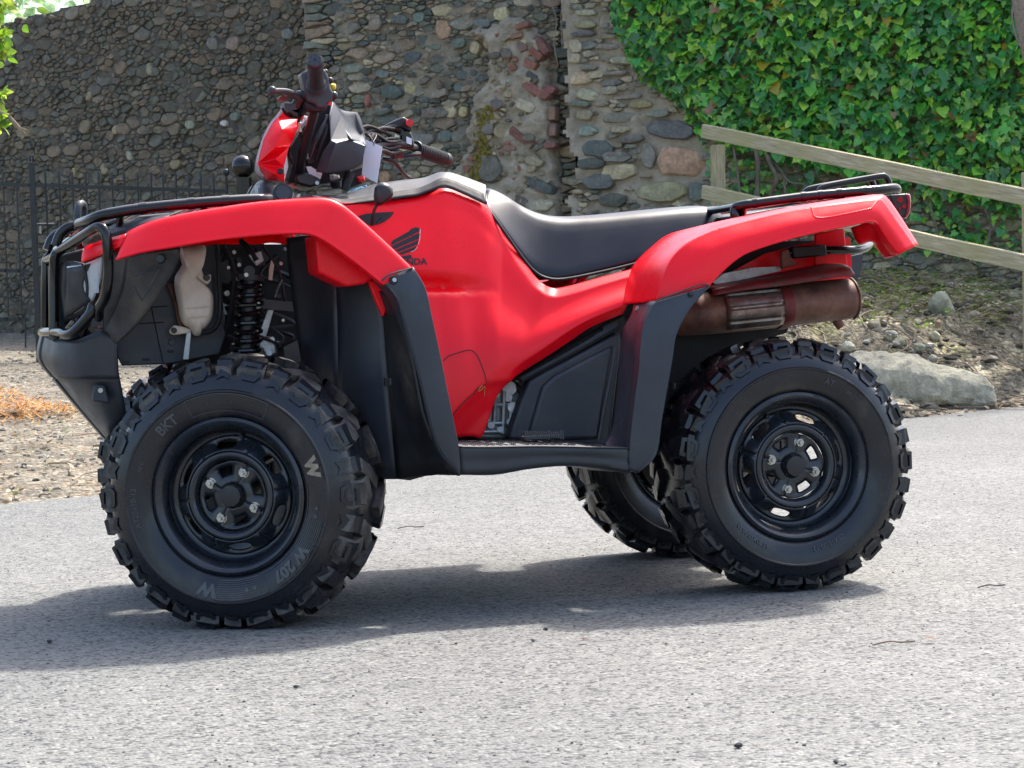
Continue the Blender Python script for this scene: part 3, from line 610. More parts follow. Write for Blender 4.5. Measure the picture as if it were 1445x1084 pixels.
pb = [p for p in voro(u0, u1, 0.3, h1, .085, 1.35, 51) if all(inside(BUP, a, b) for a, b in p) and bdist(*p[0]) > .02]
lay(WB, root, pb, .02, .03, [(.20, .18, .14), (.13, .13, .115), (.30, .26, .19), (.24, .21, .16), (.26, .13, .10)], 52, 60, skip=lambda u, h: rnd.random() < .35)
mb = MB()
for k in range(150):
    px = rnd.gauss(681, 7)+(-8 if k % 3 == 0 else 0); py = rnd.uniform(150, 262); px = 690-(py-150)*0.16+rnd.gauss(0, 5)
    p = WB.pt(*WB.px(px, py), 0.03); v, f = rock(p, rnd.uniform(.008, .022), .008, rnd.uniform(.008, .03), seed=k, base=ICO, cuts=0); mb.add(v, f)
mb.build('moss', M['moss'], root)['kind'] = 'stuff'

# --- shaded wall behind the railings
WL = Wall(W(-260, 430, 23.2), W(487, 430, 19.3)); root = empty('stone_wall', WL.pt(WL.L/2, ZB)); WLO = root
tag(root, 'dark shaded rubble stone wall running behind the black iron railings', 'wall')
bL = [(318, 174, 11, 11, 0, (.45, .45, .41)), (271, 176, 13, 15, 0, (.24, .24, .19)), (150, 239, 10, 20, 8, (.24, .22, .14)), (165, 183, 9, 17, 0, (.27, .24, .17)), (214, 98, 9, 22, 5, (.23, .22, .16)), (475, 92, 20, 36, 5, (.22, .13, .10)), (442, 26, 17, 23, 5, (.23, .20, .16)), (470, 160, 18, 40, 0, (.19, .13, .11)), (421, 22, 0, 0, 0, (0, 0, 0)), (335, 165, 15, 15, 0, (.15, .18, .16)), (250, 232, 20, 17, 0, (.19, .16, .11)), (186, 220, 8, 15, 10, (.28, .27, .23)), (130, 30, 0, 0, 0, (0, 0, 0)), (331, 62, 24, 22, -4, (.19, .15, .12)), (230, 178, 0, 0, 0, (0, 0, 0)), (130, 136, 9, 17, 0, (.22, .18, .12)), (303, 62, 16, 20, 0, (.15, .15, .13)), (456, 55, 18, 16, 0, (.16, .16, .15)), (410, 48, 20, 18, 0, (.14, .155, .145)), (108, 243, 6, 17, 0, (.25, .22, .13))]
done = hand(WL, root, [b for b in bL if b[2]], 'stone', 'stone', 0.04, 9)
ctrL = [(min(p[0] for p in q), max(p[0] for p in q), min(p[1] for p in q), max(p[1] for p in q)) for q in done]
ua, ha = WL.px(0, 31); ub, hb = WL.px(132, 0)
def wtop(u): return ha+(hb-ha)*(min(u, ub+.6)-ua)/(ub-ua)+.03*fbm(u*2.3, 3)+.015*fbm(u*9, 1)
WLH = wtop(WL.L)+.3
polyL = voro(0, WL.L, ZB, WLH, 0.092, 1.6, 31)
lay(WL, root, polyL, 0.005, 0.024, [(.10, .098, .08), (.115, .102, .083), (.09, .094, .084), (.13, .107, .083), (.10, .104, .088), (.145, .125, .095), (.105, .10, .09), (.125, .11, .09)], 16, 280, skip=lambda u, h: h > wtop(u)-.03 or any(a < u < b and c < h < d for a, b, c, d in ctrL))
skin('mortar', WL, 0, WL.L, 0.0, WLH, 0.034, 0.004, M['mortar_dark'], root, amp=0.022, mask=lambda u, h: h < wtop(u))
us = np.linspace(0, WL.L, 60); vs = []; fs = []
for u in us: vs += [WL.pt(u, 0, -.01), WL.pt(u, wtop(u)-.02, -.01), WL.pt(u, wtop(u)-.02, -.6), WL.pt(u, 0, -.6)]
for i in range(59): fs += [(i*4+j, i*4+4+j, i*4+5+j, i*4+1+j) for j in range(3)]
fs += [(0, 1, 2, 3), (236, 239, 238, 237)]
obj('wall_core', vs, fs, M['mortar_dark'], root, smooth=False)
# ================================================================== IVY
def leafshape(kind):
    if kind == 'ivy':
        p = [(0, 0), (0.30, -0.16), (0.52, 0.02), (0.36, 0.22), (0.50, 0.42), (0.24, 0.50), (0.0, 0.98), (-0.24, 0.50), (-0.50, 0.42), (-0.36, 0.22), (-0.52, 0.02), (-0.30, -0.16)]
    elif kind == 'heart':
        p = [(0, 0), (0.26, -0.12), (0.46, 0.08), (0.44, 0.35), (0.24, 0.66), (0, 0.95), (-0.24, 0.66), (-0.44, 0.35), (-0.46, 0.08), (-0.26, -0.12)]
    else:
        p = [(0, 0), (0.22, 0.18), (0.27, 0.45), (0.16, 0.75), (0, 1.0), (-0.16, 0.75), (-0.27, 0.45), (-0.22, 0.18)]
    c = (0, 0.3 if kind != 'oval' else 0.45); n = len(p)
    v = [(x, y, 0.10*abs(x)-0.12*(y-0.3)**2) for x, y in p]+[(c[0], c[1], -0.03)]
    return [Vector(a) for a in v], [(i, (i+1) % n, n) for i in range(n)]
SH = {k: leafshape(k) for k in ('ivy', 'heart', 'oval')}
def leaf_rot(nrm, roll, rs):
    """leaf hangs tip-down on a surface whose outward normal is nrm"""
    n = Vector(nrm).normalized(); down = Vector((0, 0, -1)); y = (down-n*down.dot(n)).normalized(); x = y.cross(n)
    R = Matrix((x, y, n)).transposed(); return R @ Matrix.Rotation(roll, 3, 'Z')
ivyA = [(866, -60), (872, 20), (884, 60), (905, 92), (930, 105), (952, 130), (985, 148), (1000, 188), (1060, 212), (1200, 245), (1300, 270), (1445, 300), (1700, 320), (1700, -60)]
ivyB = [(996, 180), (1150, 225), (1500, 290), (1700, 310), (1700, 385), (1440, 372), (1200, 352), (1120, 300), (1004, 290)]
IVA, IVB = pxpoly(WR, ivyA), pxpoly(WR, ivyB)
ivy = empty('ivy', WR.pt(WR.px(1200, 0)[0], zg(*WR.pt(WR.px(1200, 0)[0], 0)[:2])))
tag(ivy, 'dense green ivy covering the stone wall behind the wooden fence', 'ivy')
rs = random.Random(5); Ls = []
IN = []
def ivy_leaf(u, h, o, size):
    tiltup = rs.uniform(0.1, 1.15); side = rs.gauss(0, 0.5)
    n = (WR.n*math.cos(tiltup)+Vector((0, 0, 1))*math.sin(tiltup)+WR.d*side).normalized()
    R = leaf_rot(n, rs.gauss(0, 0.55), rs); v = 0.5+0.5*fbm(u*1.6, h*1.6, 7); q = rs.random()
    px_right = u/WR.L
    if q < 0.10+0.22*max(0, v-0.35): t = (0.38*rs.uniform(.8, 1.2), 0.66*rs.uniform(.8, 1.15), 0.09)
    elif q < 0.45: t = (0.20*rs.uniform(.8, 1.2), 0.47*rs.uniform(.8, 1.2), 0.085)
    elif q < 0.978: t = (0.085*rs.uniform(.7, 1.3), 0.26*rs.uniform(.7, 1.3), 0.08)
    else: t = rs.choice([(0.45, 0.34, 0.03), (0.32, 0.16, 0.07), (0.36, 0.20, 0.12)])
    return (WR.pt(u, h, o), R, size, t, 'ivy' if rs.random() < 0.62 else 'heart')
n = 0
while n < 9000:
    u = rs.uniform(0, WR.L); h = rs.uniform(0.6, 4.15)
    a, b = inside(IVA, u, h), inside(IVB, u, h)
    if not (a or (b and rs.random() < 0.42)): continue
    if u > 4.6 and rs.random() < 0.55: continue
    bul = 0.17+0.11*fbm(u*1.3, h*1.3, 2)+0.05*fbm(u*4, h*4, 6); k = rs.random()**0.6
    o = 0.03+max(0.03, bul*(1 if a else 0.6))*k
    sz = rs.choice([0.048, 0.062, 0.078, 0.098])*rs.uniform(0.8, 1.15)*(0.8 if k < 0.5 else 1.0)*(0.72 if not a else 1)
    Ls.append((k*sz*(1 if u < 4.3 else 0.1)*(1 if a else 0.6), ivy_leaf(u, h, o, sz))); n += 1
# trailing edge sprigs over the mortar
for k in range(160):
    u, h = WR.px(rs.uniform(868, 1010), 0)[0], 0
    px = rs.uniform(865, 1000); py = np.interp(px, [866, 884, 905, 952, 1000], [10, 60, 92, 130, 188])+rs.uniform(-4, 16); u, h = WR.px(px, py); Ls.append((0, ivy_leaf(u, h, 0.05+rs.random()*0.03, rs.uniform(0.03, 0.06))))
Ls.sort(key=lambda a: -a[0]); st_ = MB(); LM = {}
for i, (k, (p, R, s, t, kind)) in enumerate(Ls):
    v, f = SH[kind]
    if i < 300:
        if kind not in LM:
            me = bpy.data.meshes.new('ivy_leaf'); me.from_pydata([tuple(a) for a in v], [], f); finish(me, M['ivy'], tints=[(1, 1, 1)]*len(v)); LM[kind] = me
        o = bpy.data.objects.new('leaf', LM[kind]); COL.objects.link(o); o.parent = ivy
        o.matrix_basis = Matrix.Translation(p-Vector(ivy.location)) @ R.to_4x4() @ Matrix.Scale(s, 4); o.color = (*t, 1)
    else: st_.add([p+R @ (a*s) for a in v], f, t)
st_.build('foliage', M['ivy'], ivy)['kind'] = 'stuff'
for pts, r in [([(1076, 300), (1074, 262), (1076, 230), (1070, 205)], .016), ([(1098, 300), (1092, 275), (1102, 255), (1094, 235), (1088, 220)], .016), ([(1157, 275), (1140, 262), (1120, 258), (1105, 240), (1088, 222)], .009), ([(1118, 300), (1114, 270), (1112, 250)], .010), ([(1052, 300), (1050, 270), (1046, 240), (1040, 205)], .009), ([(1030, 300), (1026, 262), (1030, 225)], .007), ([(1210, 175), (1224, 174), (1232, 173)], .006), ([(1330, 345), (1322, 310), (1316, 290)], .008), ([(1275, 345), (1270, 320), (1262, 300)], .007), ([(1395, 350), (1400, 320), (1392, 295)], .007), ([(1275, 225), (1278, 212), (1276, 200)], .005)]:
    v, f = tube([WR.pt(*WR.px(x, y), 0.16+0.03*math.sin(x)) for x, y in pts], r, 7); obj('stem', v, f, M['stem'], ivy)
# pale rootlets hanging down the crack
for pts in [[(778, 0), (790, 30), (786, 60), (792, 95)], [(800, 0), (796, 25), (798, 70)], [(858, 0), (850, 30), (846, 70), (838, 100)]]:
    v, f = tube([WR.pt(*WR.px(x, y), 0.09) for x, y in pts], .0035, 5); obj('stem', v, f, M['twig'], ivy)

# ================================================================== FENCE
fence = empty('post_and_rail_fence', gr(W(1450, 430, 14.2)))
tag(fence, 'weathered wooden post and rail fence sloping down in front of the ivy', 'fence')
def rail(p0, p1, hh, th):
    p0, p1 = Vector(p0), Vector(p1); d = (p1-p0).normalized(); up = Vector((0, 0, 1)); s = d.cross(up).normalized(); u = s.cross(d); L = (p1-p0).length; k = 14; vs = []; fs = []
    for i in range(k+1):
        c = p0+d*(L*i/k)+u*0.0015*math.sin(i*1.3)
        for a, b in ((-1, -1), (1, -1), (1, 1), (-1, 1)): vs.append(c+s*(a*th/2)+u*(b*hh/2*(1+0.015*math.sin(i*2.1))))
    for i in range(k):
        for j in range(4): fs.append((i*4+j, i*4+(j+1) % 4, i*4+4+(j+1) % 4, i*4+4+j))
    return vs, fs+[(3, 2, 1, 0), (k*4, k*4+1, k*4+2, k*4+3)]
def aligned(name, vs, fs, mat, parent, axis):
    """mesh whose own x axis runs along the timber, so that the grain does too"""
    x = axis.normalized(); y = (Vector((0, 0, 1)) if abs(x.z) < .8 else Vector((FH[0], FH[1], 0))).cross(x).normalized(); z = x.cross(y); R = Matrix((x, y, z)); p0 = Vector(vs[0])
    me = bpy.data.meshes.new(name); me.from_pydata([tuple(R @ (Vector(v)-p0)) for v in vs], [], fs); me.update(); finish(me, mat, smooth=False)
    o = bpy.data.objects.new(name, me); COL.objects.link(o); o.parent = parent; o.matrix_basis = Matrix.Translation(p0-Vector(parent.location)) @ R.transposed().to_4x4(); return o
for (x0, y0, x1, y1) in ((993, 185, 1640, 318), (993, 271, 1640, 414)):
    b0, b1 = 16.7, 14.05-(195/452)*2.65
    v, f = rail(W(x0, y0, b0), W(x1, y1, b1), 0.10, 0.045)
    ra = aligned('rail', v, f, M['wood'], fence, Vector(v[-4])-Vector(v[0])); bev(ra, 0.006)
    for xx in (x0+18, 1438, 1444):
        t_ = (xx-x0)/(x1-x0); q = Vector(v[0])+(Vector(v[-4])-Vector(v[0]))*t_; q = W(xx, y0+(y1-y0)*t_+(-4 if xx != 1444 else 4), b0+(b1-b0)*t_-.03); bl_ = cyl(q, q-Vector((FH[0]*.012, FH[1]*.012, 0)), .006, 8); obj('nail', bl_[0], bl_[1], M['stem'], fence)
for px, b, ytop in ((1452, 14.2, 243), (1011, 16.85, 205)):
    t = W(px, ytop, b); g = gr(t); v, f = box((t.x, t.y, (t.z+g.z-0.3)/2), 0.10, 0.10, t.z-g.z+0.3, Matrix.Rotation(-YAW, 3, 'Z') @ Matrix.Rotation(0.015, 3, 'Y')); bev(aligned('post', v, f, M['wood'], fence, Vector((0, 0, 1))), 0.006)

# ================================================================== RAILINGS, GATE POST, BALL POST
def rl(px, py): return W(px, py, 17.2+0.9*(px-45)/300)
def picket(mb, px, y0, y1, r, tip):
    a, b = rl(px, y1), rl(px, y0); a = Vector((b.x, b.y, a.z)); v, f = cyl(a, b, r, 6); mb.add(v, f)
    if tip == 'spike':
        v, f = cyl(b-Vector((0, 0, .03)), b+Vector((0, 0, .028)), r*1.7, 6, r*0.9); mb.add(v, f)
    else:
        v, f = rock(b+Vector((0, 0, .015)), .028, .028, .03, base=ICO2, amp=0, cuts=0); mb.add(v, f)
def railing(name, label, cat, xs, x0, x1, ends=None):
    base = gr(rl(xs[len(xs)//2], 460)); r = empty(name, base); tag(r, label, cat)
    for x in xs:
        m = MB(); picket(m, x, 248+0.026*(x-150)*0.4, 452, 0.0072, 'spike'); m.build('picket', M['iron'], r, loc=rl(x, 452))
    for ya, yb in ((260, 270), (382, 384), (451, 450)):
        s = (x1-x0)/320; v, f = rail(rl(x0, ya+(yb-ya)*x0/325), rl(x1, ya+(yb-ya)*x1/325), 0.028, 0.008); obj('rail', v, f, M['iron'], r, smooth=False)
    return r
railing('railing_panel', 'black iron railing panel of thin spiked bars between gate post and ball post', 'railing', [64, 83, 102, 121, 139, 158, 175, 194, 213, 230, 248, 266, 283, 301], 48, 318)
g1 = railing('iron_gate', 'black iron spiked gate left of the square latch post', 'gate', [4, 23]+[-15-19*i for i in range(6)], -125, 41)
for x in (36, 52):
    v, f = cyl(rl(x, 491), rl(x, 449), 0.007, 6); obj('drop_bolt', v, f, M['iron'], g1)
v, f = tube([rl(34, 395), rl(36, 405), rl(42, 412)], 0.008, 6); obj('handle', v, f, M['iron'], g1)
t = rl(44.5, 229); g = gr(t); gp = empty('gate_post', g); tag(gp, 'square black gate post with two bright tips and a small latch', 'gate post')
v, f = box((t.x, t.y, (t.z+g.z-.1)/2), .042, .042, t.z-g.z+.1, Matrix.Rotation(-YAW, 3, 'Z')); bev(obj('post', v, f, M['iron'], gp, smooth=False), .004)
for dx in (-.012, .012):
    v, f = rock(t+Vector((RH[0]*dx, RH[1]*dx, .03)), .009, .009, .03, base=ICO2, amp=0, cuts=0); obj('tip', v, f, M['iron'], gp)
v, f = cyl(rl(50, 317), rl(76, 317), .011, 8); obj('latch', v, f, M['iron'], gp); v, f = cyl(rl(57, 316), rl(57, 330), .008, 8); obj('latch_pin', v, f, M['steel'], gp)
p = rl(319, 250); g = gr(p); bp = empty('iron_post', g); tag(bp, 'slim black iron post with a rounded tip at the end of the railings', 'post')
m = MB(); picket(m, 319, 246, 470, .012, 'ball'); m.build('post', M['iron'], bp)
c = W(343, 235, 17.0); g = gr(c); bp = empty('ball_post', g); tag(bp, 'thick black post topped with a glossy round ball finial', 'gate post')
v, f = rock(c, .086, .086, .086, base=ICO3, amp=0, cuts=0); obj('ball_finial', v, f, M['black'], bp)
v, f = cyl(g-Vector((0, 0, .1)), Vector((c.x, c.y, c.z-.085)), .064, 20); obj('post', v, f, M['black'], bp); v, f = cyl(Vector((c.x, c.y, c.z-.11)), Vector((c.x, c.y, c.z-.07)), .03, 16); obj('neck', v, f, M['black'], bp)

# ================================================================== TREES
def crown(mb, pts, n, sz, cols, rs, spread, kind='oval'):
    v0, f0 = SH[kind]
    for i in range(n):
        c, r = rs.choice(pts); q = Vector((rs.gauss(0, 1), rs.gauss(0, 1), rs.gauss(0, .8)))*r*0.55; p = Vector(c)+q
        nr = Vector((rs.gauss(0, 1), rs.gauss(0, 1), rs.uniform(0, 1.6))).normalized(); R = leaf_rot(nr, rs.uniform(0, 6.28), rs); s = sz*rs.uniform(.6, 1.3); c_ = rs.choice(cols); k = rs.uniform(.75, 1.3)
        mb.add([p+R @ (a*s) for a in v0], f0, tuple(x*k for x in c_))
rs = random.Random(12)
# near tree whose lower sprays reach into the picture at its left edge
base = gr(AB(-3.3, 10.2)); tr = empty('overhanging_tree', base); tag(tr, 'tree with bright yellow green leaves overhanging from the left of the railings', 'tree')
top = base+Vector((0, 0, 4.6)); v, f = tube([base-Vector((0, 0, .2)), base+Vector((.05, 0, 1.6)), base+Vector((.0, .1, 3.0)), top], .1, 10, rr=[.14, .11, .09, .04]); obj('trunk', v, f, M['bark'], tr)
br = [(W(-70, -60, 10), W(-20, 20, 10), W(2, 60, 10)), (W(-70, -80, 10.2), W(-10, -30, 10.1), W(25, 10, 10)), (W(-80, 120, 10), W(-10, 155, 10), W(10, 164, 10), W(24, 178, 10), W(36, 190, 10)), (W(-90, 60, 9.8), W(-30, 110, 9.9), W(0, 140, 10))]
for b in br:
    v, f = tube([base+Vector((0, 0, 2.4))]+list(b), .012, 6, rr=[.03]+[.010]*(len(b)-1)+[.004]); obj('branch', v, f, M['twig'], tr)
for x0, y0, x1, y1 in ((10, 164, 18, 160), (36, 190, 30, 196), (24, 178, 38, 184), (10, 164, 4, 176)):
    v, f = tube([W(x0, y0, 10), W(x1, y1, 10)], .004, 5, smooth=False); obj('twig', v, f, M['twig'], tr)
mb = MB(); cl = [(W(-4, 50, 10), .045), (W(-2, 72, 10), .045), (W(-22, 60, 10), .12), (W(0, 8, 10), .06), (W(-30, 0, 10), .15), (W(-8, 138, 10), .04), (W(-6, 172, 10), .03), (W(-60, 40, 10), .3)]
crown(mb, cl, 380, .055, [(.22, .34, .05), (.14, .26, .04), (.30, .38, .07)], rs, 0, 'oval')
crown(mb, [(AB(-3.3+rs.uniform(-1.0, .7), 10.2+rs.uniform(-1, 1), base.z+rs.uniform(3.4, 5.2)), .6) for _ in range(14)], 1500, .11, [(.10, .20, .035), (.15, .27, .05)], rs, 0)
mb.build('crown', M['leaf'], tr)['kind'] = 'stuff'
# pale tree beyond the wall top
base = AB(-6.6, 29, .3); tr = empty('tree', base); tag(tr, 'pale green tree showing above the far left top of the shaded wall', 'tree')
v, f = tube([base, base+Vector((.1, 0, 2.5)), base+Vector((-.1, .1, 5))], .18, 9, rr=[.22, .17, .08]); obj('trunk', v, f, M['bark'], tr)
mb = MB(); crown(mb, [(AB(-6.6+rs.gauss(0, 1.1), 29+rs.gauss(0, .9), rs.uniform(3.0, 6.8)), .8) for _ in range(26)], 4200, .17, [(.30, .42, .24), (.38, .50, .32), (.22, .34, .16), (.40, .50, .40)], rs, 0); mb.build('crown', M['leaf'], tr)['kind'] = 'stuff'
# pale trunk at the right edge
g0 = gr(W(1560, 430, 15.2)); tr = empty('tree', g0); tag(tr, 'pale barked leaning tree trunk crossing the ivy at the right edge', 'tree')
v, f = tube([g0-Vector((0, 0, .1)), W(1505, 250, 15.2), W(1466, 110, 15.2), W(1446, 30, 15.2), W(1434, -60, 15.2), W(1420, -260, 15.2)], .06, 14, rr=[.12, .09, .075, .062, .06, .04]); obj('trunk', v, f, M['bark'], tr)
v, f = tube([W(1430, 0, 15.05), W(1428, 30, 15.05), W(1437, 60, 15.05), W(1446, 72, 15.05)], .006, 6); obj('vine', v, f, M['stem'], tr)
mb = MB(); crown(mb, [(W(1420+rs.uniform(-120, 160), -300+rs.uniform(-60, 60), 15.2+rs.uniform(-.6, .6)), .5) for _ in range(10)], 900, .11, [(.08, .16, .03), (.12, .22, .04)], rs, 0); mb.build('crown', M['leaf'], tr)['kind'] = 'stuff'

# ================================================================== STONES, LITTER ON THE GROUND
def verge_stone(px, py, w_, h_, label, col, seed, name='stone', yaw=0.3, tilt=0.0, cat='stone', mat='boulder', group=None, cuts=11, amp=.4, base=ICO3):
    g = G(px, py+h_*0.42); b = ab(g)[1]; k = b/FPX
    v, f = rock(g+Vector((0, 0, h_*k*.34)), w_*k*.56, min(w_, h_*1.4)*k*.5, h_*k*.62, yaw, tilt, seed, base, amp, cuts)
    o = obj(name, v, f, M[mat], sharp=35, tints=[tuple(c*1.45 for c in col)]*len(v), loc=g); tag(o, label, cat, group); return o
g = G(1310, 572); k = ab(g)[1]/FPX
tb = [(1196, 520, 560), (1206, 503, 566), (1225, 497, 571), (1256, 497, 574), (1290, 503, 577), (1322, 513, 578), (1352, 522, 579), (1378, 530, 580), (1396, 537, 579), (1404, 545, 577), (1407, 556, 574)]
bb_ = ab(g)[1]; vv = []; secs = cr([np.array(t, float) for t in tb], 5); nseg = 36
for i, (px, y0, y1) in enumerate(secs):
    c = W(px, (y0+y1)/2, bb_); hh = (y1-y0)/2*k*1.08; dd = .25*(1-abs(2*i/(len(secs)-1)-1)**6*.35)
    for j in range(nseg):
        a = 2*math.pi*j/nseg; ca, sa = math.cos(a), math.sin(a); y = math.copysign(abs(ca)**.8, ca)*dd; z = math.copysign(abs(sa)**.62, sa)*hh
        if ca < 0: y *= (1.0-.35*max(0, sa)) ; y -= .05*max(0, -sa)*abs(ca)
        p = c+Vector((FH[0]*(y+.2), FH[1]*(y+.2), z)); n_ = .024*fbm(p.x*5, p.z*7, p.y*5)+.014*fbm(p.x*15, p.z*30, p.y*15)-.030*max(0, fbm(p.x*3.2+7, p.z*9-p.x*3, 2)); st_n = .010*math.floor(3*fbm(p.x*3, p.z*9, 4))/3
        vv.append(p+Vector((0, ca, sa)).normalized()*0+Vector((FH[0]*ca, FH[1]*ca, sa))*(n_+st_n))
m_ = len(secs); fs = [(i*nseg+j, i*nseg+(j+1) % nseg, (i+1)*nseg+(j+1) % nseg, (i+1)*nseg+j) for i in range(m_-1) for j in range(nseg)]+[tuple(range(nseg))[::-1], tuple(range((m_-1)*nseg, m_*nseg))]
o = obj('boulder', vv, fs, M['boulder'], tints=[(.46, .43, .32)]*len(vv), loc=g, sharp=28); tag(o, 'long grey green boulder lying at the road edge behind the rear wheel', 'boulder')
VS = [(1328, 426, 42, 36, 'upright angular grey green stone on the bank above the boulder', (.27, .27, .20)), (1234, 456, 23, 17, 'pale tan angular stone on dark soil just right of the exhaust', (.36, .30, .22)), (1375, 443, 30, 10, 'flat tan stone on the bank below the lower fence rail, right of the upright stone', (.34, .30, .23)),
      (1324, 457, 11, 12, 'small pinkish brown stone just under the upright angular stone', (.34, .22, .16)), (1317, 473, 22, 13, 'smooth tan cobble tilted up above the two cobbles by the boulder', (.36, .33, .22)), (1270, 481, 24, 11, 'rounded olive cobble between the pale tan stone and the boulder', (.33, .31, .20)), (1254, 476, 14, 9, 'small olive pebble touching the left side of the rounded cobble', (.31, .29, .18)),
      (1295, 490, 21, 14, 'rounded olive grey cobble just behind the middle of the boulder', (.32, .31, .22)), (1312, 486, 20, 6, 'thin whitish flake of stone lying behind the boulder', (.52, .47, .42)), (1196, 490, 23, 16, 'pale green grey stone half hidden by the top of the rear tyre', (.40, .39, .30)), (1317, 506, 16, 12, 'small pale stone leaning on the back of the boulder', (.38, .35, .26)),
      (1202, 447, 9, 9, 'small white pebble nearest to the end of the exhaust', (.5, .48, .44)), (1213, 443, 9, 9, 'small white pebble right of the pebble nearest the exhaust', (.5, .48, .43)), (1241, 465, 13, 7, 'little flat grey stone under the pale tan angular stone', (.34, .32, .27)), (1340, 401, 11, 7, 'small grey stone high on the bank under the lower rail', (.3, .29, .25)),
      (1275, 357, 58, 22, 'mossy dark green stone at the foot of the ivy behind the red tail', (.13, .15, .10)), (1355, 585, 10, 5, 'small grey pebble in front of the boulder on the road edge', (.3, .28, .25))]
for i, (px, py, w_, h_, lb, col) in enumerate(VS): verge_stone(px, py, w_, h_, lb, col, 60+i, group='stones lying on the bank', base=ICO2 if w_ < 30 else ICO3)
def strew(n, ra, rb, size, cols, seed, flat=.6):
    rs = random.Random(seed); m = MB()
    while n > 0:
        a, b = rs.uniform(*ra), rs.uniform(*rb); p = AB(a, b); s, t = st(p.x, p.y)
        if t < -0.02: continue
        z = zg(p.x, p.y); sz = size*rs.choice([.4, .6, .6, 1, 1.6])*rs.uniform(.7, 1.3); v, f = rock((p.x, p.y, z+sz*.15), sz*rs.uniform(.7, 1.4), sz, sz*flat, rs.uniform(0, 6), 0, rs.randint(0, 999), ICO, .3, 2)
        c = rs.choice(cols); k = rs.uniform(.7, 1.25); m.add(v, f, tuple(x*k for x in c)); n -= 1
    return m
strew(5200, (-4.8, -0.6), (8.2, 19), .011, [(.22, .20, .165), (.17, .155, .13), (.28, .26, .22), (.12, .105, .085), (.36, .34, .29)], 3).build('gravel', M['pebble'])['kind'] = 'stuff'
strew(2600, (0.9, 4.6), (12.2, 17.4), .014, [(.22, .19, .14), (.33, .29, .22), (.14, .12, .09), (.42, .38, .31), (.09, .08, .06)], 4).build('rubble', M['pebble'])['kind'] = 'stuff'
strew(900, (0.9, 4.6), (12.4, 17.2), .032, [(.10, .085, .06), (.14, .115, .08), (.08, .068, .05)], 14, .5).build('soil_clods', M['pebble'])['kind'] = 'stuff'
strew(260, (0.9, 4.6), (12.3, 17.0), .024, [(.46, .42, .34), (.38, .35, .27), (.52, .48, .42)], 15, .6).build('loose_stones', M['pebble'])['kind'] = 'stuff'
def litter(n, ra, rb, size, cols, seed, tmax=99, kind='oval'):
    rs = random.Random(seed); m = MB(); v0, f0 = SH[kind]
    while n > 0:
        a, b = rs.uniform(*ra), rs.uniform(*rb); p = AB(a, b); s, t = st(p.x, p.y)
        if t < 0.0 or t > tmax*rs.random(): continue
        nr = Vector((rs.gauss(0, .5), rs.gauss(0, .5), 1)).normalized(); R = leaf_rot(nr, rs.uniform(0, 6.3), rs) if abs(nr.z) < .999 else Matrix.Identity(3); sz = size*rs.uniform(.5, 1.3); c = rs.choice(cols); k = rs.uniform(.7, 1.3)
        q = Vector((p.x, p.y, zg(p.x, p.y)+.006+.008*rs.random())); m.add([q+R @ (x*sz) for x in v0], f0, tuple(x*k for x in c)); n -= 1
    return m
litter(1700, (-4.8, -0.8), (8.2, 15), .035, [(.28, .20, .12), (.22, .16, .11), (.40, .34, .24), (.18, .14, .10), (.44, .40, .31), (.16, .20, .06)], 5, 5).build('leaf_litter', M['litter'])['kind'] = 'stuff'
litter(1500, (0.9, 4.6), (12.2, 17.2), .03, [(.30, .22, .13), (.40, .33, .22), (.22, .15, .09), (.16, .13, .08)], 6).build('bank_litter', M['litter'])['kind'] = 'stuff'
def twigs(n, ra, rb, seed, ln):
    rs = random.Random(seed); m = MB()
    while n > 0:
        p = AB(rs.uniform(*ra), rs.uniform(*rb)); s, t = st(p.x, p.y)
        if t < .05: continue
        an = rs.uniform(0, 6.28); L_ = ln*rs.uniform(.3, 1.4); q = []
        for k in range(4):
            x, y = p.x+math.cos(an)*L_*k/3, p.y+math.sin(an)*L_*k/3; an += rs.gauss(0, .25); q.append(Vector((x, y, zg(x, y)+.008+.02*rs.random())))
        v, f = tube(q, rs.uniform(.0025, .006), 5, 2); m.add(v, f); n -= 1
    return m
twigs(520, (1.0, 4.6), (12.5, 17.2), 7, .34).build('twigs', M['twig'])['kind'] = 'stuff'
twigs(70, (-4.5, -1.0), (8.6, 16), 8, .35).build('twigs', M['twig'])['kind'] = 'stuff'
# small weeds on the bank
rs = random.Random(9); m = MB(); v0, f0 = SH['heart']
for c in range(60):
    px, py = rs.uniform(1205, 1440), rs.triangular(355, 470, 372); g = G(px, py)
    for k in range(rs.randint(4, 14)):
        nr = Vector((rs.gauss(0, .5), rs.gauss(0, .5), 1)).normalized(); R = leaf_rot(nr, rs.uniform(0, 6.3), rs); s = rs.uniform(.012, .03); p = g+Vector((rs.gauss(0, .05), rs.gauss(0, .05), rs.uniform(.01, .06)))
        m.add([p+R @ (x*s) for x in v0], f0, rs.choice([(.12, .22, .03), (.18, .30, .05), (.09, .17, .03)]))
m.build('weeds', M['leaf'])['kind'] = 'stuff'
m = MB(); rs = random.Random(19)
for k in range(2200):     # moss and thin dry grass on the bank
    px, py = rs.uniform(1150, 1445), rs.triangular(370, 470, 400); g = G(px, py); an = rs.uniform(0, 6.28); L_ = rs.uniform(.03, .12); w_ = .0025
    d = Vector((math.cos(an), math.sin(an), rs.uniform(.1, .6))); s = Vector((-math.sin(an), math.cos(an), 0))*w_
    m.add([g-s, g+s, g+d*L_*.6+s*.6, g+d*L_-Vector((0, 0, L_*.2))], [(0, 1, 2, 3)], rs.choice([(.30, .25, .12), (.17, .19, .05), (.38, .33, .2), (.13, .15, .03)]))
m.build('dry_grass', M['litter'])['kind'] = 'stuff'
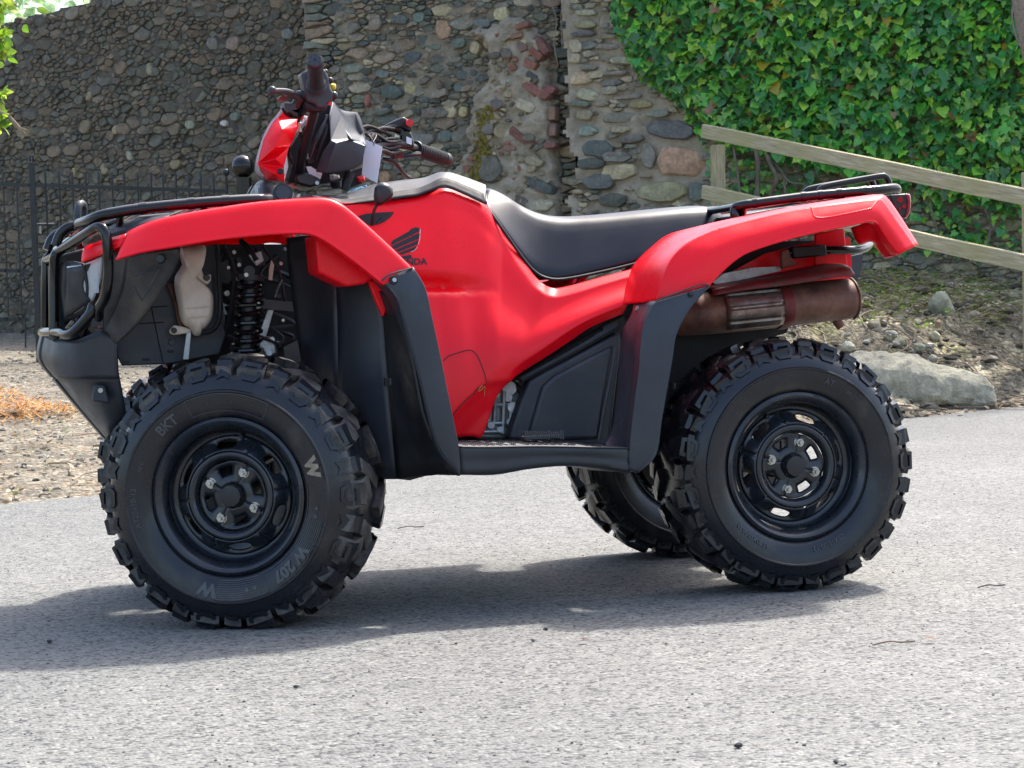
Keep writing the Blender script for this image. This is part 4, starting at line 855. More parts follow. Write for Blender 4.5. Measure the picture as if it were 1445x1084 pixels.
# rusty heap of dry cuttings at the left edge
m = MB(); rs = random.Random(29); g0 = G(12, 585)
for k in range(1500):
    a = rs.gauss(0, .22); b = rs.gauss(0, .2); p = g0+Vector((RH[0]*a+FH[0]*b-.06, RH[1]*a+FH[1]*b, 0)); p.z = zg(p.x, p.y)+max(0, .14*math.exp(-(a*a+b*b)*14))*rs.random()+.01; an = rs.uniform(0, 6.28); L_ = rs.uniform(.04, .13)
    d = Vector((math.cos(an), math.sin(an), rs.uniform(-.2, .5))); s = Vector((-math.sin(an), math.cos(an), 0))*.004
    m.add([p-s, p+s, p+d*L_*.6+s*.7, p+d*L_], [(0, 1, 2, 3)], rs.choice([(.55, .27, .07), (.45, .20, .05), (.62, .38, .14), (.33, .17, .07)]))
m.build('dry_cuttings', M['litter'])['kind'] = 'stuff'
# things lying on the road
def road_bit(px, py, kind, label, cat, name, col, size, an=0.0, mat='pebble'):
    g = UZ(px, py, 0)
    if kind == 'twig':
        d = Vector((RH[0], RH[1], 0)); v, f = tube([g+d*(-size/2)+Vector((0, 0, .004)), g+d*(-size*.1)+Vector((0, 0, .010)), g+d*(size*.2)+Vector((0, .01, .006)), g+d*(size/2)+Vector((0, .004, .008))], .0018, 6, 3); o = obj(name, v, f, M[mat], loc=g)
    elif kind == 'leaf':
        v0, f0 = SH['oval']; R = Matrix.Rotation(an, 3, 'Z') @ Matrix.Rotation(.25, 3, 'X'); v = [g+Vector((0, 0, .008))+R @ (x*size) for x in v0]; o = obj(name, v, f0, M['litter'], loc=g, tints=[col]*len(v))
    else:
        v, f = rock(g+Vector((0, 0, size*.35)), size*.5, size*.4, size*.3, an, 0, int(px), ICO2, .3, 4); o = obj(name, v, f, M['pebble'], loc=g, tints=[col]*len(v), sharp=30)
    tag(o, label, cat, {'twig': 'twigs on the road', 'leaf': 'dry leaves on the road', 'peb': 'loose pebbles on the road'}[kind])
road_bit(1400, 831, 'twig', 'dark bent twig on the sunlit road right of the rear wheel', 'twig', 'twig', None, .066, mat='stem')
road_bit(580, 747, 'twig', 'thin dark twig on the road between the front and rear wheels', 'twig', 'twig', None, .085, mat='stem')
road_bit(1262, 912, 'twig', 'thin reddish stalk on the road below the rear wheel shadow', 'twig', 'twig', None, .085, mat='twig')
road_bit(1322, 908, 'leaf', 'small reddish dry leaf on the road right of the reddish stalk', 'leaf', 'dry_leaf', (.20, .09, .06), .03, 1.0)
road_bit(830, 908, 'leaf', 'curled reddish brown leaf on the road below the footboard', 'leaf', 'dry_leaf', (.28, .10, .05), .026, 2.0)
road_bit(770, 890, 'peb', 'small dark pebble in the vehicle shadow under the footboard', 'pebble', 'pebble', (.06, .06, .07), .011)
road_bit(752, 906, 'peb', 'small pale pebble at the edge of the vehicle shadow', 'pebble', 'pebble', (.42, .40, .37), .012)
road_bit(70, 908, 'peb', 'dark grey pebble on the road left below the front wheel', 'pebble', 'pebble', (.08, .08, .09), .013)
road_bit(1042, 1056, 'peb', 'dark round pebble in the foreground of the road', 'pebble', 'pebble', (.07, .07, .08), .014)
road_bit(418, 972, 'peb', 'dark flat pebble on the road in front of the front wheel', 'pebble', 'pebble', (.08, .08, .085), .011)
road_bit(1180, 1078, 'peb', 'small grey pebble at the very bottom of the picture', 'pebble', 'pebble', (.15, .15, .15), .010)

rs = random.Random(91); m = MB()
for k in range(1500):
    b = 3.3+6.5*rs.random()**1.3; a = rs.uniform(-.27, .27)*b; p = AB(a, b); sz = rs.choice([.0012, .0016, .002, .0026])*rs.uniform(.8, 1.2)
    if st(p.x, p.y)[1] > -.02: continue
    v, f = rock((p.x, p.y, sz*.3), sz*rs.uniform(.8, 1.5), sz, sz*.7, rs.uniform(0, 6), 0, rs.randint(0, 99), ICO, .3, 1); m.add(v, f, rs.choice([(.10, .10, .105), (.13, .13, .13), (.07, .07, .075), (.34, .33, .31), (.25, .25, .235)]))
m.build('road_grit', M['pebble'])['kind'] = 'stuff'
# ================================================================== QUAD BIKE (x to its tail, y to its right side, z up)
bike = empty('quad_bike', (0, 0, 0))
tag(bike, 'red and black utility quad bike parked side on across the road', 'quad bike')
def part(name, vf, mat, parent=None, **k): return obj(name, vf[0], vf[1], M[mat], parent or bike, **k)
def bolt_at(p, n, r, mat='satin', parent=None, h=.006, name='bolt', seg=10):
    a = Vector(p); n = Vector(n).normalized(); return part(name, cyl(a-n*.004, a+n*h, r, seg, r*.8), mat, parent)

# ------------------------------------------------------------------ wheels
RT = 0.298          # tyre radius over the lugs
HUBZ = 0.2928
RIMR = 0.1647
def lathe(prof, n=96):
    vs = []; fs = []; m = len(prof)
    for i in range(n):
        a = 2*math.pi*i/n
        for r, y in prof: vs.append((r*math.cos(a), y, r*math.sin(a)))
    for i in range(n):
        for j in range(m-1): fs.append((i*m+j, i*m+j+1, ((i+1) % n)*m+j+1, ((i+1) % n)*m+j))
    return vs, fs
# tyre section: (radius, y) outer bead -> crown -> inner bead, y<0 is the outer side
SIDE = [(.160, -.090), (.168, -.098), (.175, -.111), (.185, -.119), (.205, -.127), (.224, -.129), (.226, -.131), (.229, -.131), (.231, -.128), (.248, -.121), (.262, -.108), (.272, -.088), (.278, -.06), (.281, -.03), (.282, 0)]
def yside(r): return float(np.interp(r, [p[0] for p in SIDE[:12]], [p[1] for p in SIDE[:12]]))
def rcrown(y): return float(np.interp(abs(y), [-p[1] for p in SIDE[::-1]][:7], [p[0] for p in SIDE[::-1]][:7]))
def lug(m, a0, poly, y_fn, hgt, taper=.82):
    """raised rubber block: poly of (tangential angle offset*r, radial or axial coordinate)"""
    pass
def tyre_mesh(NL, seed, grow=1.0):
    prof = SIDE+[(r, -y) for r, y in SIDE[-2::-1]]; vs, fs = lathe(prof, 120); m = MB(); m.add(vs, fs); tb_ = MB(); r2 = random.Random(seed)
    def block(pts, nrm_pts, top_k):
        n = len(pts); c = sum(nrm_pts, Vector())/n; top = [c+(q-c)*top_k for q in nrm_pts]
        m.add(list(pts)+top, [(i, (i+1) % n, n+(i+1) % n, n+i) for i in range(n)]+[tuple(range(n, 2*n))]); return top
    def cyl_pt(a, r, y): return Vector((r*math.cos(a), y, r*math.sin(a)))
    def sidelug(a0, pts, h, sgn, recess=True, k=.84):
        base = [cyl_pt(a0+t/r, r, sgn*(yside(r)+.012)*-1 if False else -sgn*(abs(yside(r))-.012)) for t, r in pts]
        top = [cyl_pt(a0+t/r, r, -sgn*(abs(yside(r))+h*(0.25+.75*(r-.25)/.045))) for t, r in pts]
        tp = block(base, top, k)
        if recess:
            c = sum(tp, Vector())/len(tp); ins = [c+(q-c)*.62 for q in tp]; n = len(tp); st_ = len(m.v)
            m.f.pop()
            m.add(tp+ins+[q+Vector((0, sgn*.004, 0)) for q in ins], [(i, (i+1) % n, n+(i+1) % n, n+i) for i in range(n)]+[(n+i, n+(i+1) % n, 2*n+(i+1) % n, 2*n+i) for i in range(n)]+[tuple(range(2*n, 3*n))])
    def treadbar(a0, path, wd, h):
        """bar across the crown: path of (tangential, y)"""
        P = path; n = len(P); L_, R_ = [], []
        for i, (t, y) in enumerate(P):
            d = np.array(P[min(i+1, n-1)])-np.array(P[max(i-1, 0)]); d = d/np.hypot(*d); q = np.array((-d[1], d[0]))*wd/2*(1.25 if i == 0 else 1.0)
            L_.append((t+q[0], y+q[1])); R_.append((t-q[0], y-q[1]))
        def pt(ty, dr): r = rcrown(ty[1]); return cyl_pt(a0+ty[0]/.28, r+dr, ty[1])
        vs = []
        for a, b in zip(L_, R_): vs += [pt(a, -.008), pt(a, h*.9), pt((a[0]*.86+b[0]*.14, a[1]*.86+b[1]*.14), h), pt((b[0]*.86+a[0]*.14, b[1]*.86+a[1]*.14), h), pt(b, h*.9), pt(b, -.008)]
        fs = [(i*6+j, i*6+j+1, i*6+7+j, i*6+6+j) for i in range(n-1) for j in range(5)]+[(0, 1, 2, 3, 4, 5), tuple(range(n*6-1, n*6-7, -1))]
        tb_.add(vs, fs)
    da = 2*math.pi/NL
    for sgn in (1, -1):
        for i in range(NL):
            a = i*da+(0 if sgn > 0 else da*.5); s = sgn
            # wide hexagonal shoulder block
            sidelug(a, [(-.017, .249), (.017, .249), (.028, .264), (.024, .290), (-.024, .290), (-.028, .264)], .018, s)
            # notched block between, outer face like a bow tie
            b = a+da/2
            sidelug(b, [(-.017, .247), (0, .254), (.017, .247), (.013, .264), (.020, .282), (.018, .289), (-.018, .289), (-.020, .282), (-.013, .264)], .014, s, False, .86)
            h = .0155
            treadbar(a, [(0, -s*.112), (.002*s, -s*.085), (.012, -s*.055)], .050, h)
            treadbar(b, [(0, -s*.112), (-.004, -s*.080), (-.022, -s*.045), (-.048, -s*.012)], .030, h)
    # flatten where it stands on the road
    def fit(vv):
        vs = []
        for v in vv:
            r = math.hypot(v[0], v[2]); k = (.2+(r-.2)*grow)/r if r > .2 else 1.0; x, y, z = v[0]*k, v[1], v[2]*k
            vs.append((x, y*(1+max(0, -z-.19)*.10), max(z, -(HUBZ-.0015))))
        return vs
    return (fit(m.v), m.f), (fit(tb_.v), tb_.f)
def ring_hole(m, th0, th1, r0, r1, hole, yf, nh=36, rings=3):
    """plate sector between two angles and radii with a hole given as (theta, r) outline"""
    c = (sum(h[0] for h in hole)/len(hole), sum(h[1] for h in hole)/len(hole)); vs = []; n = len(hole)
    for k in range(rings+1):
        for (t, r) in hole:
            dt, dr = t-c[0], r-c[1]; sc = min([abs((th1-c[0])/dt) if dt > 1e-9 else 1e9, abs((th0-c[0])/dt) if dt < -1e-9 else 1e9, abs((r1-c[1])/dr) if dr > 1e-9 else 1e9, abs((r0-c[1])/dr) if dr < -1e-9 else 1e9])
            f = k/rings; tt, rr_ = t+(c[0]+dt*sc-t)*f, r+(c[1]+dr*sc-r)*f; vs.append((rr_*math.cos(tt), yf(rr_)+(.006*(1-f)**2), rr_*math.sin(tt)))
    fs = [(k*n+i, k*n+(i+1) % n, (k+1)*n+(i+1) % n, (k+1)*n+i) for k in range(rings) for i in range(n)]; m.add(vs, fs)
def rect_corner_outline(tc, rc, dt, dr, n=40, pw=2.4):
    return [(tc+dt*math.copysign(abs(math.cos(a))**(2/pw), math.cos(a)), rc+dr*math.copysign(abs(math.sin(a))**(2/pw), math.sin(a))) for a in [2*math.pi*(i+.5)/n for i in range(n)]]
def disc_y(r):       # depth of the pressed steel disc below the rim face
    return float(np.interp(r, [.020, .070, .077, .083, .091, .098, .106, .120, .130], [-.078, -.078, -.080, -.094, -.098, -.096, -.089, -.072, -.066]))
def rim_mesh(slot0, bolt0):
    m = MB(); m.add(*lathe([(.148, -.085), (.153, -.098), (.157, -.104), (.163, -.112), (.1665, -.1145), (.1700, -.112), (.1690, -.100)], 120))
    m.add(*lathe([(.148, -.085), (.1455, -.074), (.140, -.069), (.134, -.066), (.130, -.066)], 120))
    m.add(*lathe([(.148, -.072), (.146, -.02), (.138, .02), (.150, .06), (.166, .100), (.164, .104)], 64))
    for k in range(6):
        t = slot0+k*math.pi/3; hole = rect_corner_outline(t, .1125, .22, .0102, 40, 2.2); hole = [(a+(.05 if r > .1125 else -.05)*0, r) for a, r in hole]
        ring_hole(m, t-math.pi/6, t+math.pi/6, .098, .130, hole, disc_y)
    m.add(*lathe([(.098, disc_y(.098)), (.094, -.0985), (.090, -.0985), (.086, -.097), (.083, -.094), (.080, -.087), (.077, -.080)], 96))
    for k in range(4):
        t = bolt0+math.pi/4+k*math.pi/2; hole = [(a, r) for a, r in rect_corner_outline(t, .0575, .27, .0105, 36, 5)]
        ring_hole(m, t-math.pi/4, t+math.pi/4, .026, .077, hole, lambda r: -.078, rings=3)
    return m
def hexa(c, r, h): 
    return tube([Vector(c), Vector(c)-Vector((0, h, 0))], r, 6, smooth=False)
LET = {}
def arc_text(body, size, r0, th, y_fn=None, ext=.0012, bold=0.0):
    k = (body, size, bold)
    if k not in LET: LET[k] = text_mesh(body, size, .001, bold=bold)
    v, f = LET[k]; out = []
    for x, y, z in v:
        r = r0+y; t = th-x/r0; out.append((r*math.cos(t), yside(r)-.0012-(z+.001)*.6, r*math.sin(t)))
    return out, f
TY = {'front': tyre_mesh(14, 1, 1.15), 'rear': tyre_mesh(15, 2, 1.06)}
MESH = {}
def share(name, key, vf, mat, sharp=35):
    if key not in MESH:
        me = bpy.data.meshes.new(name); me.from_pydata([tuple(v) for v in vf[0]], [], [tuple(f) for f in vf[1]]); me.update(); finish(me, M[mat], sharp); MESH[key] = me
    o = bpy.data.objects.new(name, MESH[key]); COL.objects.link(o); return o
def wheel(kind, loc, rotz, slot0, bolt0, front_left=False, spin=0.0):
    key = kind+('L' if front_left else '')+str(round(slot0, 2)); rm = rim_mesh(slot0, bolt0)
    wo = share('wheel', 'w'+key, (rm.v, rm.f), 'rim', 40); wo.parent = bike; wo.location = loc; wo.rotation_euler = (0, 0, rotz)
    s = solid(wo, .0035, 1)
    def ch(name, k, vf, mat, sharp=35): o = share(name, k, vf, mat, sharp); o.parent = wo; return o
    ch('tyre', 't'+kind, TY[kind][0], 'tyre', 32); ch('tread', 'tr'+kind, TY[kind][1], 'dusty' if kind == 'front' else 'tyre', 32)['kind'] = 'stuff'
    ch('rim_edge', 'redge'+kind, lathe([(.1615, -.110), (.1635, -.1155), (.1667, -.1175), (.1708, -.1145), (.1712, -.106)], 96), 'beadrust' if kind == 'front' else 'rim')
    # hub behind the disc, cap, nuts
    ch('hub', 'hub', (lambda a, b: (a[0]+b[0], a[1]+[tuple(i+len(a[0]) for i in f) for f in b[1]]))(cyl((0, -.070, 0), (0, .02, 0), .073, 28), cyl((0, .02, 0), (0, .12, 0), .035, 16)) if kind == 'front' else cyl((0, -.058, 0), (0, .12, 0), .030, 20), 'rustred' if kind == 'front' else 'void')
    o = ch('hub_cap', 'cap', tube([Vector((0, -.070, 0)), Vector((0, -.090, 0)), Vector((0, -.101, 0)), Vector((0, -.1015, 0))], .023, 10, smooth=False, rr=[.027, .026, .0240, .0215]), 'satin', 25)
    for k in range(4):
        t = bolt0+k*math.pi/2; c = (.0565*math.cos(t), -.078, .0565*math.sin(t)); v, f = hexa(c, .0098, .012); v2, f2 = cyl(Vector(c)-Vector((0, .01, 0)), Vector(c)-Vector((0, .021, 0)), .0052, 10, .0045); v3, f3 = cyl(Vector(c)+Vector((0, .002, 0)), Vector(c)-Vector((0, .003, 0)), .012, 14)
        mb = MB(); mb.add(v, f); mb.add(v2, f2); mb.add(v3, f3); ch('lug_nut', key+'nut%d' % k, (mb.v, mb.f), 'steel', 25)
    if loc[1] > 0: ch('brake_drum', 'drum', cyl((0, .055, 0), (0, .088, 0), .142, 40), 'void')
    t = slot0+math.pi/6+.25; ch('valve', key+'valve', cyl((.137*math.cos(t), -.050, .137*math.sin(t)), (.130*math.cos(t), -.078, .130*math.sin(t)), .005, 8), 'void')
    if front_left:
        D = math.radians
        mb = MB()
        for b, sz, r0, th, bo in (('BKT', .030, .205, 129, .0012), ('AT25x10-12', .0175, .212, 186, .0), ('W 207', .034, .207, -46, .0018), ('W', .038, .207, 256, .0022), ('\u2605\u2605', .017, .207, -10, 0), ('\u2605\u2605', .017, .207, -76, 0), ('<  - - - - - - - - -  >', .008, .208, 92, 0), ('NHS', .013, .205, 160, 0)):
            if '\u2605' in b:
                for q in (-.045, .045):
                    c = D(th)+q; star = []
                    for i in range(10):
                        rr_ = .0065 if i % 2 == 0 else .0028; a = math.pi/2+i*math.pi/5; x, y = rr_*math.cos(a), rr_*math.sin(a); r = r0+y; tt = c-x/r0; star.append((r*math.cos(tt), yside(r)-.0022, r*math.sin(tt)))
                    mb.add(star, [tuple(range(10))])
                continue
            v, f = arc_text(b, sz, r0, D(th), bold=bo); ch('lettering', 'let'+b+str(th), (v, f), 'letter')
        # outlined band and moulded label frame
        def arcline(ra, rb, t0, t1, n=24):
            vs = []
            for i in range(n+1):
                t = D(t0+(t1-t0)*i/n)
                for r in (ra, rb): vs.append((r*math.cos(t), yside(r)-.0016, r*math.sin(t)))
            return vs, [(2*i, 2*i+1, 2*i+3, 2*i+2) for i in range(n)]
        for ra, rb, t0, t1 in ((.1830, .1845, -96, 8), (.2295, .231, -96, 8), (.188, .1892, 62, 112), (.226, .2272, 62, 112)): mb.add(*arcline(ra, rb, t0, t1))
        for k in range(9): rr_ = .187+k*.0046; mb.add(*arcline(rr_, rr_+.0012, -98, -66))
        for k in range(9): rr_ = .187+k*.0046; mb.add(*arcline(rr_, rr_+.0012, -36, -14))
        for t in (62, 112):
            mb.add(*arcline(.188, .227, t, t+.4, 1))
        ch('sidewall_band', 'letFL', (mb.v, mb.f), 'letter')['kind'] = 'stuff'
        v, f = arc_text('W', .038, .206, D(17), bold=.0028); ch('chalk_letter', 'letW', (v, f), 'chalk')
    if kind == 'rear' and loc[1] < 0:
        for b, sz, r0, th in (('25X10.00-12', .016, .195, -70), ('AT 25X10.00-12', .014, .20, -128), ('AT', .020, .208, 68), ('TUBELESS', .010, .208, 52)): v, f = arc_text(b, sz, r0, math.radians(th)); ch('lettering', 'letr'+b, (v, f), 'letter')
    return wo
D = math.radians
STEER = 0.47
wheel('rear', (.652, -.405, HUBZ), 0, D(72), D(73))
wheel('rear', (.668, .39, HUBZ), math.pi, D(40), D(20))
c0 = Vector((-.6717, -.497, HUBZ)); off = Vector((math.sin(STEER)*.105, math.cos(STEER)*.105, 0))
wheel('front', tuple(c0+off), -STEER, D(36), D(61), True)
wheel('front', (-.575, .33, HUBZ), math.pi-.50, D(50), D(10))

# ------------------------------------------------------------------ red body
# side panel
top = [(478, 287), (532, 283), (589, 275.5), (612, 268), (629, 265), (655, 274), (685, 288), (704, 315), (722, 345), (742, 373), (760, 395), (778, 406), (800, 404), (859, 388), (913, 374)]
bot = [(600, 560), (622, 590), (640, 616), (655, 616), (668, 616), (680, 616), (691, 588), (700, 562), (710, 548), (722, 537), (734, 527), (774, 502), (804, 482), (834, 462), (879, 443)]
TOP = np.array(cr([np.array(p) for p in top], 6)); BOT = np.array(cr([np.array(p) for p in bot], 6)); n1 = len(TOP); nv = 60
def panel_y(px, py, u, v):
    y = float(np.mean(np.interp(np.clip(v+np.linspace(-.11, .11, 12), 0, 1), [0, .10, .30, .42, .60, .75, .90, 1], [-.180, -.202, -.232, -.250, -.298, -.316, -.320, -.316])))
    hh = math.hypot(*(BOT[int(round(u*(n1-1)))]-TOP[int(round(u*(n1-1)))])); y = -.305+(y+.305)*max(.5, min(1, hh/230))
    # crisp ledge that fades to the rear
    if 560 < px < 704:
        ln = 407+(px-602)*.055; fade = min(1, (704-px)/80)*.028; y += fade*(sstep(py, ln-26, ln-2)*(1-sstep(py, ln-1, ln+3+ (704-px)*.04)))
    # soft shoulder line along the tank
    y += .002*math.exp(-((py-(292+max(0, px-655)*1.02))/7)**2)*(1 if px > 520 else 0)*(1-sstep(px, 670, 720))
    ds = v*math.hypot(*(BOT[int(round(u*(n1-1)))]-TOP[int(round(u*(n1-1)))])); y += .013*max(0, 1-ds/13)*(1-sstep(540-px, 0, 40))
    db = (1-v)*math.hypot(*(BOT[int(round(u*(n1-1)))]-TOP[int(round(u*(n1-1)))])); y += .022*max(0, 1-db/15)*sstep(px, 715, 745)
    # band rising along the seat
    w_ = sstep(u, .40, .62); y -= .004*w_*math.exp(-((v-.10)/.12)**2)
    # lower edge turns in under the swell
    edge_y = 541+(686-px)*.98 if px < 686 else 541-(px-686)*.15
    k = sstep(py, edge_y-3, edge_y+8) if px < 722 else 0
    y += .030*k*min(1, max(0, (py-edge_y)/60+.35))
    y += .05*sstep(620-px, 0, 120)*sstep(v, .1, .6)
    return y
vs = []; 
for j in range(nv+1):
    v = j/nv
    for i in range(n1):
        px, py = TOP[i]*(1-v)+BOT[i]*v; vs.append(U(px, py, panel_y(px, py, i/(n1-1), v)))
fs = [(j*n1+i, j*n1+i+1, (j+1)*n1+i+1, (j+1)*n1+i) for j in range(nv) for i in range(n1-1)]
PT = bvh(vs, fs); panel = part('side_panel', (vs, fs), 'red', sharp=50); solid(panel, .004, 1)
part('side_panel', mirror(vs, fs), 'red', sharp=50)
def decal(polys, mat, name, parent, tree, off=.0022, dens=10):
    m = MB()
    for poly in polys:
        q = []
        for i in range(len(poly)):
            a, b = np.array(poly[i]), np.array(poly[(i+1) % len(poly)]); k = max(1, int(np.hypot(*(b-a))/4))
            for t in range(k): q.append(a+(b-a)*t/k)
        pts = [hit(tree, x, y, off)[0] for x, y in q]
        if any(p is None for p in pts): continue
        c = sum(pts, Vector())/len(pts); m.add(pts+[], [tuple(range(len(pts)))])
    return m.build(name, M[mat], parent)
C4 = lambda x, y: (380+x/4.0139, 300+y/4.0139)
feather = [[(690, 170), (700, 158), (790, 108), (800, 96), (830, 84), (852, 92), (850, 108), (705, 180), (690, 186)], [(690, 192), (845, 118), (852, 124), (846, 150), (712, 207), (700, 204)], [(714, 212), (845, 157), (838, 182), (728, 226)], [(730, 231), (836, 190), (822, 214), (748, 240)], [(700, 268), (752, 248), (800, 240), (812, 262), (700, 268)]]
decal([[C4(*p) for p in f] for f in feather], 'decal', 'wing_emblem', panel, PT)
decal([[C4(*p) for p in q] for q in ([(852, 92), (857, 96), (854, 150), (846, 182), (842, 182), (849, 150), (851, 110)], [(842, 186), (838, 200), (822, 218), (800, 226), (800, 222), (820, 214), (836, 196)])], 'edge', 'emblem_edge', panel, PT, .0018)
v, f = text_mesh('HONDA', 12.5, 0, 'RIGHT', bold=.42, shear=.0)
vv = []
for x, y, z in v: p = hit(PT, 602+x*1.05, 369.5-y-(x*.03), .0022)[0]; vv.append(p if p else Vector((0, 0, .5)))
part('emblem_text', (vv, f), 'decal', panel)
# hatch seams and the cord
def seam(pts, r, mat, name, tree=PT, off=.0005, n=5):
    q = [hit(tree, x, y, off)[0] for x, y in cr([np.array(p) for p in pts], n)]; q = [p for p in q if p]
    return part(name, tube(q, r, 6, smooth=False), mat, panel)
F4 = lambda x, y: (600+x/4.0139, 470+y/4.0139)
seam([F4(*p) for p in ((104, 158), (130, 132), (180, 114), (240, 97), (272, 104), (300, 135), (320, 185), (338, 235), (348, 280))], .0011, 'decal', 'hatch_seam')
seam([F4(*p) for p in ((345, 285), (300, 312), (270, 345), (215, 395), (157, 462))], .0012, 'decal', 'hatch_seam')
seam([F4(*p) for p in ((322, 296), (304, 312), (302, 328), (318, 318), (334, 300), (334, 330), (333, 356))], .0008, 'twine', 'cord', off=.002)

# front fender
def fender(rows_px, name, mat='red', nu=6, nv=6, sharp=48, t=.0045, both=True):
    v, f = patch(rows_px, nu, nv); o = part(name, (v, f), mat, sharp=sharp); solid(o, t, 0); 
    if both: o2 = part(name, mirror(v, f), mat, sharp=sharp); solid(o2, t, 0)
    return o, bvh(v, f)
crest = [(180, 329, -.42), (214, 314, -.45), (260, 303, -.475), (320, 293, -.50), (370, 286, -.51), (420, 282, -.515), (458, 281, -.52), (482, 290, -.53), (512, 315, -.535), (546, 346, -.54), (583, 382, -.545)]
low = [(164.5, 366, -.46), (199, 356, -.49), (240, 349, -.515), (300, 339, -.54), (360, 332, -.552), (405, 329.5, -.56), (434, 330, -.562), (455, 338, -.565), (482, 356, -.568), (510, 377, -.570), (541, 402, -.572)]
def lerp(a, b, t, dy=0): return tuple(a[i]+(b[i]-a[i])*t for i in range(2))+(a[2]+(b[2]-a[2])*t+dy,)
c3 = [U(*p) for p in crest]
inn = [Vector((p.x+.0, min(p.y+.20, -.20), p.z-.004)) for p in c3]; inn2 = [Vector((p.x, p.y+.010, p.z+.001)) for p in c3]
m1 = [lerp(a, b, .05, -.014) for a, b in zip(crest, low)]; m2 = [lerp(a, b, .5, -.010) for a, b in zip(crest, low)]; m3 = [lerp(a, b, .9, -.004) for a, b in zip(crest, low)]
l3 = [U(*p) for p in low]; lip = [Vector((p.x, p.y+.03, p.z+.001)) for p in l3]
ff, FT = fender([inn, inn2, c3, m1, m2, m3, l3, lip], 'front_fender')
# under side box of the fender
C3 = lambda x, y: (380+x/4.0139, 300+y/4.0139)
v, f = prism([C3(*p) for p in ((258, 125), (300, 140), (420, 215), (590, 372), (540, 405), (440, 420), (280, 340))], -.50, -.36); bev(part('fender_box', (v, f), 'red', ff), .006)
v, f = prism([C3(*p) for p in ((560, 385), (640, 385), (735, 520), (690, 540), (660, 560), (650, 592), (638, 580), (600, 490))], -.47, -.45); bev(part('fender_tab', (v, f), 'red', ff), .004)
# front tips and grey deck below the rack
v, f = patch([[(118, 370, -.30), (121, 352, -.31), (135, 345, -.32), (155, 338, -.36), (180, 332, -.42)], [(118, 371, -.31), (128, 366, -.33), (142, 361, -.34), (154, 355, -.38), (172, 349, -.43)]], 4, 3); solid(part('headlight_brow', (v, f), 'red'), .006); solid(part('headlight_brow', mirror(v, f), 'red'), .006)
v, f = patch([[(150, 326, -.30), (170, 316, -.34), (200, 311, -.38), (240, 306, -.40)], [(152, 337, -.34), (175, 332, -.38), (205, 320, -.42), (240, 312, -.45)]], 4, 3); solid(part('front_deck', (v, f), 'trim'), .006)
top3 = [U(150, 329, -.33), U(200, 314, -.36), U(280, 303, -.38), U(360, 296, -.38), U(440, 293, -.36)]  # deck made wide enough to keep a streak of sun off the road
v, f = patch([top3, [Vector((p.x, 0, p.z+.01)) for p in top3], [Vector((p.x, -p.y, p.z)) for p in top3]], 4, 4); solid(part('front_deck', (v, f), 'trim'), .006)

# front flare strip (charcoal), then the return that closes it inwards
fl_l = [(538.5, 396, -.568), (559, 420, -.572), (569, 450, -.574), (579, 487, -.576), (590, 525, -.577), (600, 569, -.578), (610, 609, -.578), (622, 640, -.576), (648, 671, -.570)]
fl_r = [(582, 377.5, -.560), (599, 407, -.575), (609, 450, -.582), (617, 487, -.584), (625, 525, -.585), (634, 570, -.586), (641, 604, -.586), (646, 630, -.584), (649, 668, -.575)]
def strip(l, r, name, mat, bow=-.006, inl=.07, inr=.025, t=.004, both=True):
    L3, R3 = [U(*p) for p in l], [U(*p) for p in r]
    rows = [[Vector((p.x-.003, p.y+inl, p.z)) for p in L3], L3, [U(*lerp(a, b, .06, bow*.6)) for a, b in zip(l, r)], [U(*lerp(a, b, .5, bow)) for a, b in zip(l, r)], [U(*lerp(a, b, .94, bow*.6)) for a, b in zip(l, r)], R3, [Vector((p.x+.002, p.y+inr, p.z)) for p in R3]]
    v, f = patch(rows, 5, 4); o = part(name, (v, f), mat, sharp=50); solid(o, t, 0)
    if both: solid(part(name, mirror(v, f), mat, sharp=50), t, 0)
    return o, bvh(v, f)
fl, FLT = strip(fl_l, fl_r, 'front_mudguard', 'dark')
v, f = tube([U(539, 396, -.578), U(552, 386.5, -.578), U(582, 378, -.568)], .0022, 6, 3); part('edge_band', (v, f), 'trim', fl)
def bolt(px, py, tree, r, mat='satin', parent=None):
    p, n = hit(tree, px, py, 0); return bolt_at(p, n, r, mat, parent) if p else None
bolt(555, 396, FLT, .011, 'void', fl); p, n = hit(FLT, 556, 396, .004); bolt_at(p, n, .006, 'steel', fl, .005)
# scratches on the flare
for q in (((585, 433), (590, 441), (599, 452)), ((588, 434), (596, 440)), ((590, 408), (594, 411))): 
    pts = [hit(FLT, x, y, .0006)[0] for x, y in q]; part('scratch', tube(pts, .0004, 4, smooth=False), 'steel', fl)

# footboard
top_o = [(645, 631, -.575), (700, 631, -.575), (750, 630, -.575), (800, 630.5, -.575), (850, 632, -.575), (886, 633, -.570)]
bot_o = [(648, 668, -.560), (700, 668, -.560), (750, 660, -.562), (800, 656, -.562), (850, 660, -.562), (888, 666, -.560)]
tin = [(645, 616, -.30), (700, 616, -.30), (750, 614, -.30), (800, 618, -.30), (850, 625, -.30), (880, 628, -.32)]
T3 = [U(*p) for p in top_o]; B3 = [U(*p) for p in bot_o]
Tin = [Vector((p.x, -.27, p.z-.004)) for p in T3]
rows = [Tin, [Vector((p.x, p.y+.02, p.z)) for p in T3], T3, [Vector((p.x, p.y-.004, p.z-.008)) for p in T3], [(a+b)/2+Vector((0, -.004, 0)) for a, b in zip(T3, B3)], B3, [Vector((p.x, p.y+.10, p.z-.004)) for p in B3], [Vector((p.x, -.27, p.z-.012)) for p in B3]]
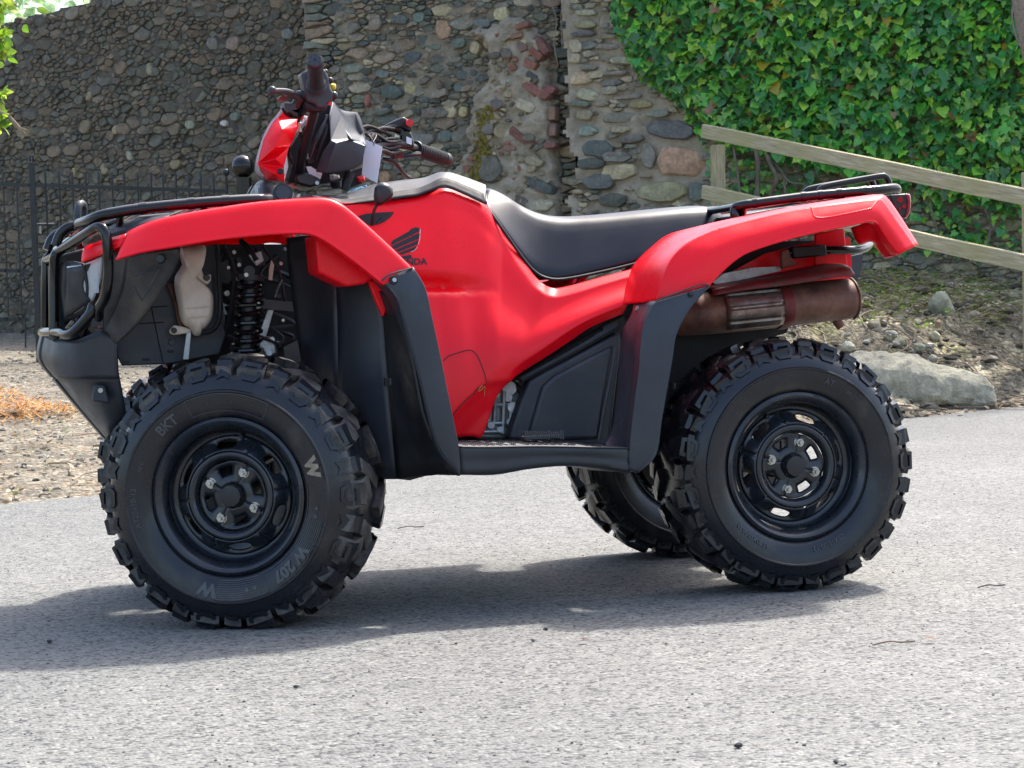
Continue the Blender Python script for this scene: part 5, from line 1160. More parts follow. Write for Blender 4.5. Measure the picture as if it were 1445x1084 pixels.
v, f = patch(rows, 6, 4); fb = part('footboard', (v, f), 'dark', sharp=45); FBT = bvh(v, f); solid(fb, .004, 0); solid(part('footboard', mirror(v, f), 'dark', sharp=45), .004, 0)
# perforated footboard top, painted pale for the sky sheen on it
pv = []; 
for i, p in enumerate(T3[:5]): pv += [Vector((p.x+.004 if i == 0 else p.x, p.y+.016, p.z+.002)), Vector((p.x+.004 if i == 0 else p.x, -.29, p.z+.001))]
part('tread_sheen', (pv, [(2*i, 2*i+2, 2*i+3, 2*i+1) for i in range(4)]), 'plate', fb)
mb = MB(); 
for i in range(22):
    for j in range(14):
        x = T3[0].x+.014+i*.0155; y = -.548+j*.0165+(i % 2)*.008
        if (i+j//3) % 9 == 0: continue
        z = float(np.interp(x, [p.x for p in T3], [p.z for p in T3])); mb.add(*cyl((x, y, z), (x, y, z+.0035), .0040, 6, .0036))
mb.build('grip_studs', M['void'], fb)['kind'] = 'stuff'
mb = MB(); pts = [U(737, 616, -.42), U(790, 617, -.42)]; d = pts[1]-pts[0]
mb.add(*box((pts[0]+pts[1])/2, d.length, .05, .006))
for i in range(17):
    q = pts[0]+d*(i/16)
    for yy in (-.026, .022): mb.add(*box(q+Vector((0, yy, .006)), .0035, .004, .013+.006*(i in (10, 15, 16))))
mb.build('footpeg', M['trim'], fb)

# rear fender
crest = [(897, 428, -.42), (905, 400, -.42), (921, 369, -.42), (951, 340, -.42), (987, 322, -.43), (1025, 312, -.46), (1099, 297, -.49), (1147, 288.5, -.50), (1197, 281, -.50), (1238, 276, -.49), (1251, 280, -.49), (1271, 308, -.50), (1295, 346, -.51)]
fold = [(926, 425, -.545), (935, 396, -.545), (948, 367, -.54), (968, 346, -.535), (997, 331, -.53), (1032, 319, -.53), (1100, 302, -.53), (1147, 294, -.535), (1197, 287, -.535), (1233, 283, -.53), (1245, 288, -.53), (1264, 314, -.54), (1289, 349, -.545)]
low = [(1000, 403, -.565), (1006, 396, -.565), (1017, 384.5, -.565), (1033, 370, -.565), (1052, 357.5, -.565), (1080, 347, -.565), (1114, 337, -.565), (1152, 327.5, -.565), (1194, 319, -.56), (1226, 312.5, -.555), (1238, 317, -.55), (1254, 341, -.55), (1268, 359, -.555)]
k3 = [U(*p) for p in crest]; l3 = [U(*p) for p in low]
inn = [Vector((p.x+(.02 if i < 4 else 0), min(p.y+.22, -.19), p.z-.008)) for i, p in enumerate(k3)]; inn2 = [Vector((p.x, p.y+.05, p.z-.001)) for p in k3]
m2 = [lerp(a, b, .5, -.010) for a, b in zip(fold, low)]; m3 = [lerp(a, b, .93, -.004) for a, b in zip(fold, low)]; m0 = [lerp(a, b, .75, -.004) for a, b in zip(crest, fold)]; m1 = [lerp(a, b, .05, -.002) for a, b in zip(fold, low)]
lip = [Vector((p.x, p.y+.035, p.z+.001)) for p in l3]
rf, RFT = fender([inn, inn2, k3, m0, fold, m1, m2, m3, l3, lip], 'rear_fender')
G4 = lambda x, y: (940+x/4.0139, 230+y/4.0139)
# inside of the tail and the sloping tail end
v, f = patch([[(1226, 313, -.55), (1232, 312.5, -.49), (1200, 322, -.40)], [(1240, 318, -.55), (1236, 328, -.46), (1212, 345, -.40)], [(1256, 343, -.55), (1244, 347, -.46), (1228, 340, -.40)], [(1269, 359, -.556), (1249, 364.5, -.46), (1238, 350, -.40)]], 4, 4); solid(part('tail_inner', (v, f), 'red', rf), .004)
v, f = patch([[(1295, 346.5, -.51), (1286, 350, -.53), (1268, 359.5, -.556), (1249, 364.5, -.46)], [(1293, 344, -.40), (1284, 345, -.40), (1264, 350, -.40), (1246, 352, -.38)]], 3, 3); solid(part('tail_end', (v, f), 'red', rf), .004)
# pressed recess along the top edge of the tail
mb = MB()
for q in ([(1144, 294), (1157, 308.5), (1229, 295.5)], [(1229, 295.5), (1237, 285)]):
    pts = [hit(RFT, x, y, .0003)[0] for x, y in cr([np.array(p, float) for p in q], 6)]; pts = [p for p in pts if p]; mb.add(*tube(pts, .0034, 8, smooth=False))
mb.build('pressed_line', M['red'], rf)
# inner red panels and frame seen below the rear fender
v, f = prism([(1000, 420), (1030, 385), (1080, 358), (1130, 345), (1200, 335), (1203, 395), (1120, 400), (1020, 425)], -.17, -.165); part('inner_fender', (v, f), 'red', rf)
v, f = prism([(1150, 330), (1192, 322), (1197, 380), (1150, 385)], -.20, -.19); bev(part('inner_fender', (v, f), 'red', rf), .004)

# rear flare (charcoal): outer strip and the strip that faces forward
ro_l = [(925, 425.5, -.560), (909, 457, -.568), (904, 490, -.572), (902, 520, -.574), (898, 550, -.575), (893, 590, -.575), (889, 630, -.573), (887, 664, -.565)]
ro_r = [(1000, 403.5, -.572), (972, 436, -.578), (953, 472, -.582), (947, 508, -.584), (940, 548, -.585), (932, 595, -.585), (924, 642, -.582), (899, 667, -.570)]
rg, RGT = strip(ro_l, ro_r, 'rear_mudguard', 'dark', inl=.03, inr=.06)
fw_l = [(896, 428, -.40), (891, 445, -.40), (880, 466, -.40), (876, 495, -.40), (873, 530, -.40), (869, 570, -.41), (864, 605, -.43), (850, 628, -.45)]
v, f = patch([[U(*p) for p in fw_l], [U(*lerp(a, b, .5, .01)) for a, b in zip(fw_l, ro_l)], [U(*p) for p in ro_l]], 5, 5); FWT = bvh(v, f); fwp = part('mudguard_front', (v, f), 'dark', rg, sharp=50); solid(fwp, .004, 0)
v, f = tube([U(926, 424.8, -.570), U(987, 402, -.580), U(1000, 402.8, -.578)], .002, 6, 3); part('edge_band', (v, f), 'trim', rg)
bolt(901, 436, FWT, .008, 'steel', rg)
p, n = hit(RGT, 974, 416, .0); bolt_at(p, n, .009, 'void', rg, .004); bolt_at(p+Vector((0, -.003, .002)), n, .006, 'satin', rg, .005)

# ------------------------------------------------------------------ seat and tank cover
def saddle(tp, bt, hw_t, hw_b, name, mat, crown=.012, nu=6, under=True, round_=.035, prof=None):
    """solid lofted from a side outline: tp and bt are matching pixel points of the upper silhouette and lower edge"""
    secs = []
    for i, (a, b) in enumerate(zip(tp, bt)):
        ht = hw_t[i] if isinstance(hw_t, list) else hw_t; hb = hw_b[i] if isinstance(hw_b, list) else hw_b
        A, B = U(a[0], a[1], -ht*.65), U(b[0], b[1], -hb); h = (A-B).length; k = min(round_, h*.45)
        d = (B-A).normalized(); q = []
        q.append(Vector((A.x, 0, A.z-.0+crown*0))); q.append(Vector((A.x, -ht*.4, A.z+.001))); q.append(Vector((A.x, -ht*.68, A.z-.001)))
        s1 = A+(B-A)*(k*.28/h); q.append(Vector((s1.x, -ht*.90, s1.z))); s1 = A+(B-A)*(k*.8/h); q.append(Vector((s1.x, -ht*1.02, s1.z)))
        for t in (.45, .7, .93): s1 = A+(B-A)*t; q.append(Vector((s1.x, -(ht*1.04+(hb-ht*1.04)*((t-.2)/.8)), s1.z)))
        q.append(Vector((B.x, -hb+.003, B.z))); q.append(Vector((B.x, -hb+.02, B.z-.002)))
        secs.append(q+[Vector((p.x, -p.y, p.z)) for p in reversed(q[1:])])
    rows = [cr([np.asarray(secs[i][j]) for i in range(len(secs))], nu) for j in range(len(secs[0]))]; n = len(rows[0]); vs = [Vector(p) for r in rows for p in r]; m = len(rows)
    fs = [(j*n+i, j*n+i+1, (j+1)*n+i+1, (j+1)*n+i) for j in range(m-1) for i in range(n-1)]
    fs += [tuple(j*n for j in range(m))[::-1], tuple(j*n+n-1 for j in range(m))]
    return part(name, (vs, fs), mat, sharp=60), bvh(vs, fs)
st_t = [(684, 266), (690, 265.5), (701, 269), (716, 277), (732, 287.5), (755, 298.5), (780, 304), (810, 304.7), (859, 301), (909, 296), (959, 291.2), (991, 290), (1008, 295), (1018, 304)]
st_b = [(686, 285), (690, 294), (704, 314), (720, 337), (734, 357), (752, 379), (770, 390), (796, 392), (850, 381.5), (905, 368), (948, 356), (985, 345), (1005, 340), (1016, 336)]
seat, STT = saddle(st_t, st_b, [.085, .095, .105, .115, .12, .13, .14, .145, .15, .155, .155, .15, .14, .13], [.14, .16, .18, .19, .195, .20, .205, .21, .21, .21, .205, .20, .19, .18], 'seat', 'vinyl')
seat.modifiers.new('sub', 'SUBSURF').render_levels = 1
pts = [U(x, y, -w_-.002) for (x, y), w_ in zip([(687, 289), (690, 296), (704, 316), (720, 339), (734, 359), (752, 381), (770, 392), (796, 394), (850, 383.5), (905, 370), (948, 358)], [.15, .165, .185, .195, .20, .205, .21, .215, .215, .215, .21])]
part('seat_welt', tube(pts, .004, 8, 4), 'void', seat)
tk_t = [(352, 284), (358, 268), (370, 254), (388, 258), (405, 266), (424, 273), (464, 275.5), (492, 272), (512, 266), (532, 259.5), (569, 254), (599, 250.6), (626, 242.5), (650, 248), (683, 260)]
tk_b = [(352, 290), (356, 290), (366, 289), (382, 288), (405, 287), (424, 286.5), (464, 285), (492, 289), (512, 287), (532, 285), (569, 279.5), (600, 272), (629, 265), (655, 275), (685, 289)]
tank, TKT = saddle(tk_t, tk_b, [.06, .07, .09, .10, .11, .115, .115, .11, .10, .10, .10, .10, .09, .09, .085], [.10, .12, .14, .15, .16, .17, .175, .18, .18, .18, .18, .18, .175, .17, .16], 'tank_cover', 'trim', round_=.02)
# dark lower band of the tank cover
bl = [(464, 280), (492, 283), (532, 276), (569, 270), (589, 267), (606, 260.5), (626, 252), (650, 260), (682, 274)]; bb = [(464, 287), (480, 290), (532, 285), (569, 279.5), (589, 277), (607, 270.5), (629, 265.5), (655, 275), (685, 289)]
rows = [[U(x, y, -.168) for x, y in bl], [U(x, y, -.188) for x, y in bb]]; v, f = patch(rows, 5, 3); solid(part('lower_band', (v, f), 'void', tank), .003)
p = U(398, 275, -.15); n = Vector((0, -1, .25)).normalized()
part('filler_cap', cyl(p+n*-.02, p+n*.012, .026, 24, .024), 'satin', tank); part('cap_rim', cyl(p+n*.010, p+n*.016, .019, 24, .017), 'trim', tank)
# white outlined characters on the console
v, f = text_mesh('XR', 7.5, 0, bold=.1); vv = []
for x, y, z in v: h_ = U(362+x*.5, 270-y*1.3+(x)*.0, -.152); vv.append(h_)
part('console_text', (vv, f), 'white', tank)
for yy in (263.5, 265.5): part('console_line', tube([U(360, yy, -.152), U(367, yy-1, -.152)], .0005, 4, smooth=False), 'white', tank)
# black knobbed lever rising from the slot in the fender
slot = [(503, 306), (517, 302), (540, 300), (556, 299.5), (552, 306), (543, 313), (530, 318), (518, 318)]
m = MB(); pts = [hit(PT, x, y, .002)[0] for x, y in slot]; m.add(pts, [tuple(range(len(pts)))]); m.build('lever_slot', M['void'], panel)
part('slot_plate', tube([hit(PT, x, y, .004)[0] for x, y in ((529, 314), (536, 307), (541, 309), (533, 316))], .0012, 5, smooth=False), 'trim', panel)
lv = part('gear_lever', tube([U(525, 318, -.235), U(526.5, 305, -.245), U(528, 297, -.25), U(531, 290, -.255)], .0035, 8, rr=[.005, .0045, .0038, .004]), 'satin')
kn = [(529.5, 291), (528.5, 285), (527.5, 276), (529, 265), (534, 258.5), (541, 257), (549, 260), (554, 267), (554.5, 275), (550, 283), (542, 288), (536, 290.5)]
v, f = pillow(kn, -.255, .022, 6); part('knob', (v, f), 'satin', lv, sharp=70)
# ------------------------------------------------------------------ charcoal side cover, engine, chassis
sc = [(717, 620), (723, 600), (735, 565), (747, 538), (765, 527), (800, 509), (840, 487), (875, 469), (878, 480), (872, 530), (866, 580), (860, 630), (800, 628)]
v, f = prism(sc, -.285, -.24); cov = part('side_cover', (v, f), 'dark'); bev(cov, .008, 3)
inn_ = [(745, 616), (752, 590), (765, 545), (782, 530), (830, 505), (866, 487), (862, 520), (855, 560), (846, 620), (800, 622)]
v, f = prism(inn_, -.296, -.27); bev(part('cover_face', (v, f), 'dark', cov), .010, 3)
part('cover_rib', tube([U(868, 490, -.298), U(862, 530, -.302), U(853, 575, -.302), U(845, 622, -.30)], .004, 6), 'trim', cov)
# dark frame rail and gap above the cover
v, f = prism([(728, 534), (760, 515), (834, 472), (880, 446), (884, 455), (876, 472), (800, 512), (748, 542)], -.25, -.20); part('frame_rail', (v, f), 'void')
part('frame_rail', tube([U(735, 536, -.262), U(800, 501, -.268), U(872, 459, -.268)], .010, 8), 'satin')
v, f = prism([(850, 462), (872, 452), (874, 466), (852, 474)], -.275, -.255); bev(part('rail_clip', (v, f), 'satin'), .003)
eng = part('engine', prism([(672, 620), (690, 560), (708, 545), (742, 532), (748, 560), (730, 622)], -.20, .2), 'alu'); bev(eng, .008)
for (x, y0, y1, w_, yy) in ((700, 560, 600, 5, -.212), (712, 552, 612, 6, -.215), (722, 545, 600, 4, -.212)):
    part('rib', tube([U(x, y0, yy), U(x-2, y1, yy)], .004+w_*.0004, 8, smooth=False), 'alu', eng)
for (x, y, r) in ((717, 561, .012), (706, 606, .009), (722, 596, .013), (724, 575, .015), (693, 600, .010), (719, 548, .02)):
    part('boss', cyl(U(x, y, -.20), U(x, y, -.222), r, 14, r*.85), 'alu', eng)
for (x0, y0, x1, y1) in ((690, 598, 722, 597), (683, 610, 720, 609), (700, 572, 730, 570)): part('flange', tube([U(x0, y0, -.214), U(x1, y1, -.214)], .005, 8, smooth=False), 'alu', eng)
part('hose', tube([U(722, 540, -.21), U(735, 552, -.225), U(741, 570, -.22), U(730, 590, -.21)], .008, 8), 'void', eng)
# main dark body core, belly plate
core = [(250, 372), (300, 345), (420, 345), (480, 300), (640, 300), (720, 380), (780, 410), (905, 385), (960, 345), (1190, 338), (1190, 385), (1010, 440), (940, 500), (870, 560), (860, 640), (700, 650), (560, 655), (470, 620), (420, 540), (300, 520), (240, 505), (170, 500), (165, 440)]
v, f = prism(core, -.10, .10); part('frame', (v, f), 'void', smooth=False)
v, f = prism([(440, 655), (540, 674), (560, 676), (600, 664), (650, 668), (700, 667), (750, 658), (800, 655), (860, 655), (880, 640), (600, 630), (460, 600)], -.30, .30); part('belly_plate', (v, f), 'void', smooth=False)
v, f = prism([(560, 640), (645, 640), (640, 668), (600, 672), (578, 678), (560, 676)], -.45, -.30); part('belly_plate', (v, f), 'void', smooth=False)
# leg shields behind the front wheel
def plate(pts_rows, name, mat='dark', t=.006, nu=4, nv=4, parent=None, sharp=30, both=False):
    v, f = patch(pts_rows, nu, nv); o = part(name, (v, f), mat, parent, sharp=sharp); solid(o, t, 0)
    if both: solid(part(name, mirror(v, f), mat, parent, sharp=sharp), t, 0)
    return o
ls = plate([[(405, 336, -.20), (425, 333, -.24), (450, 332, -.28)], [(408, 380, -.20), (440, 380, -.24), (477, 385, -.31)], [(416, 440, -.20), (445, 440, -.24), (477, 440, -.32)], [(424, 500, -.20), (450, 500, -.24), (478, 500, -.33)], [(440, 580, -.20), (460, 580, -.25), (478, 580, -.33)], [(470, 660, -.20), (475, 665, -.25), (480, 672, -.33)]], 'leg_shield', both=True)
plate([[(474, 380, -.312), (500, 390, -.38), (522, 400, -.43)], [(477, 440, -.32), (510, 440, -.39), (540, 440, -.44)], [(478, 500, -.33), (512, 500, -.40), (545, 500, -.45)], [(478, 580, -.33), (515, 580, -.40), (552, 580, -.45)], [(480, 672, -.33), (518, 676, -.40), (566, 676, -.45)]], 'leg_shield', both=True)
plate([[(520, 398, -.43), (548, 418, -.50), (565, 420, -.56)], [(540, 440, -.445), (556, 450, -.50), (572, 455, -.565)], [(546, 500, -.455), (566, 510, -.50), (586, 520, -.57)], [(552, 580, -.455), (580, 590, -.50), (604, 600, -.57)], [(560, 676, -.455), (600, 670, -.50), (645, 670, -.56)]], 'leg_shield', 'satin', both=True)
part('slot', prism([(543, 533), (552, 532), (552, 544), (543, 545)], -.462, -.45), 'void', ls); part('slot', prism([(549.5, 534), (552.5, 533.5), (552.5, 543), (549.5, 544)], -.466, -.455), 'trim', ls)

# ------------------------------------------------------------------ front: nose cover, grille, lamps
nose = plate([[(182, 361, -.40), (215, 355, -.46), (252, 351, -.49)], [(178, 385, -.38), (205, 380, -.43), (250, 372, -.47)], [(172, 410, -.34), (190, 420, -.38), (215, 430, -.41)], [(160, 440, -.30), (176, 448, -.33), (193, 458, -.36)], [(145, 470, -.27), (155, 478, -.29), (166, 484, -.31)]], 'nose_cover', 'muddy', .005, both=True)
plate([[(152, 350, -.33), (170, 358, -.37), (182, 361, -.40)], [(148, 385, -.31), (162, 386, -.34), (178, 386, -.38)], [(145, 420, -.29), (158, 425, -.31), (172, 412, -.34)], [(140, 455, -.26), (148, 455, -.28), (160, 442, -.30)], [(130, 480, -.25), (138, 480, -.26), (145, 470, -.27)]], 'nose_cover', 'muddy', .005, both=True)
# raised pressing and bolt on the nose cover
part('pressing', tube([U(190, 390, -.43), U(212, 381, -.452), U(226, 378, -.462), U(216, 398, -.445), U(200, 424, -.415), U(188, 403, -.42)], .0022, 6, smooth=False), 'dark', nose)
p = U(226.5, 365.5, -.478); bolt_at(p, Vector((-.25, -1, .1)), .011, 'satin', nose)
# bash cover below
lowc = [[(64, 470, -.06), (80, 478, -.17), (108, 480, -.25), (140, 468, -.28), (166, 484, -.30)], [(59, 505, -.06), (76, 508, -.17), (108, 510, -.25), (140, 505, -.27), (166, 510, -.29)], [(77, 531, -.06), (83, 533, -.17), (110, 534, -.24), (140, 534, -.26), (168, 534.5, -.28)]]
bash = plate(lowc, 'bash_cover', 'dark', .005, both=True)
v, f = patch([[U(64, 470, -.06), U(59, 505, -.06), U(77, 531, -.06)], [Vector((p.x-.003, 0, p.z)) for p in (U(64, 470, -.06), U(59, 505, -.06), U(77, 531, -.06))], [Vector((p.x, .06, p.z)) for p in (U(64, 470, -.06), U(59, 505, -.06), U(77, 531, -.06))]], 4, 3); solid(part('bash_cover', (v, f), 'dark'), .005)
low2 = [[(78, 531, -.058), (90, 531, -.158), (118, 531, -.228), (143, 531, -.248), (168, 531, -.268)], [(112, 573, -.06), (120, 570, -.15), (138, 566, -.21), (155, 566, -.23), (174, 562, -.25)], [(150, 617, -.06), (152, 616, -.13), (157, 610, -.18), (166, 598, -.20), (179, 585, -.21)]]
bash2 = plate(low2, 'skid_plate', 'dark', .005, both=True)
v, f = patch([[U(80, 535, -.06), U(112, 573, -.06), U(150, 617, -.06)], [Vector((p.x, .06, p.z)) for p in (U(80, 535, -.06), U(112, 573, -.06), U(150, 617, -.06))]], 4, 3); solid(part('skid_plate', (v, f), 'dark'), .005)
v, f = prism([(133, 543), (148, 544), (156, 570), (130, 566)], -.262, -.24); bev(part('bracket', (v, f), 'dark', bash2), .004); bolt_at(U(141.5, 551, -.262), (0, -1, 0), .007, 'steel', bash2)
# front grille with headlamps
plate([[(84, 372, -.10), (100, 368, -.20), (118, 372, -.30)], [(84, 410, -.10), (98, 410, -.20), (125, 405, -.30)], [(90, 455, -.10), (100, 452, -.20), (122, 440, -.28)]], 'grille', 'void', .005, both=True)
v, f = prism([(78, 362), (120, 350), (122, 372), (100, 372), (84, 374)], -.14, .14); bev(part('grille_top', (v, f), 'satin'), .006)
v, f = prism([(76, 372), (88, 372), (92, 470), (78, 468)], -.12, .12); part('grille_back', (v, f), 'void')
lamp = plate([[(96, 376, -.23), (118, 373, -.29), (145, 362, -.335)], [(95, 410, -.22), (118, 408, -.28), (141, 398, -.325)], [(93, 446, -.20), (110, 440, -.25), (131, 424, -.30)]], 'headlight', 'glass', .006, both=True)
plate([[(98, 380, -.18), (118, 376, -.22), (140, 366, -.26)], [(96, 440, -.16), (112, 438, -.20), (128, 424, -.24)]], 'reflector', 'trim', .003, both=True)
plate([[(96, 378, -.232), (110, 376, -.272), (128, 372, -.312)], [(95, 412, -.222), (108, 408, -.262), (118, 404, -.285)], [(93, 448, -.202), (108, 440, -.25), (128, 425, -.300)]], 'lamp_surround', 'void', .006, both=True)
part('orange_marker', box(U(136, 404, -.335), .01, .006, .03), 'glass', lamp)

# bull bar
bar = []
def bb(pts, r=.0117, name='tube', mat='black', parent=None, n=6, seg=14): return part(name, tube(pts, r, seg, n), mat, parent)
near = [U(139.5, 455, -.315), U(139.5, 436, -.34), U(148, 420, -.375), U(151.5, 402, -.395), U(153, 375, -.40), U(151, 340, -.40), U(147, 325, -.395), U(139, 320, -.38), U(126, 327, -.345), U(100, 344, -.24), U(84, 354, -.168), U(77.5, 362, -.158), U(76.5, 376, -.155), U(76, 410, -.155), U(76, 480, -.16)]
bullbar = bb(near, name='bull_bar'); bb([Vector((p.x, -p.y, p.z)) for p in near], parent=bullbar)
lowb = [U(131, 432, -.33), U(127, 443, -.33), U(114, 459, -.315), U(102, 470, -.295), U(93, 472.5, -.265), U(86, 469, -.22)]
t_ = lowb[-1]; lowfull = lowb+[Vector((t_.x-.022, -.1, t_.z)), Vector((t_.x-.026, 0, t_.z)), Vector((t_.x-.022, .1, t_.z))]+[Vector((p.x, -p.y, p.z)) for p in lowb[::-1]]
bb(lowfull, parent=bullbar)
upp = [U(108, 318, -.165), U(96, 321, -.165), U(85, 331, -.16), U(78.5, 347, -.158)]; bb(upp, parent=bullbar); bb([Vector((p.x, -p.y, p.z)) for p in upp], parent=bullbar)
c_ = [U(77, 362, -.158)]; bb([c_[0], Vector((c_[0].x, .158, c_[0].z))], .010, parent=bullbar)
v, f = prism([(128, 434), (147, 434), (147, 465), (128, 463)], -.33, -.322); bev(part('bracket', (v, f), 'satin', bullbar), .003); bolt_at(U(139.5, 461, -.33), (0, -1, 0), .005, 'rustred', bullbar)
v, f = prism([(103, 311), (123, 308), (125, 316), (116, 323), (105, 325)], -.20, -.19); bev(part('bracket', (v, f), 'trim', bullbar), .003); bolt_at(U(112, 319, -.20), (0, -1, 0), .008, 'trim', bullbar)

# ------------------------------------------------------------------ racks
rack_n = [U(112, 316, -.26), U(128, 310, -.34), U(145, 304, -.37), U(170, 299, -.375), U(209, 293.5, -.375), U(289, 286, -.375), U(360, 281.5, -.36), U(381, 281, -.34)]
fr = bb(rack_n, .0125, 'front_rack', 'black'); bb([Vector((p.x, -p.y, p.z)) for p in rack_n], .0125, parent=fr)
for k in (1, 3, 4, 5, 6): p = rack_n[k]; bb([p, Vector((p.x, 0, p.z)), Vector((p.x, -p.y, p.z))], .009, 'cross_tube', parent=fr, n=2)
for k, t in ((3, .8), (4, .75), (5, .4)):
    a, b = rack_n[k], rack_n[k+1]; q = a+(b-a)*t; d = (b-a).normalized(); part('collar', cyl(q-d*.008, q+d*.008, .0142, 14), 'black', fr)
hoop = [U(109, 312, -.16), U(109.5, 298, -.16), U(113, 288, -.15), U(118, 291, -.12), U(118, 312, -.11)]; bb(hoop, .0085, 'hoop', 'steel' if False else 'trim', fr)
for k in (3, 5): p = rack_n[k]; bb([p, Vector((p.x, p.y+.06, p.z-.06))], .009, 'stay', parent=fr, n=2)
rr_n = [U(1040, 312, -.36), U(1037, 303, -.36), U(1038, 293, -.36), U(1050, 289.5, -.38), U(1066, 287, -.385), U(1130, 278.5, -.385), U(1189, 272.5, -.385), U(1239, 268, -.38), U(1262, 265.5, -.36), U(1266, 268, -.33)]
rr = bb(rr_n, .0115, 'rear_rack', 'black'); bb([Vector((p.x, -p.y, p.z)) for p in rr_n], .0115, parent=rr)
for k in (3, 5, 6, 8): p = rr_n[k]; bb([p, Vector((p.x, 0, p.z-.004)), Vector((p.x, -p.y, p.z))], .009, 'cross_tube', parent=rr, n=2)
for k, t in ((3, .9), (5, 0.05), (5, .45), (5, .9), (6, .6)):
    a, b = rr_n[k], rr_n[k+1]; q = a+(b-a)*t; d = (b-a).normalized(); part('collar', cyl(q-d*.006, q+d*.006, .0128, 14), 'black', rr)
hp = [U(1157, 271, .05), U(1158, 267, .05), U(1168, 262.5, .05), U(1205, 255.5, .05), U(1240, 249.3, .05), U(1249, 249.5, .05), U(1254, 256, .05), U(1256, 266, .05)]
bb(hp, .0085, 'hoop', 'black', rr); bb([p+Vector((0, .10, 0)) for p in hp], .0085, 'hoop', 'black', rr)
for k in (3, 6): p = rr_n[k]; bb([p, Vector((p.x+.01, p.y+.06, p.z-.06))], .009, 'stay', parent=rr, n=2)
v, f = patch([[U(1040, 305, -.30), U(1100, 294, -.30), U(1180, 285, -.30), U(1240, 279, -.30)], [Vector((p.x, 0, p.z+.004)) for p in (U(1040, 305, -.30), U(1100, 294, -.30), U(1180, 285, -.30), U(1240, 279, -.30))], [Vector((p.x, .30, p.z)) for p in (U(1040, 305, -.30), U(1100, 294, -.30), U(1180, 285, -.30), U(1240, 279, -.30))]], 4, 4); solid(part('rear_deck', (v, f), 'trim'), .006)
# tail light
v, f = prism([(1256, 275), (1279, 273), (1283, 276), (1282, 300), (1277, 307), (1267, 307)], -.20, -.10); tl = part('tail_light', (v, f), 'satin'); bev(tl, .004)
v, f = prism([(1279, 273), (1285, 274), (1286.5, 285), (1285, 300), (1280, 307.5), (1276, 307.5), (1280, 300), (1281, 285)], -.205, -.095); bev(part('lens', (v, f), 'redlens', tl), .003)
for x, y, r in ((1270, 282, .008), (1276, 291, .006), (1270, 294, .004)): part('reflector', cyl(U(x, y, -.20), U(x, y, -.204), r, 14), 'redlens', tl)
part('wire', tube([U(1270, 306, -.16), U(1281, 309, -.16), U(1284, 300, -.16)], .0015, 5), 'void', tl)

for q, tr_, par in (([(915, 520), (921, 560)], RGT, rg), ([(912, 600), (918, 640)], RGT, rg), ([(930, 470), (926, 500)], RGT, rg), ([(952, 430), (961, 425)], RGT, rg), ([(700, 645), (716, 641)], FBT, fb), ([(752, 643), (757, 651)], FBT, fb), ([(780, 641), (795, 640)], FBT, fb), ([(606, 470), (613, 505)], FLT, fl), ([(604, 520), (611, 548)], FLT, fl), ([(240, 325), (262, 321)], FT, ff), ([(232, 331), (238, 327)], FT, ff), ([(478, 330), (486, 338)], FT, ff), ([(960, 400), (967, 397)], RFT, rf), ([(1030, 345), (1046, 339)], RFT, rf), ([(1265, 325), (1272, 338)], RFT, rf)):
    pts = [hit(tr_, x, y, .0003)[0] for x, y in cr([np.array(a, float) for a in q], 4)]; pts = [p for p in pts if p]
    if len(pts) > 1: part('scratch', tube(pts, .00045, 4, smooth=False), 'trim' if par in (rg, fb, fl) else 'edge', par)
# ------------------------------------------------------------------ exhaust, tow tube
YA = -.27
A_, B_ = U(950, 447, YA), U(1204, 421, YA); d = B_-A_
def ring_loft(st, mat, name, parent=None, seg=28, fl=.92):
    vs = []; fs = []
    up = Vector((0, 0, 1)); ax = d.normalized(); u2 = (up-ax*up.dot(ax)).normalized(); s2 = ax.cross(u2)
    for t, r in st:
        c = A_+d*t
        for k in range(seg): a = 2*math.pi*k/seg; vs.append(c+s2*(r*1.15*math.cos(a))+u2*(r*fl*math.sin(a)))
    n = len(st); fs = [(i*seg+k, i*seg+(k+1) % seg, (i+1)*seg+(k+1) % seg, (i+1)*seg+k) for i in range(n-1) for k in range(seg)]+[tuple(range(seg))[::-1], tuple(range((n-1)*seg, n*seg))]
    return part(name, (vs, fs), mat, parent, sharp=40)
muf = ring_loft([(0, .042), (.03, .052), (.2, .056), (.56, .0575), (.60, .056), (.96, .055), (.985, .052), (1, .044)], 'rust', 'muffler')
ring_loft([(.555, .058), (.56, .0615), (.575, .0625), (.60, .0625), (.615, .0615), (.62, .057)], 'rustred', 'clamp_band', muf)
# ribbed bright shield
vs = []; fs = []; ax = d.normalized(); u2 = (Vector((0, 0, 1))-ax*ax.z).normalized(); s2 = ax.cross(u2); s2 = s2 if s2.y < 0 else -s2
nt_, na = 12, 22
for i in range(nt_+1):
    t = .245+(.555-.245)*i/nt_
    for j in range(na+1):
        a = math.radians(-48+96*j/na); r = .0625+(.003 if j % 7 < 5 else 0)+(-.004 if i in (0, nt_) else 0); c = A_+d*t; vs.append(c+s2*(r*1.15*math.cos(a))+u2*(r*.92*math.sin(a)))
fs = [(i*(na+1)+j, i*(na+1)+j+1, (i+1)*(na+1)+j+1, (i+1)*(na+1)+j) for i in range(nt_) for j in range(na)]
solid(part('heat_shield', (vs, fs), 'shield', muf, sharp=30), .002)
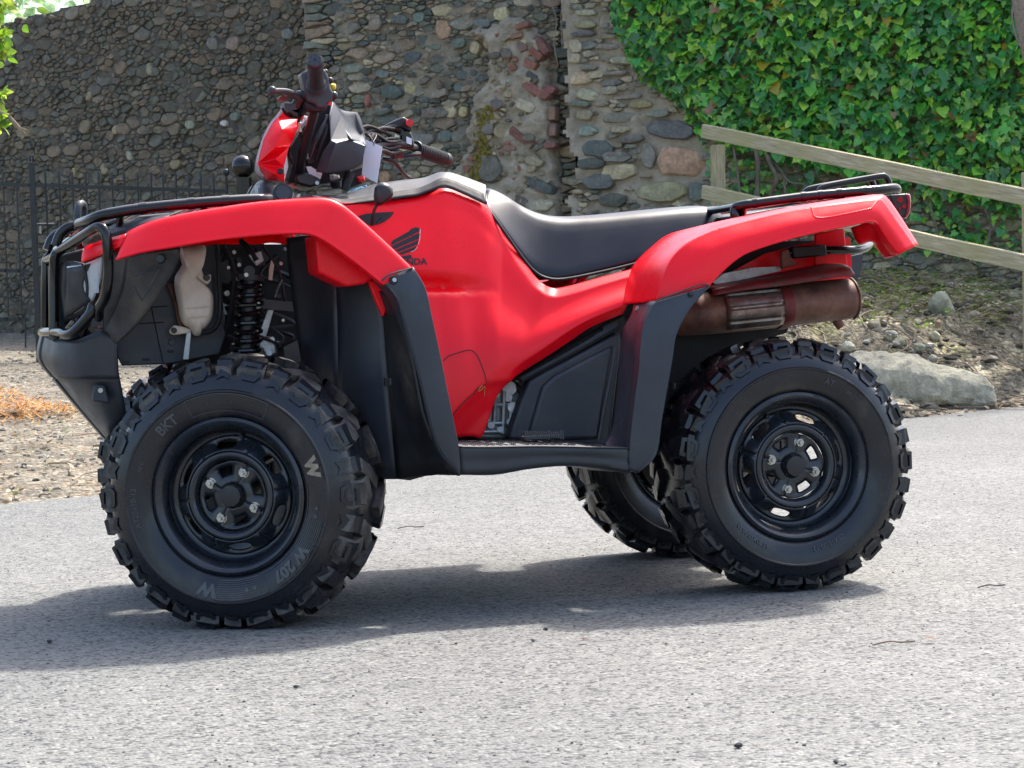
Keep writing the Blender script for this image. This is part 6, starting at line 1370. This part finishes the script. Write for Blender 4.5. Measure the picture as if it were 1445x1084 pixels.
# long rust red cap plate above the silencer
sv = [U(1002, 408, -.30), U(1060, 398, -.31), U(1110, 390, -.31), U(1180, 375.5, -.31), U(1195, 377, -.31), U(1202, 389, -.31)]
sl_ = [U(1004, 418, -.335), U(1060, 409, -.345), U(1110, 403, -.345), U(1180, 391.5, -.345), U(1194, 390.5, -.345), U(1202, 391, -.34)]
v, f = patch([[Vector((p.x, -.20, p.z+.004)) for p in sv], sv, [(a+b)/2+Vector((0, -.012, .004)) for a, b in zip(sv, sl_)], sl_], 5, 4); solid(part('shield_cap', (v, f), 'rustred', muf, sharp=50), .003)
part('outlet', cyl(U(1180, 452, -.25), U(1187, 461, -.25), .012, 12), 'rust', muf)
part('weld', tube([A_+d*.985+u2*(.05*math.sin(a))*1.0+s2*(.06*math.cos(a)) for a in np.linspace(-1.4, 1.4, 12)], .003, 6, 2), 'rust', muf)
v, f = prism([G4(*p) for p in ((655, 500), (690, 485), (712, 540), (745, 580), (655, 598))], -.26, -.245); bev(part('hanger', (v, f), 'rust', muf), .003)
v, f = prism([(1006, 398), (1022, 386), (1062, 378), (1102, 376), (1102, 382), (1060, 392), (1010, 402)], -.23, -.20); part('silver_wrap', (v, f), 'alu', muf)
tow = bb([U(1112, 357, -.22), U(1160, 353.5, -.22), U(1200, 353, -.22), U(1216, 351.5, -.19), U(1226, 346, -.14), U(1228, 338, -.10)], .0105, 'grab_tube', 'black')
v, f = prism([(1118, 348), (1166, 345), (1168, 361), (1120, 365)], -.235, -.20); bev(part('bracket', (v, f), 'satin', tow), .004)
v, f = prism([(1197, 362), (1218, 358), (1216, 378), (1209, 398), (1203, 400)], .38, .40); part('far_mudflap', (v, f), 'trim')
part('rear_axle', cyl((.652, -.36, HUBZ), (.652, .36, HUBZ), .035, 18), 'void')
part('swing_arm', tube([(.25, -.16, .36), (.45, -.2, .31), (.652, -.22, HUBZ)], .03, 10), 'void'); part('swing_arm', tube([(.25, .16, .36), (.45, .2, .31), (.652, .22, HUBZ)], .03, 10), 'void')
part('differential', rock((.652, .02, HUBZ+.01), .10, .09, .09, base=ICO2, amp=.1, cuts=0), 'satin')
part('brake_hose', tube([U(905, 650, -.2), U(925, 640, -.22), U(940, 600, -.24), U(950, 540, -.25)], .007, 8), 'satin')
part('inner_guard', prism([(884, 480), (950, 470), (1000, 440), (1120, 445), (1110, 470), (1010, 500), (930, 600), (900, 660), (880, 640)], -.14, -.12), 'void')

# ------------------------------------------------------------------ front suspension bay
v, f = prism([(164, 424), (205, 425), (232, 400), (300, 390), (305, 440), (320, 470), (310, 500), (236, 514), (172, 516), (164, 500)], -.20, -.19); iw = part('inner_panel', (v, f), 'dark'); bev(iw, .003)
v, f = prism([(234, 350), (310, 345), (315, 430), (318, 470), (296, 500), (262, 505), (236, 512)], -.185, -.175); part('radiator_shroud', (v, f), 'dark')
for q in ([(172, 437), (236, 432)], [(172, 458), (232, 455)], [(212, 426), (230, 512)]): part('joint', tube([U(x, y, -.2015) for x, y in q], .0012, 5, smooth=False), 'void', iw)
for (x0, y0, x1, y1) in ((171, 512, 183, 510), (201, 508, 211, 507), (239, 492, 242, 500)): part('slot', box((U(x0, y0, -.2)+U(x1, y1, -.2))/2, (U(x1, y1, -.2)-U(x0, y0, -.2)).length, .004, .006), 'void', iw)
bolt_at(U(242, 483, -.2), (0, -1, 0), .009, 'dark', iw)
bt = [(254, 346), (270, 347), (289, 345), (289.5, 358), (286, 368), (277, 378), (275, 388), (282, 396), (293, 405), (300, 417), (300.5, 436), (298, 452), (290, 463), (284, 467), (283, 473), (277, 475), (272, 472), (268, 464), (258, 458), (253, 445), (250, 425), (246, 405), (247, 390), (253, 380), (260, 368), (258, 366), (253, 358)]
btx = [tuple(p) for p in cr([np.array(p, float) for p in bt], 3)]
v, f = pillow(btx, -.235, .034, 6, .55); bot_o = part('overflow_bottle', (v, f), 'bottle', sharp=60); bot_o.modifiers.new('smooth', 'SMOOTH').iterations = 4
for y in (434.5, 448): part('level_mark', tube([U(264, y+1.5, -.272), U(280, y, -.277), U(295, y-1, -.272)], .0012, 6), 'bottle', bot_o)
v, f = prism([(277, 380), (284, 378), (287, 388), (298, 387), (298, 396), (293, 402), (284, 398), (276, 390)], -.24, -.23); bev(part('ear', (v, f), 'bottle', bot_o), .003); bolt_at(U(291.5, 392, -.24), (0, -1, 0), .009, 'satin', bot_o)
v, f = prism([(239, 466), (246, 459), (262, 462), (272, 466), (268, 470), (246, 473), (240, 471)], -.24, -.23); bev(part('ear', (v, f), 'bottle', bot_o), .003); bolt_at(U(245.5, 466.5, -.24), (0, -1, 0), .008, 'satin', bot_o)
part('bracket_strip', prism([(263.5, 470), (269.5, 469), (266, 507), (258.5, 507)], -.24, -.23), 'alu', bot_o)
part('overflow_hose', tube([U(284, 470, -.245), U(298, 467, -.245), U(308, 455, -.24), U(311, 430, -.235), U(309, 395, -.23), U(306, 345, -.22)], .0055, 8), 'void', bot_o)
part('overflow_hose', tube([U(238, 400, -.22), U(247, 425, -.225), U(252, 450, -.23), U(256, 463, -.23)], .004, 8), 'rust', bot_o)
# shock absorber
YS = -.29; S0, S1 = U(354, 392, YS), U(346, 520, YS); sd = S1-S0
sh = part('shock_absorber', tube([S0+sd*t for t in (0, .3, .7, 1.0)], .017, 14, 3), 'satin')
pts = []; turns = 9.5
ax = sd.normalized(); e1 = Vector((0, 1, 0)).cross(ax).normalized(); e2 = ax.cross(e1)
for i in range(int(turns*20)+1):
    a = 2*math.pi*i/20; t = .02+i/(turns*20)*.96; pts.append(S0+sd*t+(e1*math.cos(a)+e2*math.sin(a))*(.0285+.003*t))
part('spring', tube(pts, .0058, 8, smooth=False), 'black', sh)
part('spring_seat', cyl(S0-ax*.006, S0+ax*.006, .031, 20), 'satin', sh)
part('top_eye', cyl(U(352, 383, YS-.03), U(352, 383, YS+.03), .013, 14), 'satin', sh); bolt_at(U(347, 388, YS-.03), (0, -1, 0), .006, 'steel', sh)
part('lower_sleeve', cyl(S0+sd*.84, S0+sd*1.0, .021, 14), 'rustred', sh)
for (x, y, r, m_) in ((320, 414, .008, 'steel'), (314, 390, .010, 'satin'), (337, 374, .006, 'steel'), (393, 418, .007, 'satin'), (391, 484, .006, 'steel')): bolt_at(U(x, y, -.17), (0, -1, 0), r, m_, name='frame_bolt')
v, f = prism([(308, 370), (322, 365), (330, 395), (322, 402), (312, 400)], -.17, -.15); bev(part('frame_bracket', (v, f), 'dark'), .003)
v, f = prism([(350, 360), (368, 354), (373, 368), (362, 376)], -.20, -.19); bev(part('frame_bracket', (v, f), 'alu'), .002)
part('frame_tube', tube([U(340, 340, -.16), U(352, 352, -.19), U(362, 368, -.20)], .007, 8), 'satin')
part('pale_strip', prism([(383, 367), (387, 374), (384, 396), (379, 395), (380, 380)], -.20, -.196), 'white' if False else 'bottle')
part('tie_bar', prism([(370, 422), (430, 428), (430, 441), (372, 436)], -.20, -.18), 'dark')
part('strut', prism([(378, 438), (386, 438), (374, 480), (364, 478)], -.21, -.20), 'alu')
part('cable', tube([U(316, 345, -.17), U(330, 380, -.18), U(326, 430, -.18), U(318, 470, -.19)], .005, 7), 'satin'); part('cable', tube([U(370, 345, -.17), U(392, 380, -.18), U(400, 410, -.18), U(405, 440, -.18)], .004, 7), 'satin'); part('cable', tube([U(398, 395, -.19), U(392, 408, -.19), U(388, 420, -.19)], .0025, 6), 'alu')
cl = part('caliper', prism([(366, 478), (388, 474), (392, 500), (372, 506)], -.26, -.20), 'alu'); bev(cl, .006)
for x, y, r in ((372, 486, .008), (384, 480, .006), (380, 498, .007)): part('boss', cyl(U(x, y, -.26), U(x, y, -.272), r, 12), 'alu', cl)
part('steering_link', cyl(U(360, 472, -.27), U(395, 486, -.27), .004, 8), 'satin'); part('knuckle', prism([(400, 490), (420, 480), (425, 510), (405, 520)], -.28, -.20), 'satin')
r5 = random.Random(55)
for k in range(16):
    x, y = r5.uniform(312, 405), r5.uniform(342, 480); q = [U(x+r5.gauss(0, 14)*i, y+r5.uniform(8, 26)*i, -.15-.012*r5.random()) for i in range(3)]; part('hose', tube(q, r5.uniform(.003, .007), 7, 4), r5.choice(['satin', 'void', 'dark', 'trim']))
for k in range(10):
    x, y = r5.uniform(310, 402), r5.uniform(350, 490); part('bracket', box(U(x, y, -.16), r5.uniform(.012, .035), .01, r5.uniform(.01, .03), Matrix.Rotation(r5.uniform(0, 3), 3, 'Y')), r5.choice(['dark', 'satin', 'alu', 'muddy']))
for x, y in ((402, 352), (396, 372), (330, 356), (324, 440), (399, 452), (322, 378)): bolt_at(U(x, y, -.17), (0, -1, 0), r5.uniform(.004, .006), 'steel', name='frame_bolt')
# A-arms and axle
for s in (-1, 1):
    part('control_arm', tube([(-.86, s*.10, .36), (-.80, s*.22, .345), (-.70, s*.36, .29)], .014, 10), 'satin'); part('control_arm', tube([(-.50, s*.10, .36), (-.58, s*.22, .335), (-.66, s*.36, .29)], .014, 10), 'satin')
    part('drive_shaft', tube([(-.655, s*.08, .33), (-.655, s*.38, HUBZ)], .02, 12, 2), 'void')
    part('steering_knuckle', tube([(-.66, s*.34, .24), (-.655, s*.36, .30), (-.65, s*.34, .40)], .025, 10), 'void')

# ------------------------------------------------------------------ handlebar
hb_l = [U(432, 256, -.035), U(426, 246, -.045), U(424, 234, -.06), U(430, 205, -.11), U(438, 178, -.15), U(445, 150, -.19), U(447, 130, -.23), U(446.5, 118, -.26), U(444.6, 86, -.375)]
hbar = bb(hb_l, .0115, 'handlebar', 'satin', n=7)
hb_r = [U(470, 258, .035), U(478, 250, .05), U(488, 240, .07), U(515, 215, .12), U(545, 203, .17), U(572, 205, .21), U(588, 211, .25), U(631, 226, .36)]
bb(hb_r, .0115, 'tube', 'satin', hbar, n=7)
def grip(a, b, name='grip'):
    d_ = (b-a); L_ = d_.length; ax = d_.normalized(); st_ = []; rr_ = []
    for t, r in ((0, .020), (.02, .0215), (.05, .0165), (.94, .0168), (.97, .0185), (1.0, .0175)): st_.append(a+d_*t); rr_.append(r)
    o = part(name, tube(st_, .017, 22, smooth=False, rr=rr_), 'grip', hbar)
    mb = MB()
    for k in range(16): q = a+ax*(L_*(.10+.052*k)); mb.add(*tube([q-ax*.0022, q-ax*.0014, q+ax*.0014, q+ax*.0022], .0175, 22, smooth=False, rr=[.0166, .0186, .0186, .0166]))
    mb.build('grip_ribs', M['grip'], hbar); return o, ax
g_l, axl = grip(U(446.5, 119, -.26), U(444.6, 85.5, -.385)); g_r, axr = grip(U(586, 210, .248), U(631, 226, .365))
e = U(444.6, 85.5, -.385); part('bar_end', cyl(e, e+axl*.004, .0165, 20, .015), 'trim', hbar); part('end_hole', cyl(e+axl*.003, e+axl*.0046, .004, 10), 'void', hbar)
b1 = axl.cross(Vector((0, 0, 1))).normalized(); b2 = axl.cross(b1)
for k in range(6):
    q = e+(b1*math.cos(k*1.047+.4)+b2*math.sin(k*1.047+.4))*.011; part('end_dimple', cyl(q+axl*.003, q+axl*.0046, .0018, 8), 'void', hbar)
part('grip_flange', cyl(U(446.6, 121, -.254), U(446.5, 118, -.262), .0245, 22), 'trim', hbar)
# left switch box
B4 = lambda x, y: (320+x/4.0139, 60+y/4.0139)
v, f = prism([B4(*p) for p in ((420, 175), (465, 150), (560, 150), (580, 200), (590, 260), (612, 290), (600, 330), (575, 345), (560, 370), (515, 372), (500, 345), (455, 335), (440, 260))], -.245, -.19); bev(part('switch_box', (v, f), 'trim', hbar), .006, 3)
v, f = prism([B4(*p) for p in ((440, 330), (520, 360), (575, 350), (560, 385), (500, 392), (450, 370))], -.235, -.18); bev(part('clamp', (v, f), 'void', hbar), .004)
for x, y, r in ((585, 215, .008), (605, 300, .010), (575, 270, .008), (560, 165, .006)): part('switch', rock(U(*B4(x, y), -.235), r, r, r, base=ICO2, amp=0, cuts=0), 'satin', hbar)
part('yellow_button', rock(U(*B4(603, 250), -.22), .007, .007, .009, base=ICO2, amp=.1, cuts=2), 'yellow', hbar); part('red_button', bx_ if False else box(U(*B4(583, 342), -.235), .008, .012, .011), 'redbit', hbar)
# brake lever and its perch
part('brake_lever', tube([U(424, 141, -.225), U(412, 133, -.245), U(404, 129.5, -.275), U(396, 128, -.31), U(387, 127.5, -.34)], .0055, 10, rr=[.007, .0085, .0075, .006, .005]), 'trim', hbar); part('lever_ball', rock(U(384, 127.3, -.345), .0095, .0095, .0095, base=ICO2, amp=0, cuts=0), 'dark', hbar)
part('brake_reservoir', rock(U(428, 135, -.20), .022, .03, .018, base=ICO2, amp=.2, cuts=4), 'satin', hbar)
part('perch', tube([U(416, 150, -.20), U(424, 140, -.21), U(436, 134, -.22), U(446, 132, -.235)], .011, 10), 'satin', hbar)
part('perch', tube([U(402, 148, -.19), U(408, 158, -.18), U(420, 160, -.17), U(430, 148, -.19)], .013, 10), 'black', hbar)
part('parking_catch', prism([B4(*p) for p in ((290, 318), (312, 298), (345, 305), (348, 325), (315, 335))], -.225, -.20), 'rustred', hbar)
part('lever', prism([B4(*p) for p in ((325, 345), (380, 345), (395, 330), (390, 375), (350, 395), (330, 375))], -.215, -.19), 'trim', hbar)
part('cable', tube([U(424, 163, -.18), U(421, 175, -.16), U(424, 188, -.13), U(430, 215, -.09)], .004, 7), 'void', hbar); part('cable_end', tube([U(423, 173, -.172), U(422.5, 180, -.168), U(424, 186, -.166)], .0045, 8), 'steel', hbar)
# right controls
v, f = prism([B4(*p) for p in ((890, 472), (985, 425), (1005, 420), (1045, 450), (1052, 500), (1035, 505), (990, 480), (900, 500))], .20, .25); bev(part('switch_box', (v, f), 'satin', hbar), .005)
v, f = prism([B4(*p) for p in ((985, 480), (1050, 510), (1062, 560), (1065, 600), (1030, 605), (985, 590), (980, 530))], .20, .27); bev(part('switch_box', (v, f), 'black', hbar), .006)
part('kill_switch', cyl(U(*B4(1030, 456), .21), U(*B4(1036, 456), .17), .009, 14), 'redbit', hbar); part('white_switch', prism([B4(*p) for p in ((1018, 532), (1048, 545), (1048, 580), (1018, 570))], .197, .205), 'white', hbar)
part('throttle_housing', tube([U(545, 182, .20), U(556, 181, .21), U(566, 185, .22), U(570, 192, .23)], .012, 12, rr=[.007, .013, .014, .012]), 'black', hbar)
part('thumb_lever', tube([U(556, 219, .22), U(570, 220.5, .215), U(582, 218.5, .22), U(591, 218, .235)], .007, 8, rr=[.006, .006, .007, .009]), 'satin', hbar)
part('thumb_pivot', cyl(U(553, 221, .215), U(569, 219, .215), .008, 10), 'rustred', hbar); part('pivot_post', cyl(U(554, 213, .21), U(556, 222, .215), .010, 10), 'trim', hbar)
part('brake_lever', tube([U(539, 223, .20), U(549, 226, .205), U(557, 230, .22), U(566, 240, .24), U(573, 248, .26), U(578, 251, .275)], .005, 8, rr=[.005, .006, .006, .005, .0045, .006]), 'satin', hbar)
for q, m_ in (([(500, 210), (515, 190), (540, 181), (556, 182)], 'void'), ([(505, 222), (522, 200), (545, 196), (563, 195)], 'trim'), ([(512, 205), (520, 186), (534, 183), (545, 188)], 'void'), ([(515, 215), (530, 205), (548, 210), (566, 206)], 'void'), ([(496, 190), (518, 178), (540, 186), (552, 192)], 'void'), ([(517, 190), (528, 196), (540, 203), (556, 212)], 'void'), ([(520, 212), (528, 190), (548, 200), (566, 199)], 'void'), ([(528, 218), (540, 212), (552, 216), (566, 214)], 'void')):
    part('cable', tube([U(x, y, .10+.03*i) for i, (x, y) in enumerate(q)], .0042 if m_ == 'void' else .0028, 7), m_, hbar)
v, f = prism([(512, 173), (524, 176), (546, 185), (540, 190), (516, 184)], .16, .19); part('mount_plate', (v, f), 'satin', hbar)
part('cable_block', rock(U(548, 205, .19), .03, .02, .025, base=ICO2, amp=.4, cuts=5, seed=4), 'void', hbar)

# red headlamp cowl
R4 = lambda x, y: (340+x/5.7045, 110+y/5.7053)
cv = {'a': (335, 250, -.125), 'b': (452, 335, -.095), 'c': (458, 395, -.115), 'd': (408, 520, -.13), 'e': (385, 555, -.145), 'f': (345, 715, -.15), 'g': (350, 838, -.13), 'h': (208, 820, -.10), 'i': (138, 690, -.125), 'j': (180, 490, -.118), 'k': (240, 375, -.118), 'l': (288, 316, -.12), 'p': (330, 420, -.165), 'q': (275, 560, -.17), 'r': (280, 655, -.168), 's': (270, 770, -.155)}
def facets(cv, fl):
    ks = list(cv); vs = [U(*R4(cv[k][0], cv[k][1]), cv[k][2]) for k in ks]; return vs, [tuple(ks.index(c) for c in f) for f in fl]
v, f = facets(cv, ['lab', 'lbp', 'klp', 'jkp', 'bcp', 'cdp', 'dqp', 'jpq', 'deq', 'ijq', 'iqe', 'ier', 'efr', 'irf', 'ifs', 'fgs', 'ghs', 'his'])
cowl = part('headlight_cowl', (v, f), 'red', sharp=9); solid(cowl, .005, 0); bev(cowl, .0015, 2, 8)
v, f = mirror(v, f); v = [(p[0]+.10, p[1], p[2]) for p in v]; solid(part('cowl_shell', (v, f), 'red', cowl, sharp=30), .004, 0)
pts = [(*R4(a, b), y) for a, b, y in ((330, 255, -.11), (280, 318, -.11), (232, 378, -.11), (185, 470, -.11), (142, 600, -.11), (122, 690, -.11), (120, 750, -.10), (150, 785, -.09), (200, 803, -.08))]
L3 = [U(*p) for p in pts]; v, f = patch([[p+Vector((.006, -.014, 0)) for p in L3], L3, [Vector((p.x+.045, 0, p.z)) for p in L3], [Vector((p.x+.11, -p.y, p.z)) for p in L3]], 3, 3); solid(part('lamp_lens', (v, f), 'glass', cowl), .004, 0)
v, f = prism([R4(*p) for p in ((300, 330), (400, 330), (380, 560), (340, 720), (220, 780), (190, 700))], -.08, .08); part('lamp_body', (v, f), 'void', cowl)
bolt_at(U(*R4(320, 752), -.165), (-.1, -1, 0), .008, 'void', cowl)
v, f = prism([R4(*p) for p in ((478, 320), (520, 262), (528, 268), (490, 345))], -.11, -.10); part('cowl_fin', (v, f), 'red', cowl)
# grey instrument cover
dv = {'A': (735, 190, -.05), 'K': (712, 300, -.085), 'B': (805, 300, -.045), 'J': (722, 508, -.108), 'C': (862, 497, -.085), 'N': (765, 528, -.125), 'I': (662, 598, -.102), 'H': (605, 757, -.09), 'G': (690, 768, -.118), 'F': (905, 737, -.095), 'E': (975, 690, -.10), 'D': (1002, 552, -.095), 'Q': (965, 520, -.07)}
v, f = facets(dv, ['AKJB', 'BJC', 'JNC', 'JIHGN', 'NGFEDC', 'CDQ'])
dash = part('instrument_cover', (v, f), 'dark', sharp=9); solid(dash, .005, 0); bev(dash, .003, 2, 8)
tp = [[(740, 192, -.05), (790, 250, -.03), (850, 270, .02), (930, 275, .06)], [(780, 280, -.045), (840, 360, -.0), (900, 380, .04), (960, 330, .07)], [(820, 390, -.05), (870, 450, -.02), (930, 440, .04), (985, 430, .09)], [(850, 450, -.07), (900, 470, -.04), (950, 480, .02), (995, 480, .08)], [(890, 500, -.10), (930, 515, -.07), (970, 530, -.03), (1005, 555, -.09)]]
v, f = patch([[(*R4(a, b), y) for a, b, y in r] for r in tp], 3, 3); solid(part('cover_top', (v, f), 'trim', dash, sharp=25), .004, 0)
v, f = prism([R4(*p) for p in ((790, 255), (850, 268), (930, 278), (990, 440), (950, 470), (890, 420), (840, 330))], .05, .07); bev(part('display_hood', (v, f), 'dark', dash), .005)
v, f = prism([R4(*p) for p in ((560, 320), (720, 200), (830, 440), (860, 520), (880, 760), (780, 830), (560, 870), (380, 840), (420, 700), (400, 560), (480, 430))], -.03, .04); part('steering_column', (v, f), 'void')
part('column_cable', tube([U(*R4(700, 330), -.07), U(*R4(650, 420), -.08), U(*R4(600, 520), -.08), U(*R4(560, 640), -.07)], .006, 8), 'satin', None); part('column_cable', tube([U(*R4(690, 300), -.06), U(*R4(690, 420), -.085), U(*R4(650, 520), -.085), U(*R4(600, 660), -.07)], .004, 8), 'void'); part('column_cable', tube([U(*R4(400, 560), -.06), U(*R4(390, 620), -.06), U(*R4(420, 690), -.06)], .004, 8), 'void')
clp = part('bar_clamp', prism([R4(*p) for p in ((440, 780), (530, 760), (640, 810), (640, 860), (560, 880), (450, 850))], -.075, .05), 'satin'); bev(clp, .005)
part('clamp_ring', cyl(U(427, 250, -.05), U(431, 257, -.045), .0165, 18), 'steel', clp); bolt_at(U(*R4(610, 850), -.075), (0, -1, .2), .006, 'steel', clp)
part('label_sticker', prism([R4(*p) for p in ((525, 715), (560, 712), (655, 770), (640, 815), (555, 790))], -.055, -.05), 'white', clp)
p = U(*R4(540, 640), -.05); part('ignition_ring', cyl(p, p+Vector((-.002, -.008, .002)), .007, 16), 'steel'); v, f = prism([R4(*p) for p in ((560, 520), (630, 600), (590, 680), (540, 690), (530, 640))], -.045, -.03); part('switch_panel', (v, f), 'dark')
ky = part('key_barrel', cyl(U(*R4(765, 870), -.06), U(*R4(765, 815), -.07), .014, 16), 'satin'); part('key', rock(U(*R4(755, 795), -.085), .014, .006, .008, base=ICO, amp=.2, cuts=2), 'steel', ky); part('key_ring', tube([U(*R4(720, 790), -.09), U(*R4(740, 780), -.09), U(*R4(752, 800), -.09), U(*R4(735, 825), -.09), U(*R4(722, 810), -.09)], .0012, 5), 'steel', ky)
part('column_cover', tube([U(*R4(880, 760), -.03), U(*R4(850, 840), -.03), U(*R4(830, 900), -.03)], .012, 10), 'satin'); v, f = prism([R4(*p) for p in ((905, 745), (985, 720), (975, 850), (900, 880), (870, 890))], .02, .05); part('column_cover', (v, f), 'void'); part('red_switch', rock(U(*R4(965, 815), .01), .012, .01, .010, base=ICO, amp=.1, cuts=0), 'redbit')

# ================================================================== things on the bike
tagp = [U(515.6, 197, .02), U(539.5, 207, .0), U(532, 258.5, -.01), U(510.6, 247, .01)]; n = (tagp[1]-tagp[0]).cross(tagp[3]-tagp[0]).normalized()*.0008
tg = obj('price_tag', [p+n for p in tagp]+[p-n for p in tagp], [(0, 1, 2, 3), (7, 6, 5, 4), (0, 4, 5, 1), (1, 5, 6, 2), (2, 6, 7, 3), (3, 7, 4, 0)], M['white'], smooth=False, loc=tagp[0]); tag(tg, 'blank white card tag hanging by a string from the right handlebar', 'tag')
obj('string', *tube([U(528, 205, .005), U(525, 196, .01), U(521, 190, .05), U(527, 187, .08), U(531, 192, .08), U(527, 200, .03), U(528, 205, .005)], .0011, 5), M['trim'], tg)
cb = [(490, 273), (498, 267.5), (509, 264), (517, 262.5), (518.5, 266), (515, 270), (505, 272.5)]
v, f = pillow(cb, -.02, .02, 4); r2 = random.Random(2); v = [p+Vector((r2.uniform(-.003, .003), r2.uniform(-.003, .003), r2.uniform(-.003, .003))) for p in v]
tag(obj('cloth', v, f, M['cloth'], sharp=25, loc=v[0]), 'crumpled pale blue cloth lying on the tank under the handlebar', 'cloth')

NOTES = {'road': ('worn pale grey asphalt lane in the foreground', 'road'), 'ground': ('gravel yard and weedy soil bank beyond the lane', 'ground'), 'gravel': ('loose gravel strewn over the yard by the gate', 'gravel'), 'rubble': ('small loose rubble scattered over the soil bank', 'rubble'),
    'soil_clods': ('dark clods of soil on the bank behind the boulder', 'soil'), 'loose_stones': ('pale loose pebbles strewn over the soil bank', 'stones'), 'leaf_litter': ('brown dry leaves along the yard edge', 'leaf litter'), 'bank_litter': ('dry leaf scraps on the soil bank', 'leaf litter'), 'weeds': ('small bright green weeds on the bank below the fence', 'weeds'),
    'dry_grass': ('thin dry grass and moss on the bank', 'grass'), 'dry_cuttings': ('rusty orange heap of dry cuttings at the left edge', 'cuttings'), 'road_grit': ('fine loose grit on the asphalt lane', 'grit'), 'twigs': ('thin dry twigs strewn on the bare soil bank', 'twigs'), 'twigs.001': ('thin dry twigs strewn over the gravel yard', 'twigs')}
for k, (lb, ct) in NOTES.items():
    o = bpy.data.objects.get(k)
    if o: tag(o, lb, ct)
